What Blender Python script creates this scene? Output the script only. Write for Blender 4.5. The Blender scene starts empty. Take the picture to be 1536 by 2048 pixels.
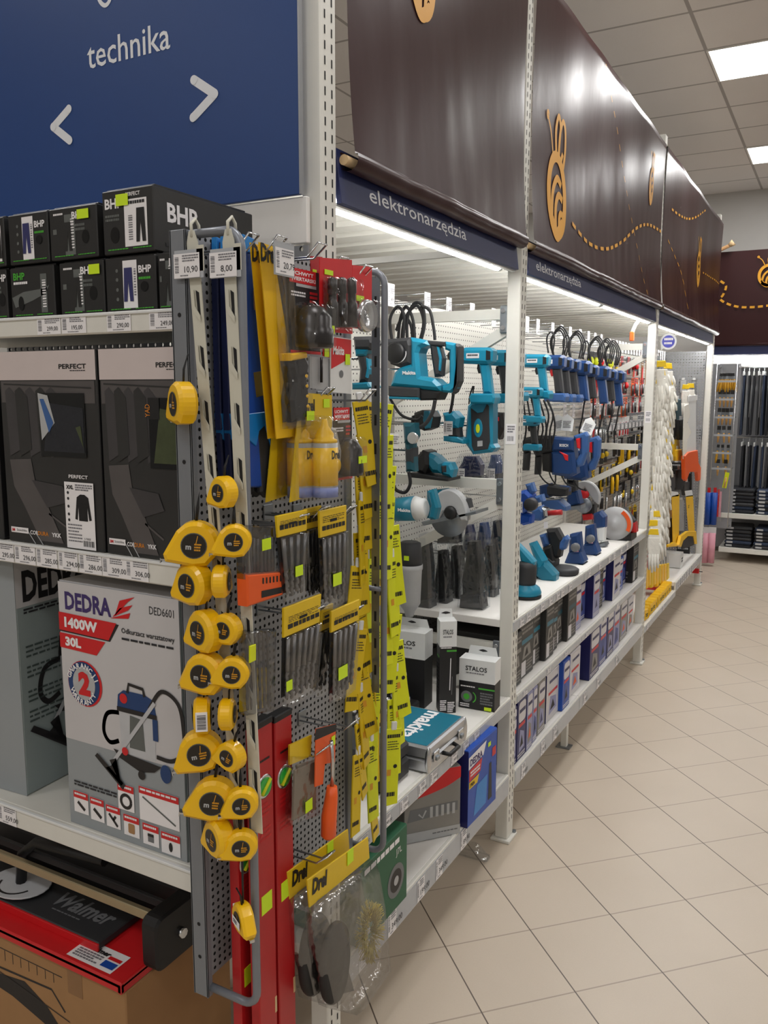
import bpy, bmesh, math, random
from mathutils import Vector, Matrix
random.seed(7)
S = bpy.context.scene
COL = S.collection

# ---------------------------------------------------------------- camera
EYE = Vector((0.0, 0.0, 1.767))                    # eye height above the tiled floor
FPX, YAW, PITCH, ROLL = 1664.635, 0.50035675, 0.14364815, 0.00254782
_cy, _sy, _cp, _sp = math.cos(YAW), math.sin(YAW), math.cos(PITCH), math.sin(PITCH)
_fw = Vector((-_sy * _cp, _cy * _cp, -_sp)); _r = Vector((_cy, _sy, 0)); _u = _r.cross(_fw)
CR = _r * math.cos(ROLL) + _u * math.sin(ROLL); CU = _u * math.cos(ROLL) - _r * math.sin(ROLL)
cam_data = bpy.data.cameras.new('camera'); cam = bpy.data.objects.new('camera', cam_data); COL.objects.link(cam)
cam_data.sensor_fit = 'VERTICAL'; cam_data.sensor_height = 36.0; cam_data.lens = FPX / 2048 * 36.0
cam_data.clip_start = 0.05; cam_data.clip_end = 60
cam.matrix_world = Matrix(((CR.x, CU.x, -_fw.x, EYE.x), (CR.y, CU.y, -_fw.y, EYE.y), (CR.z, CU.z, -_fw.z, EYE.z), (0, 0, 0, 1)))
S.camera = cam

# ---------------------------------------------------------------- world, lamps, exposure
S.view_settings.view_transform = 'Standard'; S.view_settings.look = 'None'
S.view_settings.exposure = 0.0; S.view_settings.gamma = 1.0; S.view_settings.use_curve_mapping = False
W = bpy.data.worlds.new('world'); S.world = W; W.use_nodes = True
W.node_tree.nodes['Background'].inputs[0].default_value = (0.8, 0.82, 0.85, 1); W.node_tree.nodes['Background'].inputs[1].default_value = 0.3
CEIL = 3.9
CEILING_LAMP_W = 17.5
LED_STRENGTH = 46.0
for lx in (-3.016, -0.616, 1.784):
    for ly in (-3.4, -1.0, 1.384, 3.784, 6.184, 8.584):
        ld = bpy.data.lights.new('ceiling_lamp', 'AREA'); ld.shape = 'SQUARE'; ld.size = 0.57
        ld.energy = CEILING_LAMP_W; ld.color = (1.0, 0.99, 0.975)
        lo = bpy.data.objects.new('ceiling_lamp', ld); COL.objects.link(lo); lo.location = (lx, ly, CEIL - 0.012)

# ---------------------------------------------------------------- helpers
def at_x(px, py, X):                               # where the sight line of a photo point meets the plane x = X
    d = _fw + CR * ((px - 768) / FPX) - CU * ((py - 1024) / FPX); return EYE + d * ((X - EYE.x) / d.x)
def at_y(px, py, Y):
    d = _fw + CR * ((px - 768) / FPX) - CU * ((py - 1024) / FPX); return EYE + d * ((Y - EYE.y) / d.y)
def at_z(px, py, Z):
    d = _fw + CR * ((px - 768) / FPX) - CU * ((py - 1024) / FPX); return EYE + d * ((Z - EYE.z) / d.z)
def lin(c):
    c = c / 255.0
    return c / 12.92 if c <= 0.04045 else ((c + 0.055) / 1.055) ** 2.4
MATS = {}
def mat(name, rgb, rough=0.5, metal=0.0, var=0.08, scale=25.0, bump=0.0, emit=0.0, coat=0.0):
    if name in MATS: return name
    m = bpy.data.materials.new(name); m.use_nodes = True; nt = m.node_tree; b = nt.nodes['Principled BSDF']
    col = (lin(rgb[0]), lin(rgb[1]), lin(rgb[2]), 1)
    b.inputs['Base Color'].default_value = col; b.inputs['Roughness'].default_value = rough; b.inputs['Metallic'].default_value = metal
    if coat: b.inputs['Coat Weight'].default_value = coat
    if var or bump:
        tc = nt.nodes.new('ShaderNodeTexCoord'); n = nt.nodes.new('ShaderNodeTexNoise'); n.inputs['Scale'].default_value = scale; n.inputs['Detail'].default_value = 3
        nt.links.new(tc.outputs['Object'], n.inputs['Vector'])
        if var:
            mx = nt.nodes.new('ShaderNodeMix'); mx.data_type = 'RGBA'
            mx.inputs[6].default_value = tuple(c * (1 - var) for c in col[:3]) + (1,); mx.inputs[7].default_value = tuple(min(1, c * (1 + var)) for c in col[:3]) + (1,)
            nt.links.new(n.outputs['Fac'], mx.inputs[0]); nt.links.new(mx.outputs[2], b.inputs['Base Color'])
        if bump:
            bp = nt.nodes.new('ShaderNodeBump'); bp.inputs['Strength'].default_value = bump; bp.inputs['Distance'].default_value = 0.01
            nt.links.new(n.outputs['Fac'], bp.inputs['Height']); nt.links.new(bp.outputs['Normal'], b.inputs['Normal'])
    if emit:
        b.inputs['Emission Color'].default_value = (col[0], col[1], col[2], 1); b.inputs['Emission Strength'].default_value = emit
    MATS[name] = m
    return name
def clear_mat(name, tint, gloss, rough):           # thin clear plastic film
    m = bpy.data.materials.new(name); m.use_nodes = True; nt = m.node_tree; nt.nodes.clear()
    out = nt.nodes.new('ShaderNodeOutputMaterial'); t = nt.nodes.new('ShaderNodeBsdfTransparent'); t.inputs[0].default_value = (*tint, 1)
    g = nt.nodes.new('ShaderNodeBsdfGlossy'); g.inputs['Roughness'].default_value = rough; g.inputs[0].default_value = (0.9, 0.9, 0.9, 1)
    mx = nt.nodes.new('ShaderNodeMixShader'); tc = nt.nodes.new('ShaderNodeTexCoord'); n = nt.nodes.new('ShaderNodeTexNoise'); n.inputs['Scale'].default_value = 18
    bp = nt.nodes.new('ShaderNodeBump'); bp.inputs['Strength'].default_value = 0.8; bp.inputs['Distance'].default_value = 0.02
    nt.links.new(tc.outputs['Object'], n.inputs['Vector']); nt.links.new(n.outputs['Fac'], bp.inputs['Height']); nt.links.new(bp.outputs['Normal'], g.inputs['Normal'])
    mx.inputs[0].default_value = gloss
    nt.links.new(t.outputs[0], mx.inputs[1]); nt.links.new(g.outputs[0], mx.inputs[2]); nt.links.new(mx.outputs[0], out.inputs[0])
    MATS[name] = m
def peg_mat(name, rgb, pitch, hole, axes=(1, 2), see=False):   # steel sheet with round punched holes one can look through
    m = bpy.data.materials.new(name); m.use_nodes = True; nt = m.node_tree; b = nt.nodes['Principled BSDF']; N = nt.nodes.new; L = nt.links.new
    b.inputs['Base Color'].default_value = (lin(rgb[0]), lin(rgb[1]), lin(rgb[2]), 1); b.inputs['Roughness'].default_value = 0.45
    tc = N('ShaderNodeTexCoord'); sp = N('ShaderNodeSeparateXYZ'); L(tc.outputs['Object'], sp.inputs[0]); parts = []
    for a in axes:
        d = N('ShaderNodeMath'); d.operation = 'DIVIDE'; d.inputs[1].default_value = pitch; L(sp.outputs[a], d.inputs[0])
        fr = N('ShaderNodeMath'); fr.operation = 'FRACT'; L(d.outputs[0], fr.inputs[0])
        s = N('ShaderNodeMath'); s.operation = 'SUBTRACT'; s.inputs[1].default_value = 0.5; L(fr.outputs[0], s.inputs[0])
        q = N('ShaderNodeMath'); q.operation = 'POWER'; q.inputs[1].default_value = 2; L(s.outputs[0], q.inputs[0]); parts.append(q)
    ad = N('ShaderNodeMath'); L(parts[0].outputs[0], ad.inputs[0]); L(parts[1].outputs[0], ad.inputs[1])
    lt = N('ShaderNodeMath'); lt.operation = 'LESS_THAN'; lt.inputs[1].default_value = (hole / pitch / 2) ** 2; L(ad.outputs[0], lt.inputs[0])
    tr = N('ShaderNodeBsdfTransparent' if see else 'ShaderNodeBsdfDiffuse'); tr.inputs[0].default_value = (1, 1, 1, 1) if see else (.02, .02, .02, 1); mx = N('ShaderNodeMixShader'); L(lt.outputs[0], mx.inputs[0]); L(b.outputs[0], mx.inputs[1]); L(tr.outputs[0], mx.inputs[2])
    L(mx.outputs[0], nt.nodes['Material Output'].inputs[0]); MATS[name] = m
    return name

V3 = Vector
def fr(O, U, V):                                   # a flat drawing frame: origin, u axis, v axis; the normal is u x v
    U = V3(U).normalized(); V = V3(V).normalized(); return (V3(O), U, V, U.cross(V).normalized())
TXT = {}
def text_mesh(s, bold=0.0, shear=0.0):
    k = (s, bold, shear)
    if k not in TXT:
        cu = bpy.data.curves.new('t', 'FONT'); cu.body = s; cu.size = 1.0; cu.resolution_u = 2; cu.offset = bold; cu.shear = shear
        o = bpy.data.objects.new('t', cu); COL.objects.link(o)
        dg = bpy.context.evaluated_depsgraph_get(); me = bpy.data.meshes.new_from_object(o.evaluated_get(dg))
        vs = [(v.co.x, v.co.y) for v in me.vertices]; fs = [tuple(p.vertices) for p in me.polygons]
        bpy.data.objects.remove(o); bpy.data.curves.remove(cu); bpy.data.meshes.remove(me)
        xs = [v[0] for v in vs] or [0, 1]; ys = [v[1] for v in vs] or [0, 1]
        TXT[k] = (vs, fs, min(xs), max(xs), min(ys), max(ys))
    return TXT[k]
class MB:
    def __init__(s): s.v = []; s.f = []; s.m = []; s.s = []
    def add(s, vs, fs, m, smooth=False):
        b = len(s.v); s.v += [tuple(v) for v in vs]
        for f in fs: s.f.append(tuple(b + i for i in f)); s.m.append(m); s.s.append(smooth)
        return s
    def box(s, x0, y0, z0, x1, y1, z1, m, c=0.0):
        x0, x1 = sorted((x0, x1)); y0, y1 = sorted((y0, y1)); z0, z1 = sorted((z0, z1))
        if not c:
            v = [(x, y, z) for z in (z0, z1) for y in (y0, y1) for x in (x0, x1)]
            return s.add(v, [(0, 2, 3, 1), (4, 5, 7, 6), (0, 1, 5, 4), (2, 6, 7, 3), (0, 4, 6, 2), (1, 3, 7, 5)], m)
        c = min(c, (x1 - x0) * .45, (y1 - y0) * .45, (z1 - z0) * .45); v = []; I = {}
        X, Y, Z = (x0, x1), (y0, y1), (z0, z1); sg = (1, -1)
        for i in (0, 1):
            for j in (0, 1):
                for k in (0, 1):
                    for a in range(3):
                        p = [X[i] + sg[i] * c, Y[j] + sg[j] * c, Z[k] + sg[k] * c]; p[a] = (X[i], Y[j], Z[k])[a]
                        I[i, j, k, a] = len(v); v.append(p)
        f = []
        for i in (0, 1): f.append([I[i, 0, 0, 0], I[i, 1, 0, 0], I[i, 1, 1, 0], I[i, 0, 1, 0]][::1 if i else -1])
        for j in (0, 1): f.append([I[0, j, 0, 1], I[0, j, 1, 1], I[1, j, 1, 1], I[1, j, 0, 1]][::1 if j else -1])
        for k in (0, 1): f.append([I[0, 0, k, 2], I[1, 0, k, 2], I[1, 1, k, 2], I[0, 1, k, 2]][::1 if k else -1])
        for j in (0, 1):
            for k in (0, 1): f.append([I[0, j, k, 1], I[1, j, k, 1], I[1, j, k, 2], I[0, j, k, 2]][::1 if j == k else -1])
        for i in (0, 1):
            for k in (0, 1): f.append([I[i, 0, k, 2], I[i, 1, k, 2], I[i, 1, k, 0], I[i, 0, k, 0]][::1 if i == k else -1])
        for i in (0, 1):
            for j in (0, 1): f.append([I[i, j, 0, 0], I[i, j, 1, 0], I[i, j, 1, 1], I[i, j, 0, 1]][::1 if i == j else -1])
        for i in (0, 1):
            for j in (0, 1):
                for k in (0, 1): f.append([I[i, j, k, 0], I[i, j, k, 1], I[i, j, k, 2]][::1 if (i + j + k) % 2 else -1])
        return s.add(v, f, m)
    def loft(s, rings, m, cap0=True, cap1=True, smooth=True):
        n = len(rings[0]); v = [p for r in rings for p in r]; f = []
        for a in range(len(rings) - 1):
            for i in range(n):
                j = (i + 1) % n; f.append((a * n + i, a * n + j, (a + 1) * n + j, (a + 1) * n + i))
        b = len(s.v); s.add(v, f, m, smooth)
        if cap0: s.f.append(tuple(b + i for i in reversed(range(n)))); s.m.append(m); s.s.append(False)
        if cap1: s.f.append(tuple(b + (len(rings) - 1) * n + i for i in range(n))); s.m.append(m); s.s.append(False)
        return s
    def cyl(s, p0, p1, r0, m, r1=None, n=14, smooth=True):
        return s.lathe(p0, V3(p1) - V3(p0), [(r0, 0), (r0 if r1 is None else r1, (V3(p1) - V3(p0)).length)], m, n, smooth)
    def lathe(s, O, A, prof, m, n=18, smooth=True):
        O = V3(O); A = V3(A).normalized(); t = V3((0, 0, 1)) if abs(A.z) < .9 else V3((1, 0, 0)); a = A.cross(t).normalized(); b = A.cross(a)
        return s.loft([[O + A * h + (a * math.cos(2 * math.pi * i / n) + b * math.sin(2 * math.pi * i / n)) * max(r, 1e-5) for i in range(n)] for r, h in prof], m, True, True, smooth)
    def tube(s, pts, r, m, n=7, closed=False):
        P = [V3(p) for p in pts]; L = len(P); rings = []; up = None
        for i in range(L):
            d = (P[(i + 1) % L] - P[i - 1]) if closed else (P[min(i + 1, L - 1)] - P[max(i - 1, 0)])
            d = d.normalized() if d.length > 1e-9 else V3((0, 0, 1))
            if up is None: up = V3((0, 0, 1)) if abs(d.z) < .9 else V3((1, 0, 0))
            a = up - d * up.dot(d); a = a.normalized() if a.length > 1e-6 else d.orthogonal().normalized(); up = a; b = d.cross(a)
            rr = r[i] if isinstance(r, (list, tuple)) else r
            rings.append([P[i] + (a * math.cos(2 * math.pi * k / n) + b * math.sin(2 * math.pi * k / n)) * rr for k in range(n)])
        if closed: rings.append(rings[0])
        return s.loft(rings, m, not closed, not closed)
    def prism(s, poly, F, d0, d1, m, c=0.0, smooth=False):
        O, U, V, N = F; n = len(poly); A = sum(poly[i][0] * poly[(i + 1) % n][1] - poly[(i + 1) % n][0] * poly[i][1] for i in range(n))
        if A < 0: poly = poly[::-1]
        def ring(p, d): return [O + U * a + V * b + N * d for a, b in p]
        if not c: return s.loft([ring(poly, d0), ring(poly, d1)], m, smooth=smooth)
        ins = []
        for i in range(n):
            p0, p1, p2 = V3((*poly[i - 1], 0)), V3((*poly[i], 0)), V3((*poly[(i + 1) % n], 0)); e0 = (p1 - p0).normalized(); e1 = (p2 - p1).normalized()
            nn = V3((-e0.y - e1.y, e0.x + e1.x, 0)); nn = nn.normalized() if nn.length > 1e-6 else V3((-e0.y, e0.x, 0))
            k = c / max(.5, nn.dot(V3((-e0.y, e0.x, 0)))); ins.append((p1.x + nn.x * k, p1.y + nn.y * k))
        return s.loft([ring(ins, d0), ring(poly, d0 + c), ring(poly, d1 - c), ring(ins, d1)], m, smooth=smooth)
    def ball(s, c, r, m, n=14, k=9):
        r = (r, r, r) if not isinstance(r, (tuple, list)) else r; c = V3(c)
        return s.loft([[c + V3((r[0] * math.sin(t) * math.cos(2 * math.pi * i / n), r[1] * math.sin(t) * math.sin(2 * math.pi * i / n), -r[2] * math.cos(t))) for i in range(n)]
                       for t in [max(.02, min(math.pi - .02, math.pi * j / k)) for j in range(k + 1)]], m)
    # flat printing on a frame
    def poly(s, pts, F, m, lv=1):
        O, U, V, N = F; A = sum(pts[i][0] * pts[(i + 1) % len(pts)][1] - pts[(i + 1) % len(pts)][0] * pts[i][1] for i in range(len(pts)))
        if A < 0: pts = pts[::-1]
        return s.add([O + U * a + V * b + N * (.0006 * lv) for a, b in pts], [tuple(range(len(pts)))], m)
    def rect(s, u0, v0, u1, v1, F, m, lv=1): return s.poly([(u0, v0), (u1, v0), (u1, v1), (u0, v1)], F, m, lv)
    def disc(s, u, v, r, F, m, lv=1, n=24, ry=None): return s.poly([(u + r * math.cos(2 * math.pi * i / n), v + (ry or r) * math.sin(2 * math.pi * i / n)) for i in range(n)], F, m, lv)
    def stroke(s, pts, w, F, m, lv=1):
        O, U, V, N = F; vs = []
        for i, (a, b) in enumerate(pts):
            q0 = pts[max(i - 1, 0)]; q1 = pts[min(i + 1, len(pts) - 1)]; dx, dy = q1[0] - q0[0], q1[1] - q0[1]; l = math.hypot(dx, dy) or 1
            ww = (w[i] if isinstance(w, (list, tuple)) else w) / 2
            for sg in (-1, 1): vs.append(O + U * (a - sg * dy / l * ww) + V * (b + sg * dx / l * ww) + N * (.0006 * lv))
        return s.add(vs, [(2 * i, 2 * i + 2, 2 * i + 3, 2 * i + 1)[::-1] for i in range(len(pts) - 1)], m)
    def text(s, t, u, v, h, F, m, lv=2, w=None, align='l', bold=0.0, shear=0.0, rot=0.0):
        vs, fs, x0, x1, y0, y1 = text_mesh(t, bold, shear); k = h / max(.2, (0.72 if y0 < -.05 or y1 < .6 else y1 - y0)); kx = (w / (x1 - x0)) if w else k
        off = {'l': 0, 'c': -(x1 - x0) / 2 * kx, 'r': -(x1 - x0) * kx}[align]; O, U, V, N = F; c, sn = math.cos(rot), math.sin(rot); out = []
        for a, b in vs:
            a = (a - x0) * kx + off; b = b * k; out.append(O + U * (u + a * c - b * sn) + V * (v + a * sn + b * c) + N * (.0006 * lv))
        return s.add(out, fs, m)
    def scribble(s, u0, v0, u1, v1, rows, F, m, lv=2, fill=.6, seed=1):   # lines of fine print too small to read
        rg = random.Random(seed); h = (v1 - v0) / rows
        for i in range(rows):
            u = u0; e = u1 - rg.random() * .35 * (u1 - u0)
            while u < e:
                w = (u1 - u0) * (.05 + .12 * rg.random()); s.rect(u, v1 - h * (i + fill), min(u + w, u1), v1 - h * i, F, m, lv); u += w + (u1 - u0) * .025
        return s
    def barcode(s, u0, v0, u1, v1, F, m, lv=2, vert=False, n=11, seed=3):
        rg = random.Random(seed)
        for i in range(n):
            a = (i + .2 * rg.random()) / n; b = a + (.3 + .4 * rg.random()) / n
            if vert: s.rect(u0, v0 + (v1 - v0) * a, u1, v0 + (v1 - v0) * b, F, m, lv)
            else: s.rect(u0 + (u1 - u0) * a, v0, u0 + (u1 - u0) * b, v1, F, m, lv)
        return s
    def xf(s, M):
        s.v = [tuple(M @ V3(p)) for p in s.v]; return s
    def mesh(s, name):
        me = bpy.data.meshes.new(name); me.from_pydata(s.v, [], s.f); ms = list(dict.fromkeys(s.m))
        for k in ms: me.materials.append(MATS[k])
        ix = {k: i for i, k in enumerate(ms)}
        me.polygons.foreach_set('material_index', [ix[k] for k in s.m]); me.polygons.foreach_set('use_smooth', s.s); me.update()
        return me
def tag(o, label=None, cat=None, group=None, kind=None):
    for k, v in (('label', label), ('category', cat), ('group', group), ('kind', kind)):
        if v: o[k] = v
    return o
def obj(name, mb, parent=None, loc=None, rot=None, label=None):
    o = bpy.data.objects.new(name, mb if isinstance(mb, bpy.types.Mesh) else mb.mesh(name)); COL.objects.link(o)
    if parent: o.parent = parent
    if loc: o.location = loc
    if rot: o.rotation_euler = rot
    if label: o['label'] = label
    return o
def thing(name, label, cat, loc=(0, 0, 0), rot=(0, 0, 0), group=None):
    o = bpy.data.objects.new(name, None); COL.objects.link(o); o.empty_display_size = .05
    o.location = loc; o.rotation_euler = rot; return tag(o, label, cat, group)
def solo(name, mb, label, cat, loc=(0, 0, 0), rot=(0, 0, 0), group=None):
    return tag(obj(name, mb, None, loc, rot), label, cat, group)
def struct(name, mb, loc=None):
    return tag(obj(name, mb, None, loc), kind='structure')
def dup(r, loc, rot=None, label=None, group=None, scale=None):
    def cp(o, par):
        c = o.copy(); COL.objects.link(c); c.parent = par
        for ch in o.children: cp(ch, c)
        return c
    c = cp(r, None); c.location = loc
    if rot is not None: c.rotation_euler = rot
    if scale: c.scale = (scale,) * 3 if not isinstance(scale, tuple) else scale
    if label: c['label'] = label
    if group: c['group'] = group
    return c
def arc(cx, cy, r, a0, a1, n=12, ry=None):
    return [(cx + r * math.cos(math.radians(a0 + (a1 - a0) * i / n)), cy + (ry or r) * math.sin(math.radians(a0 + (a1 - a0) * i / n))) for i in range(n + 1)]
def rrect(u0, v0, u1, v1, r, n=4):
    return arc(u1 - r, v0 + r, r, -90, 0, n) + arc(u1 - r, v1 - r, r, 0, 90, n) + arc(u0 + r, v1 - r, r, 90, 180, n) + arc(u0 + r, v0 + r, r, 180, 270, n)
def curve(pts, n=8):                               # smooth curve through points
    P = [V3(p) if len(p) == 3 else V3((*p, 0)) for p in pts]; out = []
    for i in range(len(P) - 1):
        p0, p1, p2, p3 = P[max(i - 1, 0)], P[i], P[i + 1], P[min(i + 2, len(P) - 1)]
        for k in range(n):
            t = k / n; out.append(.5 * ((2 * p1) + (p2 - p0) * t + (2 * p0 - 5 * p1 + 4 * p2 - p3) * t * t + (3 * p1 - p0 - 3 * p2 + p3) * t ** 3))
    out.append(P[-1]); return out
def c2(pts, n=8): return [(p.x, p.y) for p in curve(pts, n)]
ORD = ['first', 'second', 'third', 'fourth', 'fifth', 'sixth', 'seventh', 'eighth', 'ninth', 'tenth', 'eleventh', 'twelfth', 'thirteenth', 'fourteenth', 'fifteenth', 'sixteenth', 'seventeenth', 'eighteenth', 'nineteenth', 'twentieth',
       'twenty-first', 'twenty-second', 'twenty-third', 'twenty-fourth', 'twenty-fifth', 'twenty-sixth', 'twenty-seventh', 'twenty-eighth', 'twenty-ninth', 'thirtieth']

# ---------------------------------------------------------------- materials
mat('steel_white', (222, 221, 214), .42, 0, .04); mat('steel_grey', (150, 152, 156), .4, .3, .05); mat('dark_slot', (22, 22, 24), .8)
mat('zinc', (140, 146, 152), .35, .8, .1, 40); mat('chrome', (205, 207, 210), .22, 1, .04); mat('white_matte', (236, 234, 230), .6, 0, .03); mat('rod_grey', (128, 132, 140), .38, .35, .05)
mat('wall_paint', (196, 194, 190), .8, 0, .04, 6); mat('black', (20, 20, 22), .5); mat('black_rubber', (28, 28, 30), .75); mat('charcoal', (46, 47, 50), .55); mat('mid_grey', (110, 112, 115), .5)
mat('light_grey', (176, 178, 180), .5); mat('paper', (238, 236, 238), .6, 0, .03); mat('ink', (40, 40, 44), .7); mat('ink_grey', (120, 120, 126), .7); mat('tag_holder', (178, 182, 188), .25, 0, .03)
mat('teal', (6, 110, 136), .38, 0, .06); mat('teal_dark', (8, 74, 88), .42, 0, .06); mat('teal_bright', (22, 132, 164), .35, 0, .05); mat('pro_blue', (24, 60, 112), .38, 0, .06); mat('pro_blue_light', (58, 96, 154), .4, 0, .06)
mat('red', (206, 28, 34), .4, 0, .06); mat('red_deep', (178, 22, 28), .38, 0, .06); mat('yellow', (240, 190, 18), .36, 0, .05); mat('lime', (216, 226, 20), .45, 0, .05); mat('sticker', (208, 240, 30), .5, 0, .03); mat('orange', (232, 92, 30), .4, 0, .05)
mat('drel_yellow', (226, 190, 24), .42, 0, .06); mat('navy', (22, 34, 84), .4, 0, .05); mat('blue', (20, 74, 168), .38, 0, .06); mat('sky', (24, 128, 206), .35, 0, .06); mat('green', (30, 92, 62), .5, 0, .06); mat('green_ink', (70, 170, 50), .5)
mat('cardboard', (166, 126, 84), .8, 0, .1, 12, .05); mat('cream_plastic', (206, 204, 190), .45, 0, .04); mat('drill_steel', (112, 112, 114), .34, .8, .12, 60); mat('black_oxide', (58, 56, 56), .3, .7, .1, 60); mat('white_plastic', (226, 228, 228), .4, 0, .03)
mat('gold', (214, 152, 34), .5, 0, .06, 12); mat('pink', (226, 160, 176), .5, 0, .06); mat('glove_white', (222, 220, 212), .8, 0, .08, 60, .2); mat('dark_cloth', (34, 36, 42), .85, 0, .2, 40, .3); mat('blue_cloth', (44, 56, 78), .85, 0, .2, 40, .3)
mat('sign_blue', (18, 60, 122), .5, 0, .03); mat('header_navy', (28, 38, 84), .45, 0, .05); mat('sign_white', (226, 228, 232), .5, 0, .02)
clear_mat('clear', (.96, .96, .96), .08, .08); clear_mat('bag_film_clear', (.86, .86, .86), .15, .14); clear_mat('film', (.92, .93, .94), .12, .12); clear_mat('smoke_film', (.6, .62, .65), .14, .12)
peg_mat('peg_white', (212, 210, 202), .025, .0065); peg_mat('peg_grey', (150, 152, 156), .0155, .0072); peg_mat('peg_end', (140, 142, 146), .025, .011, (0, 2), True)
m = bpy.data.materials.new('led'); m.use_nodes = True; m.node_tree.nodes['Principled BSDF'].inputs['Emission Color'].default_value = (1, .98, .95, 1); m.node_tree.nodes['Principled BSDF'].inputs['Emission Strength'].default_value = LED_STRENGTH; MATS['led'] = m
m = bpy.data.materials.new('lamp_panel'); m.use_nodes = True; m.node_tree.nodes['Principled BSDF'].inputs['Emission Color'].default_value = (1, .99, .97, 1); m.node_tree.nodes['Principled BSDF'].inputs['Emission Strength'].default_value = 6; MATS['lamp_panel'] = m
# ================================================================ the setting
def grid_mat(name, base, base2, line, pitch, ou, ov, w, rot=True, line2=None, w2=None, nscale=3.0, fine=220.0, rough=.35, bump=.0):
    m = bpy.data.materials.new(name); m.use_nodes = True; nt = m.node_tree; N = nt.nodes.new; L = nt.links.new; b = nt.nodes['Principled BSDF']; b.inputs['Roughness'].default_value = rough
    tc = N('ShaderNodeTexCoord'); sp = N('ShaderNodeSeparateXYZ'); L(tc.outputs['Object'], sp.inputs[0])
    def math_(op, a, c):
        n = N('ShaderNodeMath'); n.operation = op
        for i, q in enumerate((a, c)):
            if isinstance(q, (int, float)): n.inputs[i].default_value = q
            else: L(q, n.inputs[i])
        return n.outputs[0]
    x, y = sp.outputs[0], sp.outputs[1]
    if rot: u = math_('MULTIPLY', math_('ADD', x, y), .70710678); v = math_('MULTIPLY', math_('SUBTRACT', y, x), .70710678)
    else: u, v = x, y
    masks = []
    for q, o, ww in ((u, ou, w), (v, ov, w2 or w)):
        f = math_('FRACT', math_('DIVIDE', math_('SUBTRACT', q, o), pitch), 0); d = math_('MULTIPLY', math_('SUBTRACT', .5, math_('ABSOLUTE', math_('SUBTRACT', f, .5), 0)), pitch)
        masks.append(math_('LESS_THAN', d, ww / 2))
    n1 = N('ShaderNodeTexNoise'); n1.inputs['Scale'].default_value = nscale; n1.inputs['Detail'].default_value = 4; L(tc.outputs['Object'], n1.inputs['Vector'])
    n2 = N('ShaderNodeTexNoise'); n2.inputs['Scale'].default_value = fine; n2.inputs['Detail'].default_value = 2; L(tc.outputs['Object'], n2.inputs['Vector'])
    fac = math_('ADD', math_('MULTIPLY', n1.outputs['Fac'], .6), math_('MULTIPLY', n2.outputs['Fac'], .4))
    def mix(fc, a, c):
        n = N('ShaderNodeMix'); n.data_type = 'RGBA'; L(fc, n.inputs[0])
        for i, q in ((6, a), (7, c)):
            if isinstance(q, tuple): n.inputs[i].default_value = (lin(q[0]), lin(q[1]), lin(q[2]), 1)
            else: L(q, n.inputs[i])
        return n.outputs[2]
    c = mix(fac, base, base2); c = mix(masks[1], c, line2 or line); c = mix(masks[0], c, line); L(c, b.inputs['Base Color'])
    MATS[name] = m
grid_mat('floor_tile', (182, 169, 152), (201, 188, 171), (90, 79, 70), .3, .2818, .196, .0042, True, (155, 141, 127), .005, 2.5, 260, .38)
grid_mat('ceiling_tile', (226, 221, 218), (240, 235, 232), (176, 170, 167), .6, -.916, 5.884, .022, False, None, None, 2, 120, .9)
X0, X1, Y0, Y1 = -6.5, 3.2, -4.2, 10.0
struct('floor', MB().add([(X0, Y0, 0), (X1, Y0, 0), (X1, Y1, 0), (X0, Y1, 0)], [(0, 1, 2, 3)], 'floor_tile'))
struct('ceiling', MB().add([(X0, Y0, CEIL), (X1, Y0, CEIL), (X1, Y1, CEIL), (X0, Y1, CEIL)], [(3, 2, 1, 0)], 'ceiling_tile'))
struct('wall_back', MB().box(X0, Y1, 0, X1, Y1 + .1, CEIL, 'wall_paint'))
struct('wall_left', MB().box(X0 - .1, Y0, 0, X0, Y1, CEIL, 'wall_paint')); struct('wall_right', MB().box(X1, Y0, 0, X1 + .1, Y1, CEIL, 'wall_paint')); struct('wall_front', MB().box(X0, Y0 - .1, 0, X1, Y0, CEIL, 'wall_paint'))
for ly, lab in ((6.184, 'square white ceiling light panel above the aisle, the larger one in view'), (8.584, 'square white ceiling light panel beside the back wall, the smaller one in view')):
    t = thing('ceiling_light', lab, 'light', (-.616, ly, CEIL), group='ceiling light panels')
    obj('light_frame', MB().box(-.3, -.3, -.008, .3, -.286, 0, 'white_matte').box(-.3, .286, -.008, .3, .3, 0, 'white_matte').box(-.3, -.286, -.008, -.286, .286, 0, 'white_matte').box(.286, -.286, -.008, .3, .286, 0, 'white_matte'), t)
    obj('diffuser', MB().box(-.286, -.286, -.006, .286, .286, -.001, 'lamp_panel'), t)

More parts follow.
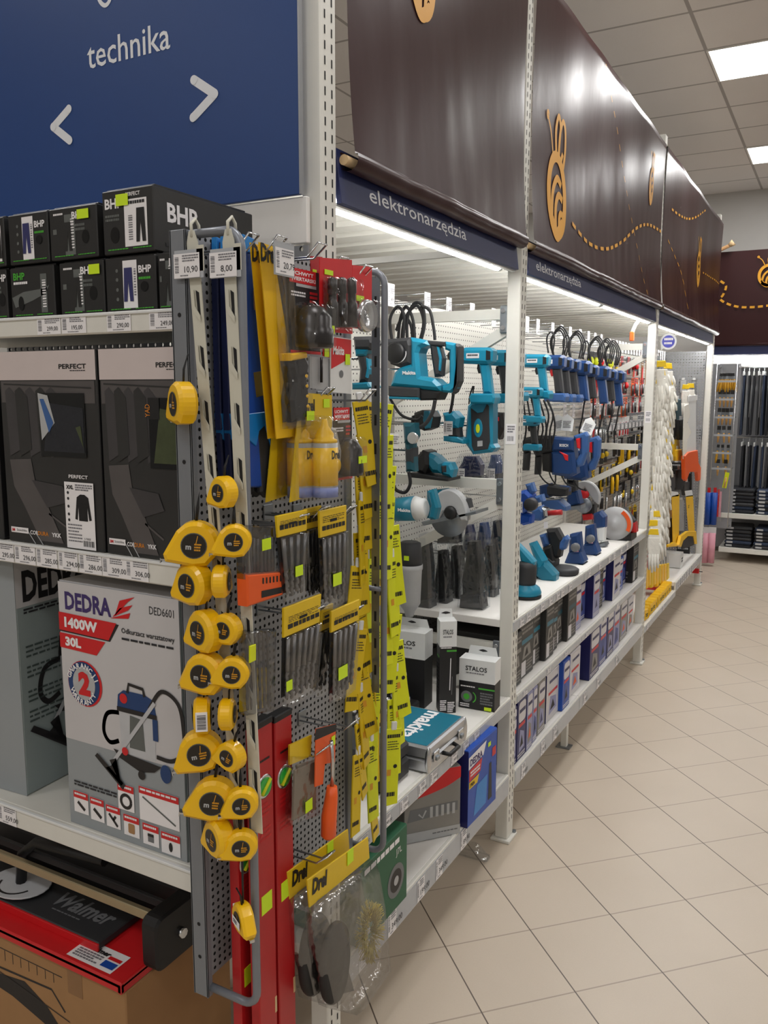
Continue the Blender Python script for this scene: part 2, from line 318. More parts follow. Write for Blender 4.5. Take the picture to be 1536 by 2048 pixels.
# ================================================================ shelving run along the aisle
XF, XB, XM = -1.046, -2.12, -1.60                  # front plane, rear posts, pegboard plane in the middle
FR = [1.62, 2.935, 5.42, 7.99]                     # near faces of the four upright frames
def post(mb, x0, y0, z1, slots=True):
    mb.box(x0, y0, 0.012, x0 + .052, y0 + .064, z1, 'steel_white', .003)
    if slots:
        F = fr((x0 + .052, y0, 0), (0, 1, 0), (0, 0, 1)); z = .08
        while z < z1 - .05:
            for u in (.018, .046): mb.rect(u - .0025, z, u + .0025, z + .018, F, 'dark_slot')
            z += .0315
    return mb
def bar(mb, p0, p1, w, t, m):                      # flat bar in an x-z plane: w is its height, t its depth along y
    p0, p1 = V3(p0), V3(p1); d = (p1 - p0).normalized(); n = V3((-d.z, 0, d.x)) * (w / 2); q = V3((0, t, 0)); v = []
    for p in (p0, p1):
        for s_ in (-1, 1): v += [p + n * s_, p + n * s_ + q]
    return mb.add(v, [(0, 2, 3, 1), (4, 5, 7, 6), (0, 1, 5, 4), (2, 6, 7, 3), (0, 4, 6, 2), (1, 3, 7, 5)], m)
names = ['where the run meets the blue direction sign', 'standing between the two header signs', 'beside the hanging white gloves', 'at the far end of the run']
for i, fy in enumerate(FR):
    t = thing('shelf_upright', 'white slotted steel upright frame ' + names[i], 'shelf frame', (0, fy, 0), group='upright frames of the shelving run')
    ztop = 3.3
    obj('front_post', post(MB(), XF - .052, 0, ztop), t); obj('rear_post', post(MB(), XB, 0, 2.4, False), t)
    for x in (XF - .066, XB - .014): obj('foot_plate', MB().box(x, -.014, 0, x + .08, .078, .012, 'steel_white', .002).cyl((x + .07, .07, .01), (x + .07, .07, .02), .008, 'zinc'), t)
    if i in (1, 2):
        F = fr((XF - .052, -.0005, 1.575), (1, 0, 0), (0, 0, 1)); obj('paper_label', MB().rect(.008, 0, .046, .075, F, 'paper', 1).barcode(.014, .012, .04, .03, F, 'ink_grey', 2).scribble(.014, .04, .042, .068, 3, F, 'ink_grey', 2), t, label='small paper label')
    if i:
        y = .016
        for z in (2.05, 1.42, .78): obj('cross_brace', bar(MB(), (XF - .045, y, z), (XB + .04, y, z), .038, .03, 'steel_white'), t)
        for z in (2.03, 1.395, .755): obj('cross_brace', bar(MB(), (XF - .045, y, z - .03), (XB + .04, y, z - .57), .038, .028, 'steel_white'), t)
        for z in (2.03, 1.395, .765): obj('brace_bracket', MB().box(XF - .08, y - .012, z - .05, XF - .05, y, z + .05, 'zinc', .003).cyl((XF - .066, y - .02, z + .03), (XF - .066, y, z + .03), .008, 'chrome').cyl((XF - .066, y - .02, z - .03), (XF - .066, y, z - .03), .008, 'chrome'), t)
bays = [(FR[0] + .07, FR[1] - .002), (FR[1] + .068, FR[2] - .002), (FR[2] + .068, FR[3] - .002)]
bn = ['near bay beside the tool rack', 'middle bay of the run', 'far bay of the run']
for i, (ya, yb) in enumerate(bays):
    n = 1 if i == 0 else 2; L = (yb - ya) / n
    for k in range(n):
        w = '' if n == 1 else (', nearer half' if k == 0 else ', farther half')
        solo('pegboard', MB().box(-.006, 0, .0, .006, L - .004, 1.86, 'peg_white'), 'white perforated back panel of the ' + bn[i] + w, 'pegboard', (XM, ya + k * L, .27), group='perforated back panels of the run')
    # corrugated roof: trapezoid ribs run across the bay
    mb = MB(); P = []; y = ya - .07; up = True
    while y < yb - .1:
        P += [(y, 0 if up else .042), (y + .085 if up else y + .05, 0 if up else .042)]; y += .095 if up else .06; up = not up
    v = [(x, a, b) for a, b in P for x in (XB + .06, XF - .06)]; v += [(x, a, b + .002) for a, b in P for x in (XB + .06, XF - .06)]; m_ = len(P) * 2
    f = [(2 * a, 2 * a + 2, 2 * a + 3, 2 * a + 1) for a in range(len(P) - 1)]; f += [(m_ + 2 * a, m_ + 2 * a + 1, m_ + 2 * a + 3, m_ + 2 * a + 2) for a in range(len(P) - 1)]
    solo('corrugated_sheet', mb.add(v, f, 'steel_white'), 'white corrugated steel roof sheet over the ' + bn[i], 'roof sheet', (0, 0, 2.262), group='roof sheets of the run')
# header signs with LED tubes behind their lower edge
HZ = 2.196
for i, (ya, yb) in enumerate(bays):
    lab = ['navy header sign with white elektronarzędzia lettering over the near bay', 'navy header sign with smaller elektronarzędzia lettering, past the second post', 'short plain navy header strip at the far end of the run'][i]
    t = thing('header_sign', lab, 'sign', (XF - .016, ya, HZ), (0, math.radians(-7), 0), group='header signs of the run'); L = yb - ya - (.02 if i == 0 else 0)
    mb = MB().box(0, .02, 0, .014, L, .125, 'header_navy', .001); F = fr((.014, 0, 0), (0, 1, 0), (0, 0, 1))
    if i < 2:                                       # the letter e with its tail is drawn as e plus a small hook
        u0, v0, w = ((.157, .030, .60), (.113, .026, .613))[i]; mb.text('elektronarzedzia', u0, v0, .036, F, 'sign_white', 1, w=w, bold=.004)
        full = text_mesh('elektronarzedzia', .004); k = w / (full[3] - full[2]); ue = u0 + (text_mesh('elektronarze', .004)[3] - full[2]) * k; mb.stroke(c2([(ue - .009, v0 + .001), (ue - .013, v0 - .005), (ue - .008, v0 - .0095), (ue - .002, v0 - .008)], 5), .0034, F, 'sign_white', 1)
    obj('board', mb, t); obj('edge_clip', MB().box(-.012, .02, -.004, 0, L, .004, 'white_plastic'), t)
    n = 1 if i == 0 else 2
    for k in range(n):
        l0 = ya + .0 + (yb - ya) / n * k; ll = (yb - ya) / n - .03
        if i == 0: ll -= .08
        tt = thing('led_tube', 'lit LED tube under the header of the ' + bn[i] + ('' if n == 1 else (', nearer one' if k == 0 else ', farther one')), 'light', (XF - .045, l0 + .012, HZ + .002), group='LED tubes under the headers')
        tube = obj('tube', MB().cyl((0, .02, 0), (0, ll - .02, 0), .013, 'led', n=10), tt)
        for yy in (0, ll - .02): obj('tube_cap', MB().cyl((0, yy, 0), (0, yy + .02, 0), .0135, 'white_plastic', n=10), tube)
        obj('batten', MB().box(-.02, 0, .014, .02, ll, .04, 'white_plastic', .003), tt)

# brown vinyl banners
def banner_mat():
    m = bpy.data.materials.new('banner_brown'); m.use_nodes = True; nt = m.node_tree; N = nt.nodes.new; L = nt.links.new; b = nt.nodes['Principled BSDF']
    b.inputs['Base Color'].default_value = (lin(54), lin(29), lin(30), 1); b.inputs['Roughness'].default_value = .31; b.inputs['Specular IOR Level'].default_value = .2
    tc = N('ShaderNodeTexCoord'); mp = N('ShaderNodeMapping'); mp.inputs['Scale'].default_value = (1, 2.2, 1.1); n = N('ShaderNodeTexNoise'); n.inputs['Scale'].default_value = 2.4; n.inputs['Detail'].default_value = 3
    bp = N('ShaderNodeBump'); bp.inputs['Strength'].default_value = .16; bp.inputs['Distance'].default_value = .012
    L(tc.outputs['Object'], mp.inputs[0]); L(mp.outputs[0], n.inputs['Vector']); L(n.outputs['Fac'], bp.inputs['Height']); L(bp.outputs[0], b.inputs['Normal']); MATS['banner_brown'] = m
banner_mat(); mat('dowel_wood', (214, 184, 140), .7)
from mathutils import noise
ZB, ZT = 2.307, 3.232
def bdisp(y, z, y0, y1, seed):
    t = (z - ZB) / (ZT - ZB); s = (y - y0) / (y1 - y0); a = noise.noise(V3((y * 2.6 + seed, z * 1.3, seed))) * .009 + noise.noise(V3((y * 13 + seed, z * 1.6, 3.1))) * .006 * max(0, .75 - t) ** 1.5
    bul = .02 * math.sin(math.pi * min(1, max(0, t))) ; return a * (.25 + .9 * math.sin(math.pi * min(1, max(0, s))) ** .5) - bul * .5 + .012 * (1 - t) ** 6 + .0 * s
def bee(cx, cz, k, sq=1.0):                        # strokes of the bee mark (flat outline drawing), unit height about 1
    E = lambda a, b, rx, ry, a0, a1, n=26: [(cx + (a + rx * math.cos(math.radians(a0 + (a1 - a0) * i / n))) * k * sq, cz + (b + ry * math.sin(math.radians(a0 + (a1 - a0) * i / n))) * k) for i in range(n + 1)]
    P = lambda L_: [(cx + p[0] * k * sq, cz + p[1] * k) for p in c2(L_, 8)]
    w = .085 * k
    return [(E(0, 0, .40, .44, 90, 450, 40), w * 1.5), (P([(-.28, -.30), (-.05, -.45), (.28, -.30)]), w * 1.9), (P([(-.28, -.30), (-.20, .02), (.02, .20), (.22, .14)]), w), (P([(-.10, -.40), (-.06, -.12), (.10, .02), (.28, -.02)]), w), (P([(.08, -.40), (.10, -.26), (.18, -.18), (.30, -.20)]), w * .9),
            (P([(-.02, .44), (-.06, .72), (.06, .90), (.16, .80), (.12, .60), (.08, .44)]), w * .75), (P([(.10, .44), (.14, .70), (.28, .88), (.42, .80), (.42, .56), (.30, .34), (.22, .42), (.30, .52)]), w * .75),
            (P([(-.18, .42), (-.30, .66), (-.46, .80)]), w * .4), (E(-.47, .82, .035, .035, 0, 360, 10), w * .5)]
def banner(y0, y1, seed, marks, lab, end=0.0):
    t = thing('banner', lab, 'banner', (0, 0, 0), group='brown vinyl banners along the run'); ny = max(24, int((y1 - y0) / .028)); nz = 40; xs = XF + .012
    pt = lambda y, z, off=0: V3((xs + bdisp(y, z, y0, y1, seed) + off, y, z)); mb = MB(); v = []; f = []
    zs = [ZB + (ZT - ZB) * (j / nz) ** 1.3 for j in range(nz + 1)]
    def col(y):
        p = [V3((xs - .012, y, ZT + .004)), V3((xs - .03, y, ZT))]; c = [pt(y, z) for z in reversed(zs)]; b = c[-1]
        roll = [V3((b.x - .018 + .027 * math.cos(a), y, ZB - .010 + .027 * math.sin(a))) for a in [math.radians(20 - 24 * q) for q in range(0, 11)]]
        return p[::-1] + c + roll
    cols = [col(y0 + (y1 - y0) * i / ny) for i in range(ny + 1)]; n = len(cols[0])
    for c in cols: v += c
    for i in range(ny):
        for j in range(n - 1): f.append((i * n + j, i * n + j + 1, (i + 1) * n + j + 1, (i + 1) * n + j))
    mb.add(v, f, 'banner_brown', True)
    for pts, w, m_ in marks:
        vs = []
        for i, (a, b) in enumerate(pts):
            q0 = pts[max(i - 1, 0)]; q1 = pts[min(i + 1, len(pts) - 1)]; dx, dy = q1[0] - q0[0], q1[1] - q0[1]; l = math.hypot(dx, dy) or 1
            for sg in (1, -1): vs.append(pt(a - sg * dy / l * w / 2, min(b + sg * dx / l * w / 2, ZT - .002), .0025))
        mb.add(vs, [(2 * i, 2 * i + 1, 2 * i + 3, 2 * i + 2) for i in range(len(pts) - 1)], m_)
    obj('vinyl_sheet', mb, t); bx = xs + .0 - .014
    obj('dowel', MB().cyl((bx, y0 - .006, ZB - .012), (bx, y1 + .004, ZB - .012), .012, 'dowel_wood', n=14), t)
def px_path(pts, n=10): return [(p.y, p.z) for p in [at_x(a, b, XF + .01) for a, b in c2(pts, n)]]
def dashes(path, on, off, w):
    out = []; acc = 0; cur = [path[0]]; draw = True
    for a, b in zip(path, path[1:]):
        l = math.dist(a, b); pos = 0
        while pos < l:
            step = min((on if draw else off) - acc, l - pos); pos += step; acc += step; q = (a[0] + (b[0] - a[0]) * pos / l, a[1] + (b[1] - a[1]) * pos / l)
            if draw: cur.append(q)
            if acc >= (on if draw else off) - 1e-9:
                if draw and len(cur) > 1: out.append((cur, w, 'gold'))
                acc = 0; draw = not draw; cur = [q]
    return out
def bee_px(px, py, X, h, sq): c = at_x(px, py, X); return [(p, w, 'gold') for p, w in bee(c.y, c.z, h, sq)]
b1 = bee_px(848, -50, XF + .01, .22, .75)
b2 = bee_px(1112, 392, XF + .01, .33, .72) + dashes(px_path([(1140, 447), (1170, 482), (1205, 498), (1240, 486), (1275, 455), (1300, 450), (1328, 466)]), .055, .04, .016) + dashes(px_path([(1209, 128), (1232, 235), (1245, 330), (1262, 430), (1292, 600)]), .035, .05, .006) + bee_px(1303, 372, XF + .01, .2, .6)
b3 = bee_px(1400, 538, XF + .01, .26, .7) + dashes(px_path([(1345, 418), (1362, 432), (1385, 437), (1412, 420)]), .06, .05, .014) + dashes(px_path([(1338, 480), (1352, 515), (1366, 560), (1375, 625)]), .06, .06, .008) + dashes(px_path([(1408, 545), (1425, 556), (1440, 568)]), .05, .05, .012)
banner(bays[0][0] + .035, bays[0][1] - .02, 1.3, b1, 'brown banner over the near header sign, only a bee tip showing')
banner(FR[1] + .065, FR[2] - .02, 4.7, b2, 'brown banner over the second header sign with a large gold bee')
banner(FR[2] + .03, FR[3] + .12, 8.1, b3, 'brown banner at the far end of the run with a narrow gold bee')
# ================================================================ end cap facing the camera
EX0, EX1, EY, EB = -2.10, -1.076, 1.185, 1.60      # shelf ends, front edge, back panel
t = thing('direction_sign', 'large dark blue sign reading technika with two white chevron arrows', 'sign', (EX0, EB, 2.197))
mb = MB().box(0, -.012, 0, 1.018, 0, 1.05, 'sign_blue', .001); F = fr((0, -.012, 0), (1, 0, 0), (0, 0, 1))
def sg(px, py): p = at_y(px, py, EB - .012); return (p.x - EX0, p.z - 2.197)
a, b = sg(176, 140), sg(341, 104); mb.text('technika', a[0], a[1] + .002, .062, F, 'sign_white', 1, w=b[0] - a[0], bold=.006)
for pts in ([(138, 218), (107, 254), (140, 281)], [(388, 160), (430, 188), (387, 235)]):
    q = [sg(*p) for p in pts]; mb.stroke(q[:2], .021, F, 'sign_white', 1); mb.stroke(q[1:], .021, F, 'sign_white', 1.5)
    for k, p in enumerate(q): mb.disc(*p, .0105, F, 'sign_white', 2 + .5 * k, 14)
q = [sg(*p) for p in ((194, -12), (201, 4), (210, 11), (218, 4), (224, -14))]; mb.stroke(c2(q, 5), .010, F, 'sign_white', 1)
obj('board', mb, t); obj('edge_strip', MB().box(1.018, -.013, 0, 1.022, 0, 1.05, 'steel_grey'), t)
solo('fascia_strip', MB().box(0, 0, 0, 1.03, .014, .10, 'white_matte', .002), 'plain white fascia strip directly under the blue direction sign', 'panel', (EX0, EB - .002, 2.094))
solo('end_pegboard', MB().box(0, -.003, 0, 1.03, .003, 1.62, 'peg_end'), 'perforated steel back panel behind the end cap shelves', 'pegboard', (EX0, EB + .004, .47))
def price_label(mb, u, v, w, h, F, price, seed=1):   # a printed shelf ticket
    mb.rect(u, v, u + w, v + h, F, 'paper', 1); mb.barcode(u + w * .05, v + h * .22, u + w * .2, v + h * .9, F, 'ink_grey', 2, True, 10, seed)
    mb.scribble(u + w * .34, v + h * .62, u + w * .96, v + h * .93, 3, F, 'ink_grey', 2, .5, seed); mb.text(price, u + w * .42, v + h * .22, h * .26, F, 'ink', 2)
    mb.scribble(u + w * .25, v + h * .05, u + w * .7, v + h * .12, 1, F, 'ink_grey', 2, .6, seed + 1)
def end_shelf(z, lab, labels, rail_h=.042, prices=()):
    t = thing('shelf', lab, 'shelf', (EX0, EY, z), group='end cap shelves'); L = EX1 - EX0
    obj('shelf_board', MB().box(0, .012, -.028, L, .412, 0, 'steel_white', .002), t)
    mb = MB().box(0, 0, -rail_h, L, .014, 0, 'steel_white', .003).box(0, -.004, -.004, L, .004, .002, 'white_plastic', .001); rail = obj('price_rail', mb, t)
    F = fr((0, -.0008, 0), (1, 0, 0), (0, 0, 1))
    for i, (a, b) in enumerate(labels):
        u0 = at_y(a, 0, EY).x - EX0; u0 = at_y(a, 1024 + (EYE.z - z) * 1000, EY).x - EX0; u1 = at_y(b, 1024 + (EYE.z - z) * 1000, EY).x - EX0
        mb = MB(); price_label(mb, u0, -rail_h + .003, u1 - u0, rail_h - .005, F, prices[i % len(prices)], i + 1); obj('price_label', mb, rail)
    return t
end_shelf(1.915, 'top end cap shelf carrying the black trouser cartons', [(88, 134), (136, 184), (225, 272), (308, 362)], .038, ['299,00', '195,00', '290,00', '249,00'])
end_shelf(1.437, 'middle end cap shelf carrying the tall black clothing boxes', [(6, 44), (46, 86), (88, 128), (131, 168), (171, 215), (216, 262), (262, 306)], .046, ['295,00', '296,00', '285,00', '294,00', '286,00', '309,00', '306,00'])
end_shelf(.805, 'low end cap shelf carrying the vacuum cleaner cartons', [(22, 56)], .05, ['559,00'])
# side bracket under each shelf end is part of the frame: a slim upright at the outer end
# ---- black trouser cartons
mat('bhp_black', (34, 34, 34), .45, 0, .12, 30); mat('bhp_side', (24, 25, 28), .4); mat('carton_hole', (6, 6, 6), .9); mat('print_navy', (44, 46, 100), .6); mat('print_grey', (96, 100, 98), .6)
def trousers(mb, u, v, h, F, m):
    mb.poly([(u - .16 * h, v + h), (u + .16 * h, v + h), (u + .20 * h, v), (u + .06 * h, v), (u, v + .62 * h), (u - .06 * h, v), (u - .20 * h, v)], F, m, 3)
def bhp(w, d, h, var, sticker, top_open=False):
    mb = MB().box(0, 0, 0, w, d, h, 'bhp_black', .002); F = fr((0, 0, 0), (1, 0, 0), (0, 0, 1)); k = h / .1
    if var == 0:
        mb.rect(.36 * w, .08 * h, .64 * w, .93 * h, F, 'paper'); trousers(mb, .47 * w, .2 * h, .6 * h, F, 'print_navy'); mb.barcode(.58 * w, .3 * h, .62 * w, .8 * h, F, 'ink_grey', 2, True); mb.text('BHP', .67 * w, .7 * h, .13 * h, F, 'paper', 1, bold=.03); mb.scribble(.67 * w, .55 * h, .9 * w, .62 * h, 1, F, 'green_ink', 1)
        for q in (.25, .42, .6, .76): mb.disc(.24 * w, q * h, .035 * h, F, 'print_grey', 1, 8)
        mb.disc(.78 * w, .45 * h, .09 * h, F, 'carton_hole', 2, 18)
    if var == 1:
        mb.rect(.33 * w, .08 * h, .55 * w, .86 * h, F, 'print_grey'); trousers(mb, .4 * w, .16 * h, .55 * h, F, 'bhp_black'); mb.barcode(.46 * w, .2 * h, .53 * w, .8 * h, F, 'paper', 2, True); mb.text('BHP', .5 * w, .76 * h, .14 * h, F, 'paper', 3, bold=.03); mb.disc(.76 * w, .4 * h, .1 * h, F, 'carton_hole', 1, 18, .13 * h)
        mb.rect(.08 * w, .5 * h, .16 * w, .6 * h, F, 'print_grey'); mb.scribble(.1 * w, .84 * h, .3 * w, .9 * h, 1, F, 'paper', 1); mb.scribble(.55 * w, .5 * h, .75 * w, .66 * h, 2, F, 'print_grey', 1)
    if var == 2:
        mb.text('BHP', .08 * w, .76 * h, .14 * h, F, 'green_ink', 1, bold=.03); mb.scribble(.08 * w, .64 * h, .4 * w, .72 * h, 1, F, 'paper', 1)
        mb.poly([(.03 * w, .42 * h), (.3 * w, .52 * h), (.78 * w, .56 * h), (.9 * w, .62 * h), (.8 * w, .46 * h), (.5 * w, .34 * h), (.1 * w, .22 * h)], F, 'print_grey'); mb.rect(.7 * w, .1 * h, .84 * w, .84 * h, F, 'print_grey'); mb.barcode(.74 * w, .2 * h, .82 * w, .75 * h, F, 'paper', 2, True); mb.disc(.24 * w, .3 * h, .08 * h, F, 'carton_hole', 2, 18, .14 * h)
    if var == 3:
        mb.text('BHP', .06 * w, .72 * h, .16 * h, F, 'paper', 1, bold=.03); mb.text('PERFECT', .48 * w, .88 * h, .06 * h, F, 'paper', 1, bold=.02); mb.rect(.44 * w, .1 * h, .88 * w, .83 * h, F, 'paper'); trousers(mb, .76 * w, .16 * h, .52 * h, F, 'black'); mb.barcode(.52 * w, .2 * h, .6 * w, .6 * h, F, 'ink_grey', 2, True); mb.scribble(.5 * w, .72 * h, .84 * w, .8 * h, 1, F, 'ink', 2)
        mb.scribble(.06 * w, .5 * h, .34 * w, .62 * h, 2, F, 'print_grey', 1); mb.disc(.24 * w, .3 * h, .1 * h, F, 'carton_hole', 1, 18, .13 * h)
    mb.scribble(.1 * w, .05 * h, .5 * w, .08 * h, 1, F, 'green_ink', 2); mb.scribble(.6 * w, .05 * h, .95 * w, .08 * h, 1, F, 'green_ink', 2, .6, 4)
    if sticker: mb.rect(sticker * w, .74 * h, (sticker + .24) * w, .92 * h, F, 'sticker', 5)
    G = fr((w, 0, 0), (0, 1, 0), (0, 0, 1)); mb.text('BHP', .12 * d, .5 * h, .3 * h, G, 'paper', 1, bold=.03); mb.rect(.1 * d, .1 * h, .9 * d, .16 * h, G, 'bhp_side')
    return mb
rows = [(1.9165, [(-1.64, -1.573, 1, 0, 'trouser carton at the frame edge, bottom row'), (-1.56, -1.427, 2, 0, 'trouser carton with a green title and a grey shoe print, bottom row'), (-1.41, -1.286, 1, .7, 'trouser carton with a lime sticker, bottom row'), (-1.281, -1.15, 0, 0, 'trouser carton with a navy trousers label, bottom row'), (-1.144, -1.085, 1, 0, 'trouser carton half hidden behind the hanging price tags')]),
        (2.0275, [(-1.65, -1.571, 3, 0, 'trouser carton at the frame edge, upper row'), (-1.557, -1.437, 0, 0, 'trouser carton with a navy trousers label, upper row'), (-1.432, -1.298, 1, .62, 'trouser carton with a lime sticker and grey label, upper row'), (-1.282, -1.150, 3, .3, 'larger trouser carton with a lime sticker and white label, turned to the aisle')])]
for z, cs in rows:
    for x0, x1, var, st, lab in cs:
        h = .105 if z < 2 else (.118 if x0 > -1.29 else .1)
        t = thing('trouser_carton', 'black ' + lab, 'box', (x0, EY + .022, z), (0, 0, 0), 'black trouser cartons')
        obj('carton', bhp(x1 - x0, .3, h, var, st), t)
        obj('lid_flap', MB().box(.004, .01, h, x1 - x0 - .004, .28, h + .004, 'bhp_side', .001), t)
# ---- tall black clothing boxes
mat('photo_dark', (44, 44, 44), .42, 0, .25, 9); mat('photo_grey', (84, 80, 80), .42, 0, .3, 10); mat('photo_mid', (62, 60, 62), .42, 0, .3, 12); mat('band_pinkish', (206, 194, 192), .5, 0, .03); mat('window_cut', (18, 20, 22), .2); mat('olive_cloth', (66, 74, 48), .85, 0, .25, 40, .3); mat('print_orange', (214, 130, 30), .5)
def perfect_box(w, d, h, full, cloth):
    mb = MB().box(0, 0, 0, w, d, h, 'photo_dark', .002); F = fr((0, 0, 0), (1, 0, 0), (0, 0, 1))
    mb.rect(0.001, h * .855, w - .001, h, F, 'band_pinkish'); mb.text('PERFECT', w * .64, h * .91, h * .024, F, 'black', 2, w=w * .27, bold=.025); mb.scribble(w * .75, h * .895, w * .9, h * .902, 1, F, 'ink', 2)
    mb.rect(w * .02, h * .74, w * .98, h * .85, F, 'photo_grey'); mb.stroke([(w * .05, h * .835), (w * .95, h * .815)], .003, F, 'photo_dark', 2)
    for k in (0, 1, 2, 3, 4): u = w * (.06 + .11 * k); mb.poly([(u, h * .80), (u + w * .05, h * .82), (u + w * .13, h * .77), (u + w * .15, h * .5), (u + w * .02, h * .46)], F, ('photo_mid', 'photo_dark')[k % 2], 2 + k % 2)
    mb.poly([(w * .07, h * .44), (w * .3, h * .45), (w * .34, h * .3), (w * .46, h * .2), (w * .6, h * .02), (w * .36, h * .02), (w * .2, h * .2), (w * .1, h * .3)], F, 'photo_grey', 2)
    mb.poly([(w * .3, h * .34), (w * .62, h * .32), (w * .68, h * .24), (w * .45, h * .2)], F, 'photo_mid', 3); mb.stroke([(w * .46, h * .17), (w * .66, h * .1)], .004, F, 'photo_grey', 2)
    for u in (.22, .3): mb.stroke([(w * u, h * .065), (w * (u + .08), h * .0)], .0022, F, 'light_grey', 2)
    mb.rect(w * .04, h * .05, w * .23, h * .08, F, 'paper', 3); mb.text('3M', w * .05, h * .058, h * .014, F, 'red', 4, bold=.04); mb.text('Scotchlite', w * .105, h * .06, h * .012, F, 'ink', 4, w=w * .11); mb.text('COR', w * .25, h * .05, h * .022, F, 'paper', 3, w=w * .085, bold=.02); mb.text('DURA', w * .335, h * .05, h * .022, F, 'print_orange', 3, w=w * .11, bold=.02); mb.text('YKK', w * .48, h * .05, h * .022, F, 'paper', 3, w=w * .1, bold=.03)
    u0, u1, v0, v1 = (w * .42, w * .88, h * .47, h * .79) if full else (w * .55, w * .95, h * .44, h * .77)
    mb.rect(u0, v0, u1, v1, F, 'window_cut', 4); mb.poly([(u0 + .01, v0 + .01), (u1 - .004, v0 + .01), (u1 - .004, v1 - .03), (u0 + .03, v1 - .02)], F, cloth, 5)
    if full:
        mb.poly([(u0, v1), (u0 + w * .1, v1 - .005), (u0 + w * .16, v1 - h * .15), (u0 + w * .02, v0 + h * .08)], F, 'light_grey', 6); mb.poly([(u0 + w * .02, v1 - h * .03), (u0 + w * .06, v1 - h * .03), (u0 + w * .15, v1 - h * .15), (u0 + w * .1, v0 + h * .12)], F, 'pro_blue_light', 7); mb.poly([(u1 - w * .09, v0 + h * .15), (u1 - w * .04, v0 + h * .16), (u1 - w * .02, v0 + h * .05)], F, 'olive_cloth', 7)
        mb.rect(w * .64, h * .005, w * .93, h * .345, F, 'paper', 4); mb.text('XXL', w * .66, h * .31, h * .02, F, 'black', 5, bold=.05); mb.text('PERFECT', w * .69, h * .365, h * .018, F, 'paper', 4, w=w * .19, bold=.02); mb.barcode(w * .81, h * .02, w * .92, h * .05, F, 'ink', 5); mb.text('S-7005E', w * .82, h * .055, h * .01, F, 'ink', 5)
        jx, jy, k = w * .82, h * .21, h * .075; mb.poly([(jx - .2 * k, jy + k), (jx + .2 * k, jy + k), (jx + .55 * k, jy + .8 * k), (jx + .78 * k, jy - .7 * k), (jx + .55 * k, jy - .75 * k), (jx + .42 * k, jy + .2 * k), (jx + .42 * k, jy - .8 * k), (jx - .42 * k, jy - .8 * k), (jx - .42 * k, jy + .2 * k), (jx - .55 * k, jy - .75 * k), (jx - .78 * k, jy - .7 * k), (jx - .55 * k, jy + .8 * k)], F, 'black', 5)
        mb.scribble(w * .75, h * .3, w * .92, h * .335, 3, F, 'ink_grey', 5); mb.scribble(w * .66, h * .03, w * .8, h * .13, 6, F, 'ink_grey', 5, .4)
        for q in (.29, .26, .22, .18, .15): mb.disc(w * .675, h * q, h * .008, F, 'ink', 5, 8)
    else: mb.rect(u0, v1 - h * .1, u0 + w * .12, v1, F, 'black', 6); mb.text('YAD', u0 + w * .02, v1 - h * .09, h * .03, F, 'print_orange', 7, rot=1.57, w=h * .06)
    return mb
for x0, full, cloth, lab in ((-1.602, True, 'dark_cloth', 'tall black clothing box whose window shows a blue tissue and a white size label'), (-1.300, False, 'olive_cloth', 'tall black clothing box with olive cloth in its window, beside the tape measures'), (-1.915, False, 'dark_cloth', 'tall black clothing box cut off by the picture edge')):
    w_ = .294 if full or x0 < -1.5 else .238; t = thing('clothing_box', lab, 'box', (x0, EY + .012, 1.4385), group='tall black clothing boxes'); obj('carton', perfect_box(w_, .085, .41, full, cloth), t)
    obj('box_spine', MB().box(w_, .002, .002, w_ + .0025, .083, .408, 'black'), t)
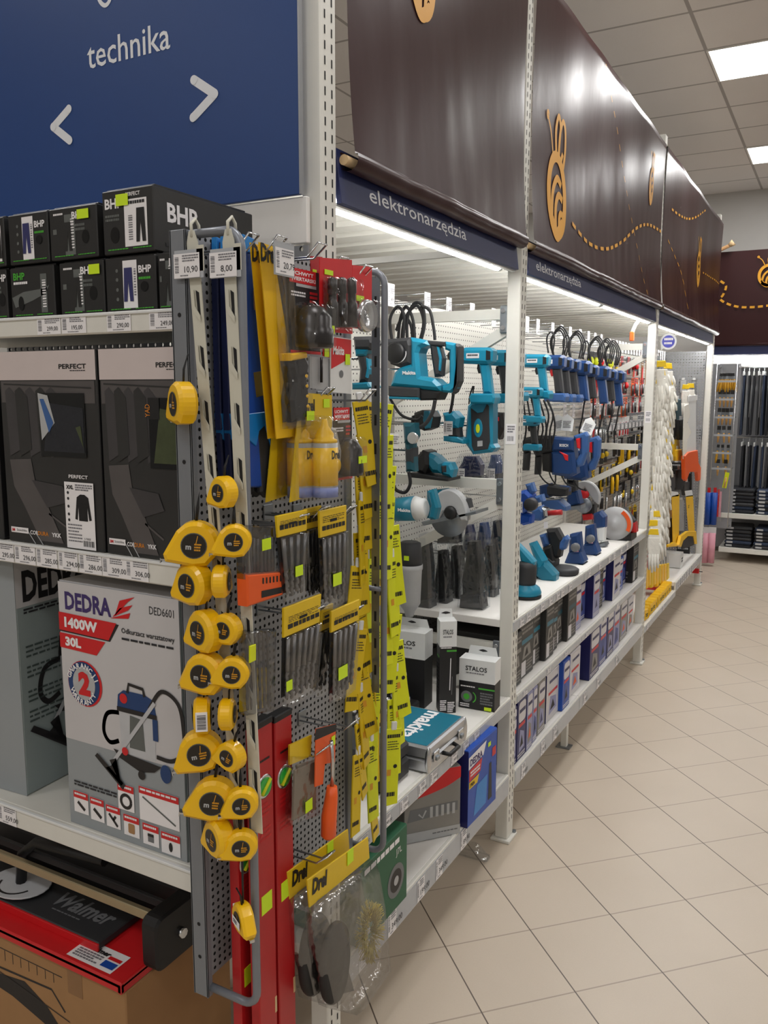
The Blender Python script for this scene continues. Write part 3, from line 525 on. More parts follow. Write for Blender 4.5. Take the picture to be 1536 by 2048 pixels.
# ---- vacuum cleaner cartons
mat('dedra_front', (198, 196, 198), .5, 0, .05, 5); mat('dedra_grey', (150, 156, 160), .5, 0, .06, 5); mat('dedra_side', (146, 158, 158), .5, 0, .08, 5); mat('dedra_dark', (74, 86, 84), .5, 0, .1, 5); mat('dedra_navy', (60, 44, 104), .5); mat('print_black', (30, 28, 30), .5); mat('print_steel', (190, 192, 196), .4)
def vac_art(mb, F, u, v, k, red='red', blue='pro_blue'):   # printed wet-and-dry vacuum picture, k = its height
    S_ = lambda L_: [(u + a * k, v + b * k) for a, b in L_]
    mb.stroke(c2(S_([(.28, .66), (.05, .62), (-.02, .42), (.06, .3), (.2, .34)]), 8), .05 * k, F, 'print_black', 2)
    mb.poly(S_([(.24, .22), (.72, .22), (.74, .68), (.22, .70)]), F, 'print_steel', 3); mb.poly(S_([(.36, .3), (.58, .3), (.56, .64), (.38, .66)]), F, 'print_grey', 4)
    mb.poly(S_([(.2, .7), (.76, .68), (.72, .88), (.6, .92), (.3, .92), (.22, .86)]), F, blue, 4); mb.rect(u + .2 * k, v + .68 * k, u + .76 * k, v + .73 * k, F, 'print_black', 5); mb.disc(u + .3 * k, v + .83 * k, .055 * k, F, red, 5, 16)
    mb.stroke(S_([(.36, .9), (.38, 1.0), (.58, .98), (.6, .9)]), .035 * k, F, 'print_black', 5); mb.stroke(c2(S_([(.66, .78), (.84, 1.0), (1.06, .9), (1.12, .6), (1.1, .4), (.95, .28), (.74, .28)]), 8), .045 * k, F, 'print_black', 5)
    mb.stroke(S_([(.74, .86), (.12, .1)]), .045 * k, F, 'print_steel', 6); mb.poly(S_([(.16, .14), (.08, .04), (-.0, -.0), (.22, -.16), (.25, -.12), (.06, .1)]), F, 'print_black', 7); mb.poly(S_([(-.16, .1), (-.12, .14), (.28, -.14), (.24, -.2)]), F, 'print_black', 7)
    mb.poly(S_([(.12, .24), (.8, .18), (.7, .1), (.5, .06), (.2, .16)]), F, 'print_black', 5); mb.disc(u + .86 * k, v + .12 * k, .075 * k, F, blue, 6, 16, .1 * k); mb.disc(u + .52 * k, v + .03 * k, .05 * k, F, 'print_black', 6); mb.disc(u + .3 * k, v + .25 * k, .045 * k, F, red, 8); mb.rect(u + .7 * k, v + .45 * k, u + .77 * k, v + .68 * k, F, blue, 5)
def wing(mb, F, u, v, k):
    for i in range(3): b = i * .3; mb.poly([(u + (.0 + .12 * i) * k, v + b * k * .2), (u + .9 * k, v + (.1 + b) * k), (u + k * (1.0 + .12 * i), v + (.32 + b) * k), (u + .5 * k, v + (.16 + b * .9) * k)], F, 'red', 4)
def dedra_front(mb, w, h, F):
    mb.rect(0.001, h * .0, w - .001, h * .55, F, 'dedra_grey'); mb.rect(.001, h * .36, w - .001, h, F, 'dedra_front', 2); mb.text('DEDRA', w * .06, h * .895, h * .072, F, 'dedra_navy', 3, w=w * .4, bold=.035); wing(mb, F, w * .45, h * .888, w * .17); mb.text('DED6601', w * .77, h * .93, h * .03, F, 'ink', 3, w=w * .19)
    mb.poly([(0, h * .8), (0, h * .875), (w * .52, h * .868), (w * .44, h * .795)], F, 'print_black', 3); mb.poly([(0, h * .806), (0, h * .878), (w * .5, h * .872), (w * .43, h * .80)], F, 'red', 4); mb.text('1400W', w * .05, h * .823, h * .038, F, 'paper', 5, w=w * .29, bold=.05)
    mb.poly([(0, h * .735), (0, h * .795), (w * .4, h * .79), (w * .32, h * .73)], F, 'red', 4); mb.text('30L', w * .05, h * .748, h * .034, F, 'paper', 5, w=w * .14, bold=.05)
    mb.text('Odkurzacz warsztatowy', w * .54, h * .84, h * .02, F, 'ink', 4, w=w * .42, bold=.015); mb.scribble(w * .54, h * .808, w * .95, h * .822, 1, F, 'ink', 4)
    c, d = w * .205, h * .605; mb.disc(c, d, w * .15, F, 'red', 4, 28, h * .092); mb.disc(c - w * .008, d, w * .138, F, 'pro_blue', 5, 28, h * .088); mb.disc(c - w * .005, d, w * .098, F, 'light_grey', 6, 28, h * .066); mb.text('2', c, d - h * .04, h * .085, F, 'red', 7, align='c', bold=.06)
    for tx, up in (('GWARANCJI', 1), ('WARRANTY', 0)):
        for i, ch in enumerate(tx):
            an = math.radians((155 - 130 * i / (len(tx) - 1)) if up else (-155 + 130 * i / (len(tx) - 1))); r1, r2 = w * .115, h * .074; mb.text(ch, c + r1 * math.cos(an) - w * .012, d + r2 * math.sin(an) - h * .012, h * .022, F, 'paper', 7, align='c', rot=an - math.pi / 2 if up else an + math.pi / 2, bold=.03)
    vac_art(mb, F, w * .36, h * .285, h * .36)
    mb.scribble(w * .06, h * .165, w * .44, h * .19, 2, F, 'ink', 4)
    for i, (u0, v0, u1, v1) in enumerate([(.45, .13, .585, .235), (.63, .115, .95, .25), (.05, .055, .18, .145), (.2, .045, .32, .14), (.34, .04, .46, .13), (.49, .03, .62, .115), (.65, .02, .78, .105), (.8, .01, .95, .095)]):
        u0, v0, u1, v1 = u0 * w, v0 * h, u1 * w, v1 * h; mb.rect(u0, v0, u1, v1, F, 'paper', 4); mb.rect(u0, v1 - .028 * h, u1, v1, F, 'red', 5); mb.scribble(u0 + .004, v1 - .02 * h, u1 - .006, v1 - .006 * h, 1, F, 'paper', 6); a, b = (u0 + u1) / 2, v0 + (v1 - v0) * .36; e = (v1 - v0) * .25
        if i == 0: mb.stroke(arc(a, b, e, 0, 360, 18), e * .5, F, 'print_black', 5)
        elif i == 1: mb.stroke([(u0 + .01, v1 - .04 * h), (u1 - .01, v0 + .01)], .004, F, 'print_grey', 5)
        elif i in (2, 3): mb.stroke([(a - e * .8, b + e * .6), (a + e * .9, b - e * .7)], e * .6, F, 'print_black', 5)
        elif i == 4: mb.stroke([(a - e, b + e), (a + e, b - e)], e * .5, F, 'print_black', 5).stroke([(a, b), (a + e * .6, b + e * .8)], e * .5, F, 'print_black', 5)
        elif i == 5: mb.poly(rrect(a - e * .8, b - e * .9, a + e * .8, b + e, e * .3), F, 'cardboard', 5)
        elif i == 6: mb.rect(a - e * .7, b - e * .8, a + e * .7, b + e * .8, F, 'mid_grey', 5).rect(a - e * .7, b + e * .3, a + e * .7, b + e * .8, F, 'black', 6)
        else: mb.disc(a, b, e * .45, F, 'print_black', 5, 14, e * .9)
    return mb
w, d, h = .345, .37, .555
t = thing('vacuum_carton', 'grey vacuum cleaner carton with red 1400W banner facing the camera', 'box', (-1.462, EY + .02, .806))
mb = MB().box(0, 0, 0, w, d, h, 'dedra_grey', .003); dedra_front(mb, w, h, fr((0, 0, 0), (1, 0, 0), (0, 0, 1)))
G = fr((w, 0, 0), (0, 1, 0), (0, 0, 1)); mb.rect(0, 0, d, h, G, 'dedra_side'); mb.poly([(.05, .1), (.2, .16), (.3, .05), (.12, .02)], G, 'dedra_dark', 2); mb.scribble(.06, .12, .3, .2, 5, G, 'dedra_grey', 3)
for a in (.07, .17): mb.disc(a, .055, .02, G, 'dedra_dark', 4)
obj('carton', mb, t); obj('lid_flap', MB().box(.002, .002, h, w - .002, d * .5, h + .002, 'dedra_front').box(.002, d * .5, h, w - .002, d - .002, h + .0015, 'dedra_front'), t)
p = at_z(55, 1592, .806)
t = thing('vacuum_carton', 'dark grey vacuum cleaner carton turned sideways beside the red-bannered one', 'box', (p.x, p.y, .806), (0, 0, math.radians(3)))
mb = MB().box(-.34, 0, 0, 0, .31, .575, 'dedra_side', .003); G = fr((0, 0, 0), (0, 1, 0), (0, 0, 1)); mb.rect(0, .46, .31, .575, G, 'dedra_front'); mb.text('DEDRA', -.0 + .02, .475, .075, G, 'print_black', 2, w=.2, bold=.04); wing(mb, G, .23, .48, .09); mb.scribble(.02, .44, .2, .455, 2, G, 'ink', 2)
for z in (.33, .28, .22, .17): mb.scribble(.02, z, .19, z + .035, 3, G, 'dedra_dark', 2, .4, int(z * 100))
vac_art(mb, G, .06, .13, .27, 'red_deep', 'print_black'); H_ = fr((-.34, 0, 0), (1, 0, 0), (0, 0, 1)); mb.rect(.0, .0, .34, .575, H_, 'dedra_grey')
obj('carton', mb, t)
# ---- tile cutter on its carton under the low shelf
t = thing('cardboard_carton', 'large brown cardboard carton carrying the red tile cutter', 'box', (-2.2, 1.235, 0), (0, 0, 0))
mb = MB().box(0, 0, .0, .852, .37, .40, 'cardboard', .003); F = fr((0, 0, 0), (1, 0, 0), (0, 0, 1)); mb.stroke([(.4, .305), (.6, .315), (.645, .27)], .006, F, 'print_black', 1); mb.poly([(.35, .28), (.5, .30), (.58, .262), (.63, .215), (.66, .17), (.6, .2), (.45, .24), (.36, .25)], F, 'print_black', 1)
for i in range(8): mb.stroke([(.4 + .03 * i, .33 + .001 * i), (.4 + .03 * i, .36)], .002, F, 'print_black', 1)
mb.stroke([(.38, .362), (.64, .362)], .0025, F, 'print_black', 1).stroke([(.36, .30), (.66, .25)], .003, F, 'print_black', 2); mb.text('LV7', .46, .085, .07, F, 'print_black', 1, rot=.05, bold=.05, shear=.3)
obj('carton', mb, t); mat('tape_brown', (142, 104, 66), .3); obj('packing_tape', MB().box(.66, -.0008, .33, .71, 0, .4, 'tape_brown').box(.66, 0, .4, .71, .37, .4008, 'tape_brown'), t)
t = thing('tile_cutter', 'red tile cutter with black cutting table and steel rail on a brown carton', 'tile cutter', (-2.14, 1.225, .402))
obj('base_plate', MB().box(0, .0, .012, .79, .26, .028, 'red', .003).box(0, 0, 0, .79, .01, .024, 'red', .002).box(.78, 0, 0, .79, .25, .02, 'red'), t); obj('dark_shadow_block', MB().box(0, .21, .03, .80, .33, .14, 'black', .006), t)  # black rear box stands in for deep shadow and a dark object behind the rail
F = fr((0, 0, .0285), (1, 0, 0), (0, 1, 0)); mb = MB().rect(.60, .01, .745, .075, F, 'paper'); mb.text('Walmer', .625, .05, .014, F, 'print_black', 3, w=.075, bold=.05, shear=.2).rect(.7, .02, .74, .04, F, 'blue', 3).rect(.7, .045, .74, .055, F, 'red', 3).scribble(.61, .015, .69, .045, 4, F, 'ink_grey', 3); obj('maker_sticker', mb, t, label='white maker sticker')
mb = MB().box(.0, .055, .03, .66, .20, .05, 'charcoal', .003); mb.box(0, .05, .028, .662, .056, .048, 'red', .001); F = fr((0, .055, .0505), (1, 0, 0), (0, 1, 0)); mb.text('Walmer', .43, .055, .055, F, 'mid_grey', 1, w=.2, bold=.03, shear=.2); mb.scribble(.45, .035, .55, .042, 1, F, 'mid_grey', 1); obj('cutting_table', mb, t)
r0 = at_y(5, 1722, 1.36); r1 = at_y(300, 1842, 1.36)
mat('brass_steel', (176, 164, 134), .3, .7, .1); obj('rail', MB().box(.0, .09, .128, .815, .105, .152, 'brass_steel', .002).box(0, .14, .13, .815, .152, .15, 'charcoal', .002), t)
obj('end_block', MB().prism(rrect(.0, .0, .17, .135, .025), fr((.795, .06, .026), (0, 1, 0), (0, 0, 1)), 0, .05, 'black', .006), t)
obj('angle_gauge', MB().prism([(.09 * math.cos(math.radians(a)), .07 * math.sin(math.radians(a))) for a in range(0, 360, 15)], fr((.3, .12, .06), (1, 0, 0), (0, 1, 0)), 0, .004, 'print_steel', .001).stroke(arc(0, 0, .055, 200, 340), .006, fr((.3, .12, .064), (1, 0, 0), (0, 1, 0)), 'print_black', 1), t)
obj('handle_bar', MB().tube([(.3, .12, .06), (.3, .13, .14), (.36, .13, .19), (.6, .14, .20)], .014, 'black', 8), t)
obj('bolt', MB().cyl((.84, .14, .09), (.856, .14, .09), .012, 'chrome', n=8), t)
# ================================================================ side display rack fixed to the end cap
RX = -1.035; RY0, RY1 = 1.146, 1.705
mat('rack_grey', (126, 130, 136), .45, .2, .05)
t = thing('side_display_rack', 'grey perforated side rack with two tall rod loops hung with hand tools', 'display rack', (RX, RY0, 0))
obj('peg_sheet', MB().box(-.006, .02, .60, 0, RY1 - RY0, 2.045, 'peg_grey'), t)
mb = MB().box(-.022, 0, .575, .014, .004, 2.045, 'rack_grey', .001).box(-.022, 0, .575, -.019, .05, 2.045, 'rack_grey').box(.011, 0, .575, .014, .014, 2.045, 'rack_grey')
F = fr((-.022, 0, 0), (1, 0, 0), (0, 0, 1))
for z in (.66, .73, 1.64, 1.9): mb.disc(.018, z, .004, F, 'dark_slot')
obj('front_channel', mb, t)
obj('rear_channel', MB().box(-.004, RY1 - RY0 - .012, .60, .008, RY1 - RY0 + .012, 2.045, 'rack_grey', .002), t)
def loop(y, x1, z0, z1, r=.008):
    c = .032; P = [(-.01, y, z1)] + [(x1 - c + c * math.sin(a), y, z1 - c + c * math.cos(a)) for a in [math.radians(15 * q) for q in range(7)]] + [(x1 - c + c * math.cos(a), y, z0 + c - c * math.sin(a)) for a in [math.radians(15 * q) for q in range(7)]] + [(-.01, y, z0)]
    return MB().tube(P, r, 'rod_grey', 10)
obj('rod_loop', loop(.012, .126, .592, 2.037), t); obj('rod_loop', loop(RY1 - RY0 + .02, .092, .61, 2.04), t)
obj('rod_brace', MB().cyl((0, RY1 - RY0 + .02, 1.293), (.092, RY1 - RY0 + .02, 1.293), .007, 'rod_grey'), t)

def hook(px, py, X, lab, ticket=None, L=None, double=True):   # peg hook whose tip shows at a photo point
    p = at_x(px, py, X); L = X - RX; t = thing('peg_hook', lab, 'hook', (RX, p.y, p.z), group='wire hooks on the side rack'); mb = MB(); w = .011 if double else 0
    if double: mb.tube([(0, -w, -.008), (L * .82, -w, -.008), (L, -w * 1.3, .016), (L, w * 1.3, .016), (L * .82, w, -.008), (0, w, -.008)], .0022, 'chrome', 6)
    else: mb.tube([(0, 0, 0), (L * .8, 0, 0), (L, 0, .014)], .0024, 'chrome', 6)
    obj('wire', mb, t); obj('back_plate', MB().box(0, -.016, -.02, .004, .016, .012, 'zinc', .001), t)
    if ticket:
        mb = MB().box(L + .002, -.03, -.052, L + .004, .03, .006, 'tag_holder').cyl((L + .003, -.03, .006), (L + .003, .03, .006), .004, 'clear'); F = fr((L + .004, -.03, -.05), (0, 1, 0), (0, 0, 1)); price_label(mb, .002, .001, .056, .044, F, ticket); obj('price_ticket', mb, t)
    return t
for a in [(508, 487, -.90, 'wire hook holding the long blue sleeved tools'), (565, 492, -.885, 'wire hook with a price ticket in front of the yellow saw card', '20,79'), (645, 505, -.885, 'wire hook holding the drill chuck card'), (690, 532, -.885, 'wire hook holding the three-socket card'), (738, 548, -.90, 'wire hook holding the red wheel card'),
          (662, 792, -.89, 'wire hook over the chalk bottle packs'), (745, 794, -.90, 'wire hook over the lower drill chuck card'), (610, 1046, -.88, 'wire hook holding the upper nearer drill bit pouches'), (652, 1030, -.89, 'wire hook behind the upper drill bit pouches'), (706, 1028, -.89, 'wire hook holding the upper farther drill bit pouches'), (646, 1228, -.88, 'wire hook holding the lower nearer drill bit pouches'), (720, 1228, -.89, 'wire hook holding the lower farther drill bit pouches'), (655, 1508, -.88, 'wire hook holding the bag with a yellow header'), (712, 1455, -.89, 'wire hook holding the orange-handled scraper'), (662, 1722, -.87, 'wire hook holding the large clear bags')]: hook(*a)

# ---- hang strips with tape measures
mat('tape_yellow', (244, 192, 12), .33, 0, .03, 20, 0, 0, .2); mat('label_black', (34, 30, 24), .35)
def strip(top, bot, lab, ticket):
    tp, bt = V3(top), V3(bot); t = thing('hang_strip', lab, 'hang strip', tp, (0, 0, 0), 'plastic hang strips on the rod loop'); d = bt - tp; L = d.length; a = math.atan2(d.x, -d.z)
    mb = MB().prism([(-.006, .0), (.006, .0), (.0125, -.02), (.0125, -L), (-.0125, -L), (-.0125, -.02)], fr((0, .001, 0), (1, 0, 0), (0, 0, 1)), 0, .002, 'cream_plastic'); mb.tube([(0, 0, -.01), (0, 0, .012), (0, .012, .022), (0, .02, .012), (0, .02, 0)], .003, 'cream_plastic', 6)
    F = fr((0, -.001, 0), (1, 0, 0), (0, 0, 1)); z = -.10
    while z > -L + .03:
        mb.poly([(-.0, z), (.007, z - .005), (.007, z - .05), (.001, z - .035)], F, 'dark_slot', 1); mb.prism([(-.009, z), (-.002, z), (-.002, z - .028), (.008, z - .045), (.008, z - .055), (-.004, z - .04), (-.009, z - .03)], fr((0, -.003, 0), (1, 0, 0), (0, 0, 1)), 0, .002, 'cream_plastic'); z -= .095
    for f in (mb,): f.xf(Matrix.Rotation(-a, 4, 'Y'))
    obj('strip_body', mb, t); mb = MB().box(-.03, -.012, -.046, .034, -.0105, .002, 'tag_holder').box(.02, -.012, -.035, .036, -.0115, .008, 'cream_plastic'); F = fr((-.03, -.0125, -.045), (1, 0, 0), (0, 0, 1)); price_label(mb, -.001, 0, .058, .041, F, ticket)
    mb.xf(Matrix.Translation((0, 0, -.035))); obj('price_ticket', mb, t)
    return t
s1 = at_y(383, 462, 1.150); s2 = at_y(456, 458, 1.150)
strip(s1, (s1.x + .075, 1.140, .92), 'cream plastic hang strip of larger tape measures under the 10,90 ticket', '10,90'); strip(s2, (s2.x + .035, 1.140, .96), 'cream plastic hang strip of smaller tape measures under the 8,00 ticket', '8,00')
def tape_parts(t, s, side):
    k = s / .078; prof = [(-.046 * k, -.030 * k), (-.0 * k, -.036 * k), (.022 * k, -.033 * k)] + [(.002 * k + .038 * k * math.cos(math.radians(a)), .002 * k + .037 * k * math.sin(math.radians(a))) for a in range(-45, 125, 12)] + [(-.030 * k, .022 * k), (-.050 * k, -.018 * k)]
    F = fr((0, .017 * k, 0), (1, 0, 0), (0, 0, 1)); obj('case', MB().prism(prof, F, 0, .034 * k, 'tape_yellow', .006 * k, False), t)
    F = fr((0, -.0172 * k, 0), (1, 0, 0), (0, 0, 1)); G = fr((0, .0172 * k, 0), (-1, 0, 0), (0, 0, 1))
    for H_ in (F, G):
        mb = MB(); mb.disc(0, 0, .0215 * k, H_, 'print_grey', 1).disc(0, 0, .020 * k, H_, 'label_black', 2); mb.stroke([(.003 * k, .001 * k), (.006 * k, .017 * k)], .0012 * k, H_, 'gold', 3); mb.text('m', -.013 * k, -.006 * k, .009 * k, H_, 'light_grey', 3, bold=.04).scribble(.001 * k, -.01 * k, .015 * k, .004 * k, 3, H_, 'gold', 3, .6, int(s * 999))
        obj('label_disc', mb, t, label='black round label')
    obj('tape_tongue', MB().box(-.055 * k, -.006 * k, -.030 * k, -.044 * k, .006 * k, -.027 * k, 'chrome').box(-.056 * k, -.006 * k, -.034 * k, -.0545 * k, .006 * k, -.026 * k, 'chrome'), t)
    obj('strap', MB().tube([(0, .003, .034 * k), (.002, .004, .06 * k), (.001, .012, .085 * k), (-.001, .004, .06 * k), (-.002, .003, .034 * k)], .0016, 'black', 6), t)
    if side: 
        E = fr((.0405 * k, 0, 0), (0, 1, 0), (0, 0, 1)); mb = MB().box(.036 * k, -.012 * k, -.02 * k, .041 * k, .012 * k, .02 * k, 'paper'); mb.barcode(-.009 * k, -.015 * k, .009 * k, .016 * k, fr((.041 * k, 0, 0), (0, 1, 0), (0, 0, 1)), 'ink', 1, True, 12); obj('barcode_sticker', mb, t, label='white barcode sticker')
T1 = [(365, 808, .078, -30, 0), (391, 1088, .084, 32, 4), (388, 1168, .080, -8, 0), (411, 1262, .080, -14, 0), (412, 1347, .080, 8, 0), (405, 1430, .068, -52, 0), (400, 1502, .080, 34, -10), (427, 1598, .084, 30, 6), (438, 1675, .076, -22, 0)]
T2 = [(447, 985, .058, -12, 0), (468, 1082, .060, 34, 0), (443, 1163, .060, -62, 0), (453, 1258, .058, 4, 4), (466, 1345, .060, 26, 4), (455, 1428, .058, -62, 0), (462, 1512, .058, -2, 14), (483, 1606, .060, 36, -2), (482, 1690, .060, 36, 0), (487, 1836, .058, 150, 0)]
for lst, nm, big in ((T1, '10,90', 'larger'), (T2, '8,00', 'smaller')):
    for i, (px, py, s, yaw, roll) in enumerate(lst):
        p = at_y(px, py, 1.118 if big == 'larger' else 1.122)
        lab = big + ' yellow tape measure, ' + ORD[i] + ' from the top under the ' + nm + ' ticket'
        if big == 'smaller' and i == 9: lab = 'yellow tape measure hanging alone in front of the red spirit levels'
        t = thing('tape_measure', lab, 'tape measure', (p.x, p.y, p.z), (0, math.radians(roll), math.radians(yaw)), 'yellow tape measures on the hang strips'); tape_parts(t, s, yaw in (-52, 150))
        if big == 'smaller' and i == 9:
            F = fr((0, .0172 * .75, 0), (-1, 0, 0), (0, 0, 1)); obj('paper_sticker', MB().rect(-.018, -.012, .018, .004, F, 'paper', 4).scribble(-.012, -.008, .005, 0, 2, F, 'ink', 5), t, label='white paper sticker')
            obj('hanging_cord', MB().tube([(0, 0, .03), (.001, 0, .08), (.002, 0, .14), (-.004, 0, .14), (-.001, 0, .08), (0, 0, .03)], .0016, 'black', 6), t)

# ---- hanging goods on the rack; local frame: x away from the sheet, y along it, z up
def lc(pts, X, b): return [(p.y - b.y, p.z - b.z) for p in (at_x(a, c, X) for a, c in pts)]
YZ = lambda x: fr((x, 0, 0), (0, 1, 0), (0, 0, 1))
def hung(name, lab, cat, px, py, X, group): p = at_x(px, py, X); return thing(name, lab, cat, (X, p.y, p.z), group=group), p
def sticker(t, pts, X, b, lv): q = lc(pts, X, b); obj('price_sticker', MB().prism([q[0], (q[1][0], q[0][1]), q[1], (q[0][0], q[1][1])], YZ(lv), 0, .0008, 'sticker'), t, label='lime price sticker')
# long blue sleeved tools
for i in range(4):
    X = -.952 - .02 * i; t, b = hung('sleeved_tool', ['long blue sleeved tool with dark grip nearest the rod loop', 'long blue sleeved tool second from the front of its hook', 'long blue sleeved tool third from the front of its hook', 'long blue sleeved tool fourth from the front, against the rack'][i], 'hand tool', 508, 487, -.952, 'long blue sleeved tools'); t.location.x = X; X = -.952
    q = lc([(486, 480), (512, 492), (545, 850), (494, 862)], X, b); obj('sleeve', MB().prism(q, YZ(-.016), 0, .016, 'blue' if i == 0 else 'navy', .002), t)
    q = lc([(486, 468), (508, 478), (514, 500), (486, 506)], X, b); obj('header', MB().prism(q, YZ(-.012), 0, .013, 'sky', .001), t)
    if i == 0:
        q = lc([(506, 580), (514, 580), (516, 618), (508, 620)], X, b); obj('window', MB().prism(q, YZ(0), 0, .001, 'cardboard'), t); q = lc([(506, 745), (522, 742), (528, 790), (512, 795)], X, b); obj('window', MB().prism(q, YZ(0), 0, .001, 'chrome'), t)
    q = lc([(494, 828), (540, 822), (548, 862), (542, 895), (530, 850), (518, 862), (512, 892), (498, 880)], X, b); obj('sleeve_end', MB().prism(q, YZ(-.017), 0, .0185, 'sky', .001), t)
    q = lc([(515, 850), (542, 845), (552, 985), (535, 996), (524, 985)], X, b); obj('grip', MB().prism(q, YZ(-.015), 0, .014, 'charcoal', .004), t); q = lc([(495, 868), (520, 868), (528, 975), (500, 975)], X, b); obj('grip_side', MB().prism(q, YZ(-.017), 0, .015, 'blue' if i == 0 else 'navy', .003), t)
    if i == 0: sticker(t, [(535, 938), (551, 957)], X, b, .001)
# yellow saw cards
for i in range(2):
    X = -.915 - .016 * i; t, b = hung('saw_card', ['yellow card with a black-gripped pull saw in front', 'yellow saw card mostly hidden behind the front one'][i], 'hand saw', 530, 495, -.915, 'yellow saw cards'); t.location.x = X; t.location.y -= .004 * i; X = -.915
    q = lc([(518, 484), (545, 492), (606, 870), (553, 878)], X, b); mb = MB().prism(q, YZ(-.002), 0, .002, 'yellow'); a, c = lc([(521, 520)], X, b)[0]; mb.text('Drel', a, c, .03, YZ(0), 'black', 2, w=.045, bold=.04); obj('backing_card', mb, t)
    q = lc([(557, 510), (583, 560), (590, 712), (577, 715), (568, 600)], X, b); obj('saw_blade', MB().prism(q, YZ(.002), 0, .002, 'drill_steel'), t)
    q = lc([(562, 716), (592, 712), (600, 730), (596, 760), (600, 790), (597, 838), (568, 845), (564, 800), (570, 765)], X, b); mb = MB().prism(q, YZ(.0), 0, .024, 'black_rubber', .007)
    for k in range(5): a, c = lc([(592 + k, 752 + 20 * k)], X, b)[0]; mb.ball((.02, a, c), (.006, .007, .005), 'yellow', 8, 5)
    obj('grip', mb, t); q = lc([(560, 708), (592, 704), (594, 716), (562, 722)], X, b); obj('grip_collar', MB().prism(q, YZ(.0), 0, .026, 'yellow', .003), t)
    q = lc([(546, 500), (562, 512), (575, 700), (600, 706), (606, 850), (562, 858), (550, 640)], X, b); obj('blister', MB().prism(q, YZ(.0), 0, .028, 'clear', .004), t)
    if i == 0: sticker(t, [(588, 822), (603, 840)], X, b, .029)
def chuck_card(px0, py0, px1, py1, X, lab, par=True):
    t, b = hung('chuck_card', lab, 'drill chuck', (px0 + px1) / 2, py0, X, 'drill chuck cards'); w = abs(at_x(px1, py0, X).y - at_x(px0, py0, X).y); h = abs(at_x(px0, py1, X).z - at_x(px0, py0, X).z)
    mb = MB().box(-.0015, -w / 2, -h, 0, w / 2, 0, 'black', 0); F = YZ(0); mb.rect(-w / 2, -.17 * h, w * .36, -.0 * h, F, 'red'); mb.text('UCHWYT', -w * .45, -.075 * h, .045 * h, F, 'paper', 2, w=w * .72, bold=.03); mb.text('WIERTARSKI', -w * .46, -.14 * h, .045 * h, F, 'paper', 2, w=w * .8, bold=.03); mb.rect(-w * .3, -.21 * h, w * .36, -.175 * h, F, 'light_grey', 2); mb.scribble(-w * .46, -.34 * h, w * .0, -.27 * h, 2, F, 'paper', 2); mb.scribble(w * .14, -.4 * h, w * .4, -.25 * h, 3, F, 'red', 2); mb.rect(-w / 2, -h, w / 2, -.965 * h, F, 'red', 2); obj('backing_card', mb, t)
    obj('chuck', MB().lathe((.018, 0, -.93 * h), (0, 0, 1), [(.0, 0), (.36 * w, .0), (.38 * w, .05 * h), (.38 * w, .22 * h), (.35 * w, .24 * h), (.35 * w, .36 * h), (.2 * w, .48 * h), (.12 * w, .5 * h)], 'black_oxide', 20), t)
    obj('blister', MB().prism(rrect(-w * .46, -.97 * h, w * .46, -.4 * h, .012), YZ(0), 0, .045, 'clear', .008), t); obj('price_sticker', MB().box(.0455, -w * .16, -.76 * h, .0463, w * .3, -.66 * h, 'sticker'), t, label='lime price sticker')
chuck_card(579, 540, 640, 712, -.905, 'black and red drill chuck card near the top of the rack'); chuck_card(667, 815, 704, 962, -.93, 'smaller drill chuck card beside the chalk bottles')
# three-socket card and red wheel card
t, b = hung('socket_card', 'red clear-fronted card with three black socket drivers', 'socket set', 672, 515, -.885, None); X = -.885
q = lc([(640, 515), (704, 520), (705, 668), (640, 662)], X, b); obj('backing_card', MB().prism(q, YZ(-.002), 0, .002, 'red'), t)
for pxx in (653, 672, 692):
    (ya, za), (yb, zb) = lc([(pxx, 655), (pxx, 560)], X, b); obj('socket_driver', MB().lathe((.014, ya, za), (0, 0, 1), [(.011, 0), (.011, .045), (.008, .05), (.008, (zb - za) * .7), (.0095, (zb - za) * .72), (.0095, (zb - za)), (.004, (zb - za) + .004)], 'black_oxide', 14), t)
q = lc([(642, 555), (704, 560), (704, 664), (642, 658)], X, b); obj('blister', MB().prism(q, YZ(0), 0, .03, 'clear', .005), t); sticker(t, [(648, 538), (665, 552)], X, b, .001)
t, b = hung('wheel_card', 'red card with a silver cup wheel under clear plastic', 'grinding wheel', 725, 530, -.915, None); X = -.915
q = lc([(705, 530), (744, 534), (743, 660), (705, 656)], X, b); mb = MB().prism(q, YZ(-.002), 0, .002, 'red'); obj('backing_card', mb, t); (y0, z0), = lc([(724, 632)], X, b)
obj('cup_wheel', MB().lathe((.002, y0, z0), (1, 0, 0), [(.034, 0), (.035, .01), (.031, .02), (.02, .012), (.011, .014), (.006, .008)], 'chrome', 24), t); sticker(t, [(711, 590), (726, 604)], X, b, .002); q = lc([(707, 598), (742, 602), (742, 656), (707, 652)], X, b); obj('blister', MB().prism(q, YZ(0), 0, .026, 'clear', .004), t)
t, b = hung('red_accessory_card', 'red accessory card tucked behind the three-socket card', 'tool card', 632, 512, -.93, None); q = lc([(622, 512), (645, 514), (645, 640), (622, 636)], -.93, b); obj('backing_card', MB().prism(q, YZ(-.002), 0, .002, 'red_deep'), t); sticker(t, [(624, 538), (632, 552)], -.93, b, .001)
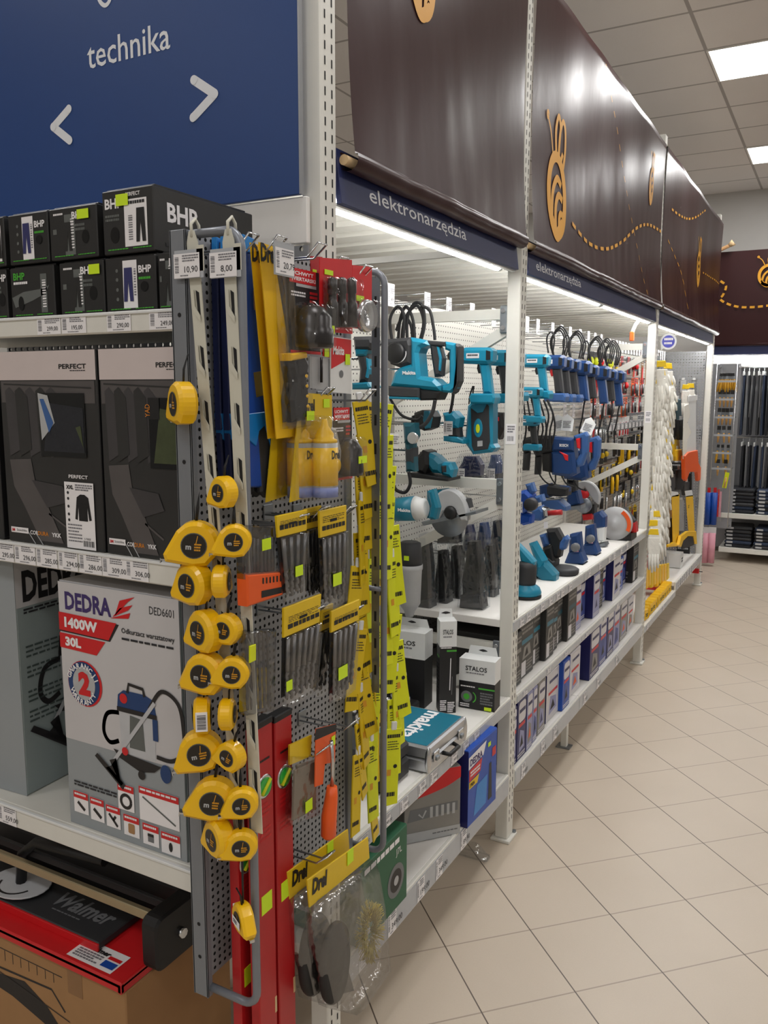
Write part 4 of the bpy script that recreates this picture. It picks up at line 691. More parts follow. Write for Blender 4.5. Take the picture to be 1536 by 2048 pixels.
t, b = hung('bit_card', 'small grey card holding one slim black bit', 'drill bit', 640, 705, -.945, 'small bit cards'); q = lc([(619, 712), (660, 718), (660, 782), (619, 776)], -.945, b); obj('backing_card', MB().prism(q, YZ(-.002), 0, .002, 'light_grey'), t); (ya, za), (yb, zb) = lc([(638, 765), (638, 715)], -.945, b); obj('drill_bit', MB().cyl((.006, ya, za), (.006, yb, zb), .003, 'black_oxide', n=8), t); q = lc([(645, 670), (660, 672), (660, 716), (645, 712)], -.945, b); obj('header', MB().prism(q, YZ(.0), 0, .001, 'red'), t); sticker(t, [(647, 692), (656, 714)], -.945, b, .002)
t, b = hung('bit_card', 'red and white card marked Makita with a lime sticker', 'drill bit', 682, 672, -.94, 'small bit cards'); t['label'] = 'red and white accessory card with a lime sticker beside the wheel card'; q = lc([(661, 672), (703, 678), (703, 788), (661, 784)], -.94, b); mb = MB().prism(q, YZ(-.002), 0, .002, 'white_plastic'); q = lc([(662, 674), (702, 680), (702, 715), (662, 738)], -.94, b); mb.poly(q, YZ(0), 'red', 1); (a, c), = lc([(665, 708)], -.94, b); mb.text('Makita', a, c, .018, YZ(0), 'paper', 2, w=.045, bold=.03, shear=.2); (a, c), = lc([(682, 748)], -.94, b); mb.disc(a, c, .008, YZ(0), 'mid_grey', 2); obj('backing_card', mb, t); sticker(t, [(689, 708), (698, 730)], -.94, b, .002)
# chalk bottle packs and reel
mat('bottle_grey', (168, 166, 160), .35); mat('chalk_blue', (128, 140, 196), .5)
for i, (dx, X) in enumerate(((0, -.905), (-48, -.945))):
    t, b = hung('chalk_bottle_pack', ['yellow chalk bottle pack in front under the saw grip', 'chalk bottle pack behind, darkened by the front one'][i], 'chalk bottle', 625 + dx, 790, X, 'chalk bottle packs')
    q = lc([(600 + dx, 785), (664 + dx, 790), (664 + dx, 850), (640 + dx, 985), (580 + dx, 1005)], X, b); mb = MB().prism(q, YZ(-.002), 0, .002, 'drel_yellow'); (a, c), = lc([(606 + dx, 822)], X, b); mb.text('Drel', a, c, .022, YZ(0), 'black', 1, w=.04, bold=.04); obj('backing_card', mb, t)
    (ya, za), (yb, zb) = lc([(626 + dx, 992), (626 + dx, 842)], X, b); h = zb - za; r = .026
    obj('bottle', MB().lathe((.028, ya, za), (0, 0, 1), [(r * .9, 0), (r, .004), (r, h * .72)], 'bottle_grey', 22), t); obj('bottle_label', MB().lathe((.028, ya, za + h * .16), (0, 0, 1), [(r * 1.01, 0), (r * 1.01, h * .5)], 'yellow', 22).text('Drel', ya - .018, za + h * .52, .016, fr((.028 + r * 1.0, 0, 0), (0, 1, 0), (0, 0, 1)), 'ink', 3, w=.03, bold=.04), t)
    obj('chalk', MB().lathe((.028, ya, za + .001), (0, 0, 1), [(r * 1.005, 0), (r * 1.005, h * .13)], 'chalk_blue', 22), t); obj('nozzle', MB().lathe((.028, ya, za + h * .72), (0, 0, 1), [(r * .95, 0), (r * .95, h * .04), (r * .7, h * .06), (r * .7, h * .12), (r * .3, h * .22), (r * .2, h * .3), (r * .12, h * .31)], 'yellow', 18), t)
    q = lc([(598 + dx, 830), (656 + dx, 835), (656 + dx, 994), (596 + dx, 1000)], X, b); obj('blister', MB().prism(q, YZ(0), 0, .058, 'clear', .008), t)
    if i == 0: sticker(t, [(646, 798), (658, 815)], X, b, .001)
t, b = hung('chalk_reel', 'grey oval chalk line reel with a yellow hub beside the chalk bottles', 'chalk line', 658, 855, -.925, None); q = lc([(650, 852), (664, 856), (674, 900), (672, 940), (654, 980), (645, 970), (648, 900)], -.925, b); obj('housing', MB().prism(q, YZ(-.01), 0, .024, 'bottle_grey', .006), t); (a, c), = lc([(661, 930)], -.925, b); obj('hub', MB().lathe((.012, a, c), (1, 0, 0), [(.014, 0), (.013, .006), (.002, .008)], 'yellow', 16), t)
# drill bit pouches
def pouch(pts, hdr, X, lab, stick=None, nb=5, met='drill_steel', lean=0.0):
    t, b = hung('drill_bit_pouch', lab, 'drill bits', sum(p[0] for p in pts[:2]) / 2, pts[0][1], X, 'drill bit pouches'); q = lc(pts, X, b); (u0, v1), (u1, _), (u2, v0), (u3, _) = q
    hz = lc([(pts[0][0], hdr)], X, b)[0][1]; k = hz / v0; hb = [(u0, v1), (u1, v1), (u1 + (u2 - u1) * k, hz), (u0 + (u3 - u0) * k, hz)]
    mb = MB().prism(hb, YZ(-.002), 0, .006, 'drel_yellow', .001); w = u1 - u0; mb.scribble(u0 + w * .08, hz + .012, u1 - w * .08, hz + .022, 1, YZ(.004), 'black', 1, .9).scribble(u0 + w * .1, hz * .45, u1 - w * .1, hz * .15, 4, YZ(.004), 'ink', 1, .35); mb.prism([(-.012, hz * .3), (.012, hz * .3), (.012, hz * .42), (-.012, hz * .42)], YZ(.0045), 0, .001, 'dark_slot'); obj('header', mb, t)
    for i in range(nb):
        f = (i + .6) / (nb + .2); p0 = (.004, u0 + w * f + (u3 - u0) * k, hz - .004); p1 = (.004, u3 + (u2 - u3) * f, v0 * .96 + (0 if i % 2 else .006)); mb = MB(); r = .0042
        mb.cyl(p0, (V3(p0) * .45 + V3(p1) * .55), r, met, n=8)
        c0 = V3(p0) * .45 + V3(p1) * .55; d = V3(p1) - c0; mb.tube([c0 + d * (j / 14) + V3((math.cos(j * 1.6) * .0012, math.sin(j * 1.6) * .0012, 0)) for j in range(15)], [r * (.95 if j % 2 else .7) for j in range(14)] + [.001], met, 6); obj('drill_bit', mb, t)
    obj('backing_card', MB().prism([hb[3], hb[2], (u2, v0 * .9), (u3, v0 * .9)], YZ(-.0015), 0, .001, 'black'), t)
    obj('pouch_film', MB().prism([hb[3], hb[2], (u2, v0), ((u2 + u3) / 2, v0 - .006), (u3, v0)], YZ(-.002), 0, .0125, 'film', .002), t)
    if stick: sticker(t, stick, X, b, .012)
pouch([(550, 1032), (612, 1038), (604, 1190), (566, 1196)], 1076, -.885, 'drill bit pouch with yellow header, upper row, in front', [(580, 1132), (595, 1148)], 4)
pouch([(636, 1022), (690, 1016), (688, 1200), (642, 1210)], 1076, -.89, 'drill bit pouch with yellow header, upper row, beside the rear rod loop', [(656, 1148), (673, 1166)], 5)
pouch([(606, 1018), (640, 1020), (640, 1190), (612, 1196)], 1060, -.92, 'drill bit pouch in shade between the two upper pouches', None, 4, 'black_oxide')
pouch([(565, 1216), (640, 1212), (624, 1380), (563, 1398)], 1275, -.885, 'drill bit pouch with yellow header, lower row, in front', [(562, 1362), (574, 1376)], 6)
pouch([(660, 1222), (716, 1218), (704, 1378), (658, 1394)], 1265, -.89, 'drill bit pouch with yellow header, lower row, beside the rear rod loop', [(667, 1335), (685, 1350)], 5)
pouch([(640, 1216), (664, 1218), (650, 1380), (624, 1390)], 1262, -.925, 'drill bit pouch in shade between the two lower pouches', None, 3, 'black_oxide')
# drill bit cassettes
t, b = hung('drill_bit_cassette', 'drill bit cassette with orange base and lime sticker', 'drill bits', 520, 1048, -.90, 'drill bit cassettes'); X = -.90
q = lc([(482, 1148), (553, 1142), (556, 1188), (484, 1212)], X, b); mb = MB().prism(q, YZ(-.012), 0, .026, 'orange', .003); mb.poly(lc([(510, 1180), (551, 1172), (551, 1184), (510, 1194)], X, b), YZ(.014), 'black', 1)
for i in range(6): mb.poly(lc([(512 + 7 * i, 1154 - i), (515 + 7 * i, 1154 - i), (515 + 7 * i, 1166 - i), (512 + 7 * i, 1166 - i)], X, b), YZ(.014), 'black', 1)
obj('base', mb, t); q = lc([(480, 1050), (556, 1052), (556, 1150), (482, 1158)], X, b); obj('case', MB().prism(q, YZ(-.012), 0, .024, 'smoke_film', .003), t); q = lc([(482, 1054), (554, 1056), (554, 1148), (484, 1154)], X, b); obj('backing_card', MB().prism(q, YZ(-.011), 0, .002, 'black'), t)
for i in range(9): (ya, za), (yb, zb) = lc([(488 + 7.3 * i, 1150 - i), (488 + 7.3 * i, 1082 - 2 * i + 4 * (i % 3))], X, b); obj('drill_bit', MB().cyl((-.002, ya, za), (-.002, yb, zb), .0018 + .0003 * i, 'drill_steel', n=6), t)
sticker(t, [(512, 1078), (530, 1096)], X, b, .013)
t, b = hung('drill_bit_cassette', 'clear drill bit cassette with long twist bits and a lime clip', 'drill bits', 520, 1240, -.90, 'drill bit cassettes'); q = lc([(486, 1262), (546, 1258), (542, 1420), (486, 1430)], X, b); obj('case', MB().prism(q, YZ(-.012), 0, .022, 'smoke_film', .003), t); obj('backing_card', MB().prism(lc([(488, 1340), (542, 1336), (540, 1416), (488, 1426)], X, b), YZ(-.011), 0, .002, 'drel_yellow'), t)
for i in range(6): (ya, za), (yb, zb) = lc([(496 + 8.5 * i, 1420 - i), (496 + 8.5 * i, 1268 - i)], X, b); obj('drill_bit', MB().tube([(-.001, ya + .0006 * math.cos(j * 1.7), za + (zb - za) * j / 16) for j in range(17)], [.0034 if j % 2 else .0026 for j in range(17)], 'drill_steel', 6), t)
q = lc([(488, 1290), (500, 1286), (500, 1318), (488, 1324)], X, b); obj('clip', MB().prism(q, YZ(.010), 0, .004, 'lime', .001), t)
# bag with yellow header, orange scraper, clear bags with brushes
t, b = hung('accessory_bag', 'clear bag of grey plates with a yellow header behind the red levels', 'tool bag', 610, 1470, -.92, None); X = -.92
obj('header', MB().prism(lc([(578, 1490), (622, 1470), (620, 1512), (578, 1530)], X, b), YZ(-.002), 0, .004, 'drel_yellow'), t); mat('sand_grey', (124, 112, 96), .7, 0, .15, 50)
for i, o in enumerate((0, 10)): obj('plate', MB().prism(lc([(586 + o, 1540 - o), (630 + o * .5, 1520), (628 + o * .5, 1618), (582 + o, 1640)], X, b), YZ(-.006 * i), 0, .005, 'sand_grey', .001), t)
obj('bag_film', MB().prism(lc([(578, 1512), (634, 1512), (632, 1630), (576, 1650)], X, b), YZ(-.01), 0, .022, 'film', .004), t); sticker(t, [(600, 1602), (614, 1614)], X, b, .013)
t, b = hung('scraper', 'orange-handled scraper on a black and orange card', 'scraper', 655, 1452, -.90, None); X = -.90
mb = MB().prism(lc([(632, 1458), (672, 1448), (670, 1524), (650, 1528), (646, 1568), (630, 1574)], X, b), YZ(-.002), 0, .002, 'orange'); mb.poly(lc([(627, 1482), (672, 1462), (672, 1448), (632, 1458)], X, b), YZ(0), 'black', 1); (a, c), = lc([(640, 1472)], X, b); mb.text('wkręt', a, c, .012, YZ(0), 'orange', 2) if False else None; obj('backing_card', mb, t)
p = [lc([q], X, b)[0] for q in ((654, 1480), (657, 1520), (656, 1572))]; obj('shaft', MB().tube([(.01, a, c) for a, c in p], .0045, 'chrome', 8), t); p = [lc([q], X, b)[0] for q in ((656, 1570), (655, 1590), (650, 1630), (649, 1668), (649, 1674))]; obj('handle', MB().tube([(.01, a, c) for a, c in p], [.011, .0135, .0165, .0165, .010], 'orange', 14), t); sticker(t, [(662, 1474), (669, 1488)], X, b, .001)
mat('wheel_rubber', (40, 38, 36), .8); mat('bristle_brass', (186, 170, 96), .5, .2, .3, 90)
def big_bag(o, X, lab, brush):
    t, b = hung('clear_bag', lab, 'tool bag', 680 + o[0], 1690 + o[1], X, 'clear bags with yellow headers'); Q = lambda L_: lc([(p + o[0], q + o[1]) for p, q in L_], X, b)
    hd = Q([(613, 1760), (735, 1674), (738, 1716), (618, 1815)]); mb = MB().prism(hd, YZ(-.002), 0, .004, 'drel_yellow', .0008); (a, c), = Q([(622, 1788)]); sl = math.atan2(hd[1][1] - hd[0][1], hd[1][0] - hd[0][0]); mb.text('Drel', a, c, .032, YZ(.002), 'black', 2, w=.055, bold=.05, rot=sl)
    (a, c), = Q([(626, 1808)]); L0 = math.hypot(hd[2][0] - hd[3][0], hd[2][1] - hd[3][1])
    for k in range(4): mb.stroke([(a + .05 * k + .01, c + math.tan(sl) * (.05 * k + .01)), (a + .05 * k + .045, c + math.tan(sl) * (.05 * k + .045))], .006, YZ(.002), 'ink_grey', 2)
    obj('header', mb, t); st = Q([(692, 1704), (704, 1720)]); obj('price_sticker', MB().prism([st[0], (st[1][0], st[0][1]), st[1], (st[0][0], st[1][1])], YZ(.003), 0, .001, 'sticker'), t, label='lime price sticker')
    bg = Q([(616, 1815), (738, 1718), (752, 1800), (764, 1935), (735, 1975), (700, 2025), (640, 2010), (622, 1900)]); obj('bag_film', MB().prism(bg, YZ(-.022), 0, .058, 'bag_film_clear', .018, True), t)
    (a, c), = Q([(668, 1925)]); obj('wheel_disc', MB().lathe((-.008, a, c), (1, .25, .1), [(.01, 0), (.078, 0), (.082, .006), (.082, .014), (.078, .02), (.02, .022), (.01, .022)], 'wheel_rubber', 30), t)
    if brush:
        (a, c), = Q([(722, 1858)]); mb = MB(); rg = random.Random(4)
        for k in range(420): an = math.radians(rg.uniform(-120, 200)); r1 = rg.uniform(.9, 1.0); q = rg.uniform(-.3, .3); mb.tube([(.022 + rg.uniform(-.01, .01), a + .020 * math.cos(an), c + .036 * math.sin(an)), (.024 + rg.uniform(-.016, .016), a + .048 * r1 * math.cos(an + q), c + .074 * r1 * math.sin(an + q))], .0008, 'bristle_brass', 3)
        obj('wire_brush', mb, t, label='brass wire brush ring')
    p = Q([(655, 1850), (690, 1880), (700, 1960)]); obj('paper_insert', MB().prism(Q([(640, 1930), (700, 1925), (716, 1985), (660, 2000)]), YZ(-.02), 0, .012, 'black', .003), t)
big_bag((0, 0), -.895, 'clear bag with a wire brush ring and yellow header in front', True); big_bag((-40, -16), -.935, 'clear bag with dark discs behind the front one, yellow header partly hidden', False)
# red spirit levels standing on the floor
mat('vial_green', (40, 170, 60), .15, 0, .03)
def level(x, y, lab, ztop, vis=True, rot=(0, 0, 0)):
    t = thing('spirit_level', lab, 'spirit level', (x, y, .004), rot, 'red spirit levels'); h = ztop; w = .058
    mb = MB().box(-.022, 0, .012, 0, w, h - .012, 'red_deep', .002); F = YZ(0); mb.text('PRO', .012, h - .09, .008, F, 'black', 1) if False else None
    mb.scribble(.016, h - .086, .046, h - .078, 1, F, 'black', 1); mb.text('II', .018, h - .24, .02, F, 'print_black', 1) if False else None
    for zz in (h - .20, h - .25): mb.scribble(.012, zz, .05, zz + .03, 3, F, 'red', 1, .5, int(zz * 100))
    obj('body', mb, t)
    for z0, z1 in ((h - .014, h), (0, .014)): obj('end_cap', MB().box(-.024, -.001, z0, .001, w + .001, z1, 'black', .002), t)
    for z in (h - .135,): obj('vial', MB().lathe((-.001, w * .5, z), (1, 0, 0), [(.024, 0), (.0245, .002), (.021, .003)], 'chrome', 24).lathe((.001, w * .5, z), (1, 0, 0), [(.019, 0), (.018, .003)], 'vial_green', 24).cyl((.004, w * .5 - .014, z - .012), (.004, w * .5 + .014, z + .012), .004, 'lime', n=10), t, label='green round vial')
    obj('price_sticker', MB().box(.0, .012, h - .40, .0008, .046, h - .36, 'sticker'), t, label='lime price sticker')
    for z in (.5, .28): obj('rivet_tab', MB().box(.0, w - .008, z, .001, w - .002, z + .035, 'dowel_wood'), t)
    return t
pa = at_x(508, 1455, -.935); pb = at_x(547, 1440, -.935)
level(-.935, pa.y, 'front red spirit level nearest the grey rod loop', pa.z); level(-.935, pb.y + .004, 'second red spirit level, just behind the front one along the rack', pb.z); level(-.972, pa.y - .012, 'red spirit level hidden behind the front pair against the rack', pa.z - .16)
# yellow drill sleeve packets clipped on two strips by the rear loop
mat('packet_yellow', (222, 190, 20), .42, 0, .08, 20, .12); mat('packet_lime', (222, 228, 24), .42, 0, .08, 20, .12)
def packet(h, w, m):
    mb = MB().prism([(-w / 2, -.002), (w / 2, -.002), (w / 2 * .9, -h * .6), (w / 2, -h), (-w / 2 * .8, -h - .006), (-w / 2, -h * .5)], YZ(-.002), 0, .005, m, .001); F = YZ(.003)
    mb.scribble(-w * .4, -h * .13, w * .4, -h * .08, 1, F, 'black', 1, .9).scribble(-w * .35, -h * .3, w * .35, -h * .17, 4, F, 'ink', 1, .35, 5); mb.rect(-w * .3, -h * .62, -w * .05, -h * .54, F, 'gold', 1).disc(w * .2, -h * .5, w * .12, F, 'black', 1); mb.scribble(-w * .4, -h * .9, w * .4, -h * .84, 1, F, 'black', 1, .9, 9)
    return mb
PK = [packet(.2, .042, 'packet_yellow').mesh('sleeve'), packet(.21, .046, 'packet_lime').mesh('sleeve')]; tabm = MB().box(-.003, -.008, -.006, .004, .008, .018, 'white_plastic', .002).mesh('clip')
cols = [([(716, 800), (722, 940), (714, 1100), (716, 1290), (708, 1470), (700, 1560)], -.995, 'first'), ([(742, 800), (748, 950), (742, 1110), (744, 1290), (738, 1440), (732, 1560)], -1.006, 'second'), ([(772, 805), (774, 900), (778, 1040), (782, 1200), (786, 1340), (782, 1470)], -.998, 'third')]
n_ = 0
for ci, (path, X, nm) in enumerate(cols):
    pts = px_path(path, 12) if False else [(p.y, p.z) for p in [at_x(a, b, X) for a, b in c2(path, 12)]]; z = pts[0][1]; k = 0; yy = lambda z: min(pts, key=lambda q: abs(q[1] - z))[0]; rg = random.Random(ci + 2)
    while z > pts[-1][1]:
        lab = 'yellow drill packet, ' + ORD[k] + ' from the top in the ' + nm + ' column by the rear rod loop'
        t = thing('drill_packet', lab, 'drill bits', (X + .004 * (k % 2) + .0006 * k, yy(z) + rg.uniform(-.008, .008), z), (math.radians(rg.uniform(-10, 9)), math.radians(rg.uniform(-4, -1)), math.radians(rg.uniform(-40, -5) if ci == 2 else rg.uniform(-35, 10))), 'yellow drill packets'); obj('sleeve', PK[(0, k % 2, 1)[ci]], t); obj('clip', tabm, t); z -= .078; k += 1
for X, px, lab in ((-.965, 756, 'grey slotted steel hang strip on the rear rod loop'),):
    p = at_x(px, 548, X); t = thing('steel_hang_strip', lab, 'hang strip', (X, RY1 + .018, 2.03)); mb = MB().box(-.011, -.001, -1.0, .011, .001, 0, 'zinc', .0005); F = fr((0, -.001, 0), (1, 0, 0), (0, 0, 1))
    for k in range(14): mb.rect(-.003, -.07 - k * .068, .003, -.045 - k * .068, F, 'dark_slot')
    obj('strip_body', mb, t); obj('hook', MB().tube([(0, 0, -.004), (0, 0, .012), (0, .006, .018), (0, .012, .01)], .002, 'chrome', 6), t)
# ================================================================ run shelves and their price rails
mat('rail_label', (196, 196, 202), .5, 0, .04)
def run_shelf(y0, y1, z, lip, lab, x0=XM + .01, labels=6, seed=1):
    L = y1 - y0; t = thing('shelf', lab, 'shelf', (0, y0, z), group='shelves of the run'); x1 = XF + .002
    obj('shelf_board', MB().box(x0, .002, -.03, x1 - .014, L - .002, 0, 'white_matte', .002), t)
    rail = obj('price_rail', MB().box(x1 - .014, .002, -lip, x1, L - .002, .003, 'steel_white', .003).box(x1 - .002, .004, -lip + .006, x1 + .0015, L - .004, -.006, 'tag_holder'), t)
    rg = random.Random(seed); y = .05
    for i in range(labels):
        w = .05; y += (L - .1) / labels * (.55 + .6 * rg.random()) if i else .02
        if y > L - .07: break
        mb = MB(); F = fr((x1 + .002, y, -lip + .007), (0, 1, 0), (0, 0, 1)); price_label(mb, 0, 0, w, lip - .014, F, rg.choice(['199,00', '249,00', '89,90', '349,00', '129,00']), i + seed); obj('price_label', mb, rail)
YJ = 3.93
run_shelf(1.70, FR[1] - .002, .60, .053, 'shelf of the near bay holding the silver case', labels=8, seed=3); run_shelf(1.70, FR[1] - .002, .285, .085, 'bottom shelf of the near bay holding the boxed tools', labels=5, seed=4)
run_shelf(FR[1] + .0, YJ, .901, .048, 'white display shelf nearer the second post, with sanders and a grinder', labels=8, seed=5); run_shelf(YJ, FR[2] - .002, .901, .048, 'white display shelf farther along, with the chop saw', labels=7, seed=6)
run_shelf(FR[1] + .066, YJ, .587, .038, 'middle shelf of dark boxes under the display shelf', labels=3, seed=7); run_shelf(YJ, FR[2] - .002, .587, .038, 'middle shelf of blue boxes under the display shelf', labels=3, seed=8)
run_shelf(FR[1] + .066, YJ, .275, .078, 'bottom shelf of blue boxes beside the second post', labels=3, seed=9); run_shelf(YJ, FR[2] - .002, .275, .078, 'bottom shelf of blue boxes with the big navy carton', labels=3, seed=10)
run_shelf(FR[2] + .066, 6.65, .24, .05, 'lowest shelf of the far bay edged with yellow packs, nearer part', labels=2, seed=11); run_shelf(6.65, FR[3] - .002, .30, .075, 'lowest shelf of the far bay with a full row of tickets', labels=12, seed=12)
for y in (YJ, 1.69):
    solo('shelf_support', MB().box(XF - .08, -.016, 0, XF - .05, .016, .196, 'steel_white', .002).box(XF - .1, -.03, 0, XF - .03, .03, .006, 'zinc'), 'small steel shelf support under the ' + ('joint of the bottom shelves' if y == YJ else 'near end of the bottom shelf'), 'shelf foot', (0, y, 0), group='shelf feet')

# ================================================================ profile tools: outline in the x-z plane, thickness along y
XZ = lambda y: fr((0, y, 0), (1, 0, 0), (0, 0, 1))
def ly(pts, Y, b): return [(p.x - b.x, p.z - b.z) for p in (at_y(a, c, Y) for a, c in pts)]
class Tool:
    def __init__(s, name, lab, cat, px, py, Y, group=None):
        s.Y = Y; s.b = at_y(px, py, Y); s.t = thing(name, lab, cat, tuple(s.b), group=group)
    def p(s, name, pts, th, m, y=0.0, c=.004, label=None):
        obj(name, MB().prism(ly(pts, s.Y, s.b), XZ(y), -th, 0, m, c), s.t, label=label); return s
    def tube(s, name, pts, r, m, y=0.0): obj(name, MB().tube([(a, y + (pt[2] if len(pt) > 2 else 0), c) for pt, (a, c) in zip(pts, ly([q[:2] for q in pts], s.Y, s.b))], r, m, 8), s.t); return s
    def cord(s, pts, r=.004, m='black_rubber', y=.01, name='cord'):
        q = c2(pts, 6); obj(name, MB().tube([(a, y, c) for a, c in ly(q, s.Y, s.b)], r, m, 7), s.t); return s
    def round(s, name, px, py, prof, m, axis=(0, -1, 0), y=0.0, n=24): (a, c), = ly([(px, py)], s.Y, s.b); obj(name, MB().lathe((a, y, c), axis, prof, m, n), s.t); return s
    def word(s, name, txt, px, py, w, h, m, y=-.001): (a, c), = ly([(px, py)], s.Y, s.b); obj(name, MB().text(txt, a, c, h, XZ(y), m, 1, w=w, bold=.04), s.t); return s
    def tag_(s, px, py): (a, c), = ly([(px, py)], s.Y, s.b); mb = MB().box(a, -.012, c - .05, a + .036, -.011, c, 'paper'); F = fr((a, -.0122, c - .05), (1, 0, 0), (0, 0, 1)); mb.barcode(.003, .01, .01, .045, F, 'ink_grey', 1, True).scribble(.014, .01, .034, .04, 4, F, 'ink_grey', 1); obj('price_ticket', mb, s.t); return s
# -- big teal rotary hammer on the peg wall
T = Tool('rotary_hammer', 'large teal rotary hammer with dust box, beside the rear rod loop', 'rotary hammer', 830, 740, 2.62)
T.p('gear_housing', [(772, 678), (818, 674), (822, 690), (820, 728), (800, 736), (778, 728), (770, 700)], .09, 'charcoal', .0, .012).p('motor_body', [(818, 674), (850, 681), (856, 690), (838, 696), (834, 706), (838, 752), (866, 757), (880, 770), (878, 782), (840, 778), (778, 772), (786, 745), (800, 732), (818, 728)], .085, 'teal_bright', .002, .012)
T.p('dust_box', [(776, 772), (838, 776), (838, 797), (776, 795)], .09, 'charcoal', -.002, .006).p('dust_box_rim', [(776, 793), (838, 795), (838, 800), (778, 798)], .094, 'teal', -.004, .002).p('battery', [(838, 779), (880, 783), (872, 800), (838, 801)], .075, 'black', .006, .006).p('grip', [(852, 684), (872, 688), (880, 716), (878, 752), (862, 754), (856, 716)], .04, 'charcoal', .02, .01).p('grip_line', [(868, 692), (873, 694), (878, 716), (876, 742), (872, 740), (873, 716)], .044, 'teal_bright', .018, .002)
T.p('rear_handle', [(884, 682), (906, 686), (908, 776), (896, 786), (876, 784), (878, 772), (893, 766), (893, 702), (884, 698)], .045, 'teal_bright', .018, .008).p('handle_pad', [(906, 686), (914, 692), (914, 762), (904, 784), (898, 788), (906, 770)], .046, 'charcoal', .0175, .005).p('top_rail', [(850, 680), (886, 683), (886, 692), (850, 690)], .05, 'charcoal', .016, .004)
T.round('depth_ring', 793, 706, [(.0, 0), (.036, .0), (.036, .012), (.03, .016), (0, .016)], 'black', y=-.002).word('lettering', 'Makita', 805, 749, .052, .012, 'paper')
obj('mode_arc', MB().stroke([ (a, c) for a, c in ly(arc(793, 706, 20, 190, -10, 14), T.Y, T.b)], .004, XZ(-.003), 'paper', 1), T.t, label='white dial arc')
T.cord([(868, 800), (862, 826), (846, 850), (822, 858)], .007, 'charcoal').cord([(778, 798), (800, 830), (830, 840), (842, 832)], .005)
# black cables coiled above it
t = thing('cable_coil', 'black coiled power cables hanging above the large teal rotary hammer', 'cable', tuple(at_y(815, 610, 2.72)))
for k, P in enumerate([[(786, 690), (780, 640), (795, 614), (808, 632), (806, 680)], [(800, 690), (806, 640), (830, 610), (844, 640), (838, 676), (830, 690)], [(820, 690), (816, 650), (800, 632), (786, 660)], [(842, 612), (860, 622), (868, 660), (870, 680)], [(812, 690), (812, 636), (826, 606), (842, 612), (846, 650), (836, 690)], [(790, 690), (794, 640), (806, 612), (820, 640), (824, 690)]]):
    b = at_y(815, 610, 2.72); obj('cable_loop', MB().tube([(a, .012 * (k % 3), c) for a, c in ly(c2(P, 6), 2.72, b)], .0058, 'black_rubber', 7), t)
# -- impact driver seen through the rear rod loop
T = Tool('impact_driver', 'teal and black impact driver seen between the red cards and the rod loop', 'drill', 725, 720, 2.12)
T.p('motor_body', [(704, 673), (742, 672), (746, 686), (740, 700), (706, 700)], .06, 'charcoal', 0, .01).p('grip_collar', [(706, 696), (734, 698), (728, 712), (708, 712)], .05, 'teal', .004, .006).p('grip', [(708, 708), (730, 706), (735, 735), (730, 764), (712, 766), (714, 738)], .042, 'charcoal', .008, .01).p('grip_line', [(729, 715), (733, 718), (735, 738), (731, 756), (728, 754), (731, 736)], .044, 'teal_bright', .007, .001).p('battery_base', [(704, 766), (736, 764), (742, 774), (738, 779), (704, 779)], .07, 'teal', -.004, .005)
# -- generic cordless and corded drills (noses towards the pegboard)
def drill_parts(body, accent, grip_m, cord, trig, big=1.0):
    P = []; a = lambda n, pts, th, m, y, c=.004: P.append((n, MB().prism([(u * big, v * big) for u, v in pts], XZ(y), -th * big, 0, m, c).mesh(n)))
    a('motor_body', [(-.06, -.026), (.052, -.03), (.068, -.02), (.07, .018), (.056, .03), (-.04, .032), (-.06, .022)], .064, body, .0, .012)
    P.append(('chuck', MB().lathe((-.06 * big, .032 * big, .003 * big), (-1, 0, 0), [(.024 * big, 0), (.026 * big, .012), (.024 * big, .04 * big), (.013 * big, .055 * big), (.008 * big, .058 * big)], 'black', 16).mesh('chuck')))
    a('grip', [(.012, -.026), (.05, -.028), (.058, -.08), (.066, -.135), (.03, -.138), (.022, -.08)], .04, grip_m, .012, .009)
    a('trigger', [(.004, -.03), (.016, -.03), (.022, -.06), (.008, -.062), (.002, -.045)], .02, trig, .022, .003)
    if cord: P.append(('cord', MB().tube([(.048 * big, .032, -.136 * big), (.05, .034, -.18), (.044, .036, -.24), (.03, .04, -.30), (.035, .04, -.36)], .0042, 'black_rubber', 7).mesh('cord')))
    else: a('battery', [(-.01, -.135), (.078, -.135), (.084, -.15), (.08, -.172), (-.012, -.172), (-.018, -.15)], .07, accent, -.003, .006)
    a('rear_vent', [(.046, -.016), (.062, -.014), (.062, .016), (.046, .02)], .066, 'black', -.001, .001); P.append(('maker_plate', MB().box(-.03 * big, -.0016, -.008 * big, .02 * big, 0, .01 * big, 'paper').scribble(-.025 * big, -.004 * big, .015 * big, .006 * big, 1, XZ(-.0018), 'ink', 1).mesh('maker_plate')))
    return P
def place_tool(P, name, lab, cat, px, py, Y, group, s=1.0, rot=0):
    b = at_y(px, py, Y); t = thing(name, lab, cat, tuple(b), (0, math.radians(rot), 0), group)
    grip = None
    for n, me in P:
        o = obj(n, me, grip if n == 'trigger' and grip else t); grip = o if n == 'grip' else grip
    t.scale = (s, s, s); return t
D_TEAL = drill_parts('teal_bright', 'teal_bright', 'charcoal', False, 'black'); D_TEALD = drill_parts('teal_bright', 'teal_bright', 'teal_bright', False, 'black')
D_BLUE = drill_parts('pro_blue', 'pro_blue_light', 'charcoal', True, 'red'); D_BLUEB = drill_parts('pro_blue', 'pro_blue_light', 'pro_blue', True, 'red', 1.15); D_BLUEG = drill_parts('pro_blue', 'pro_blue_light', 'charcoal', False, 'red')
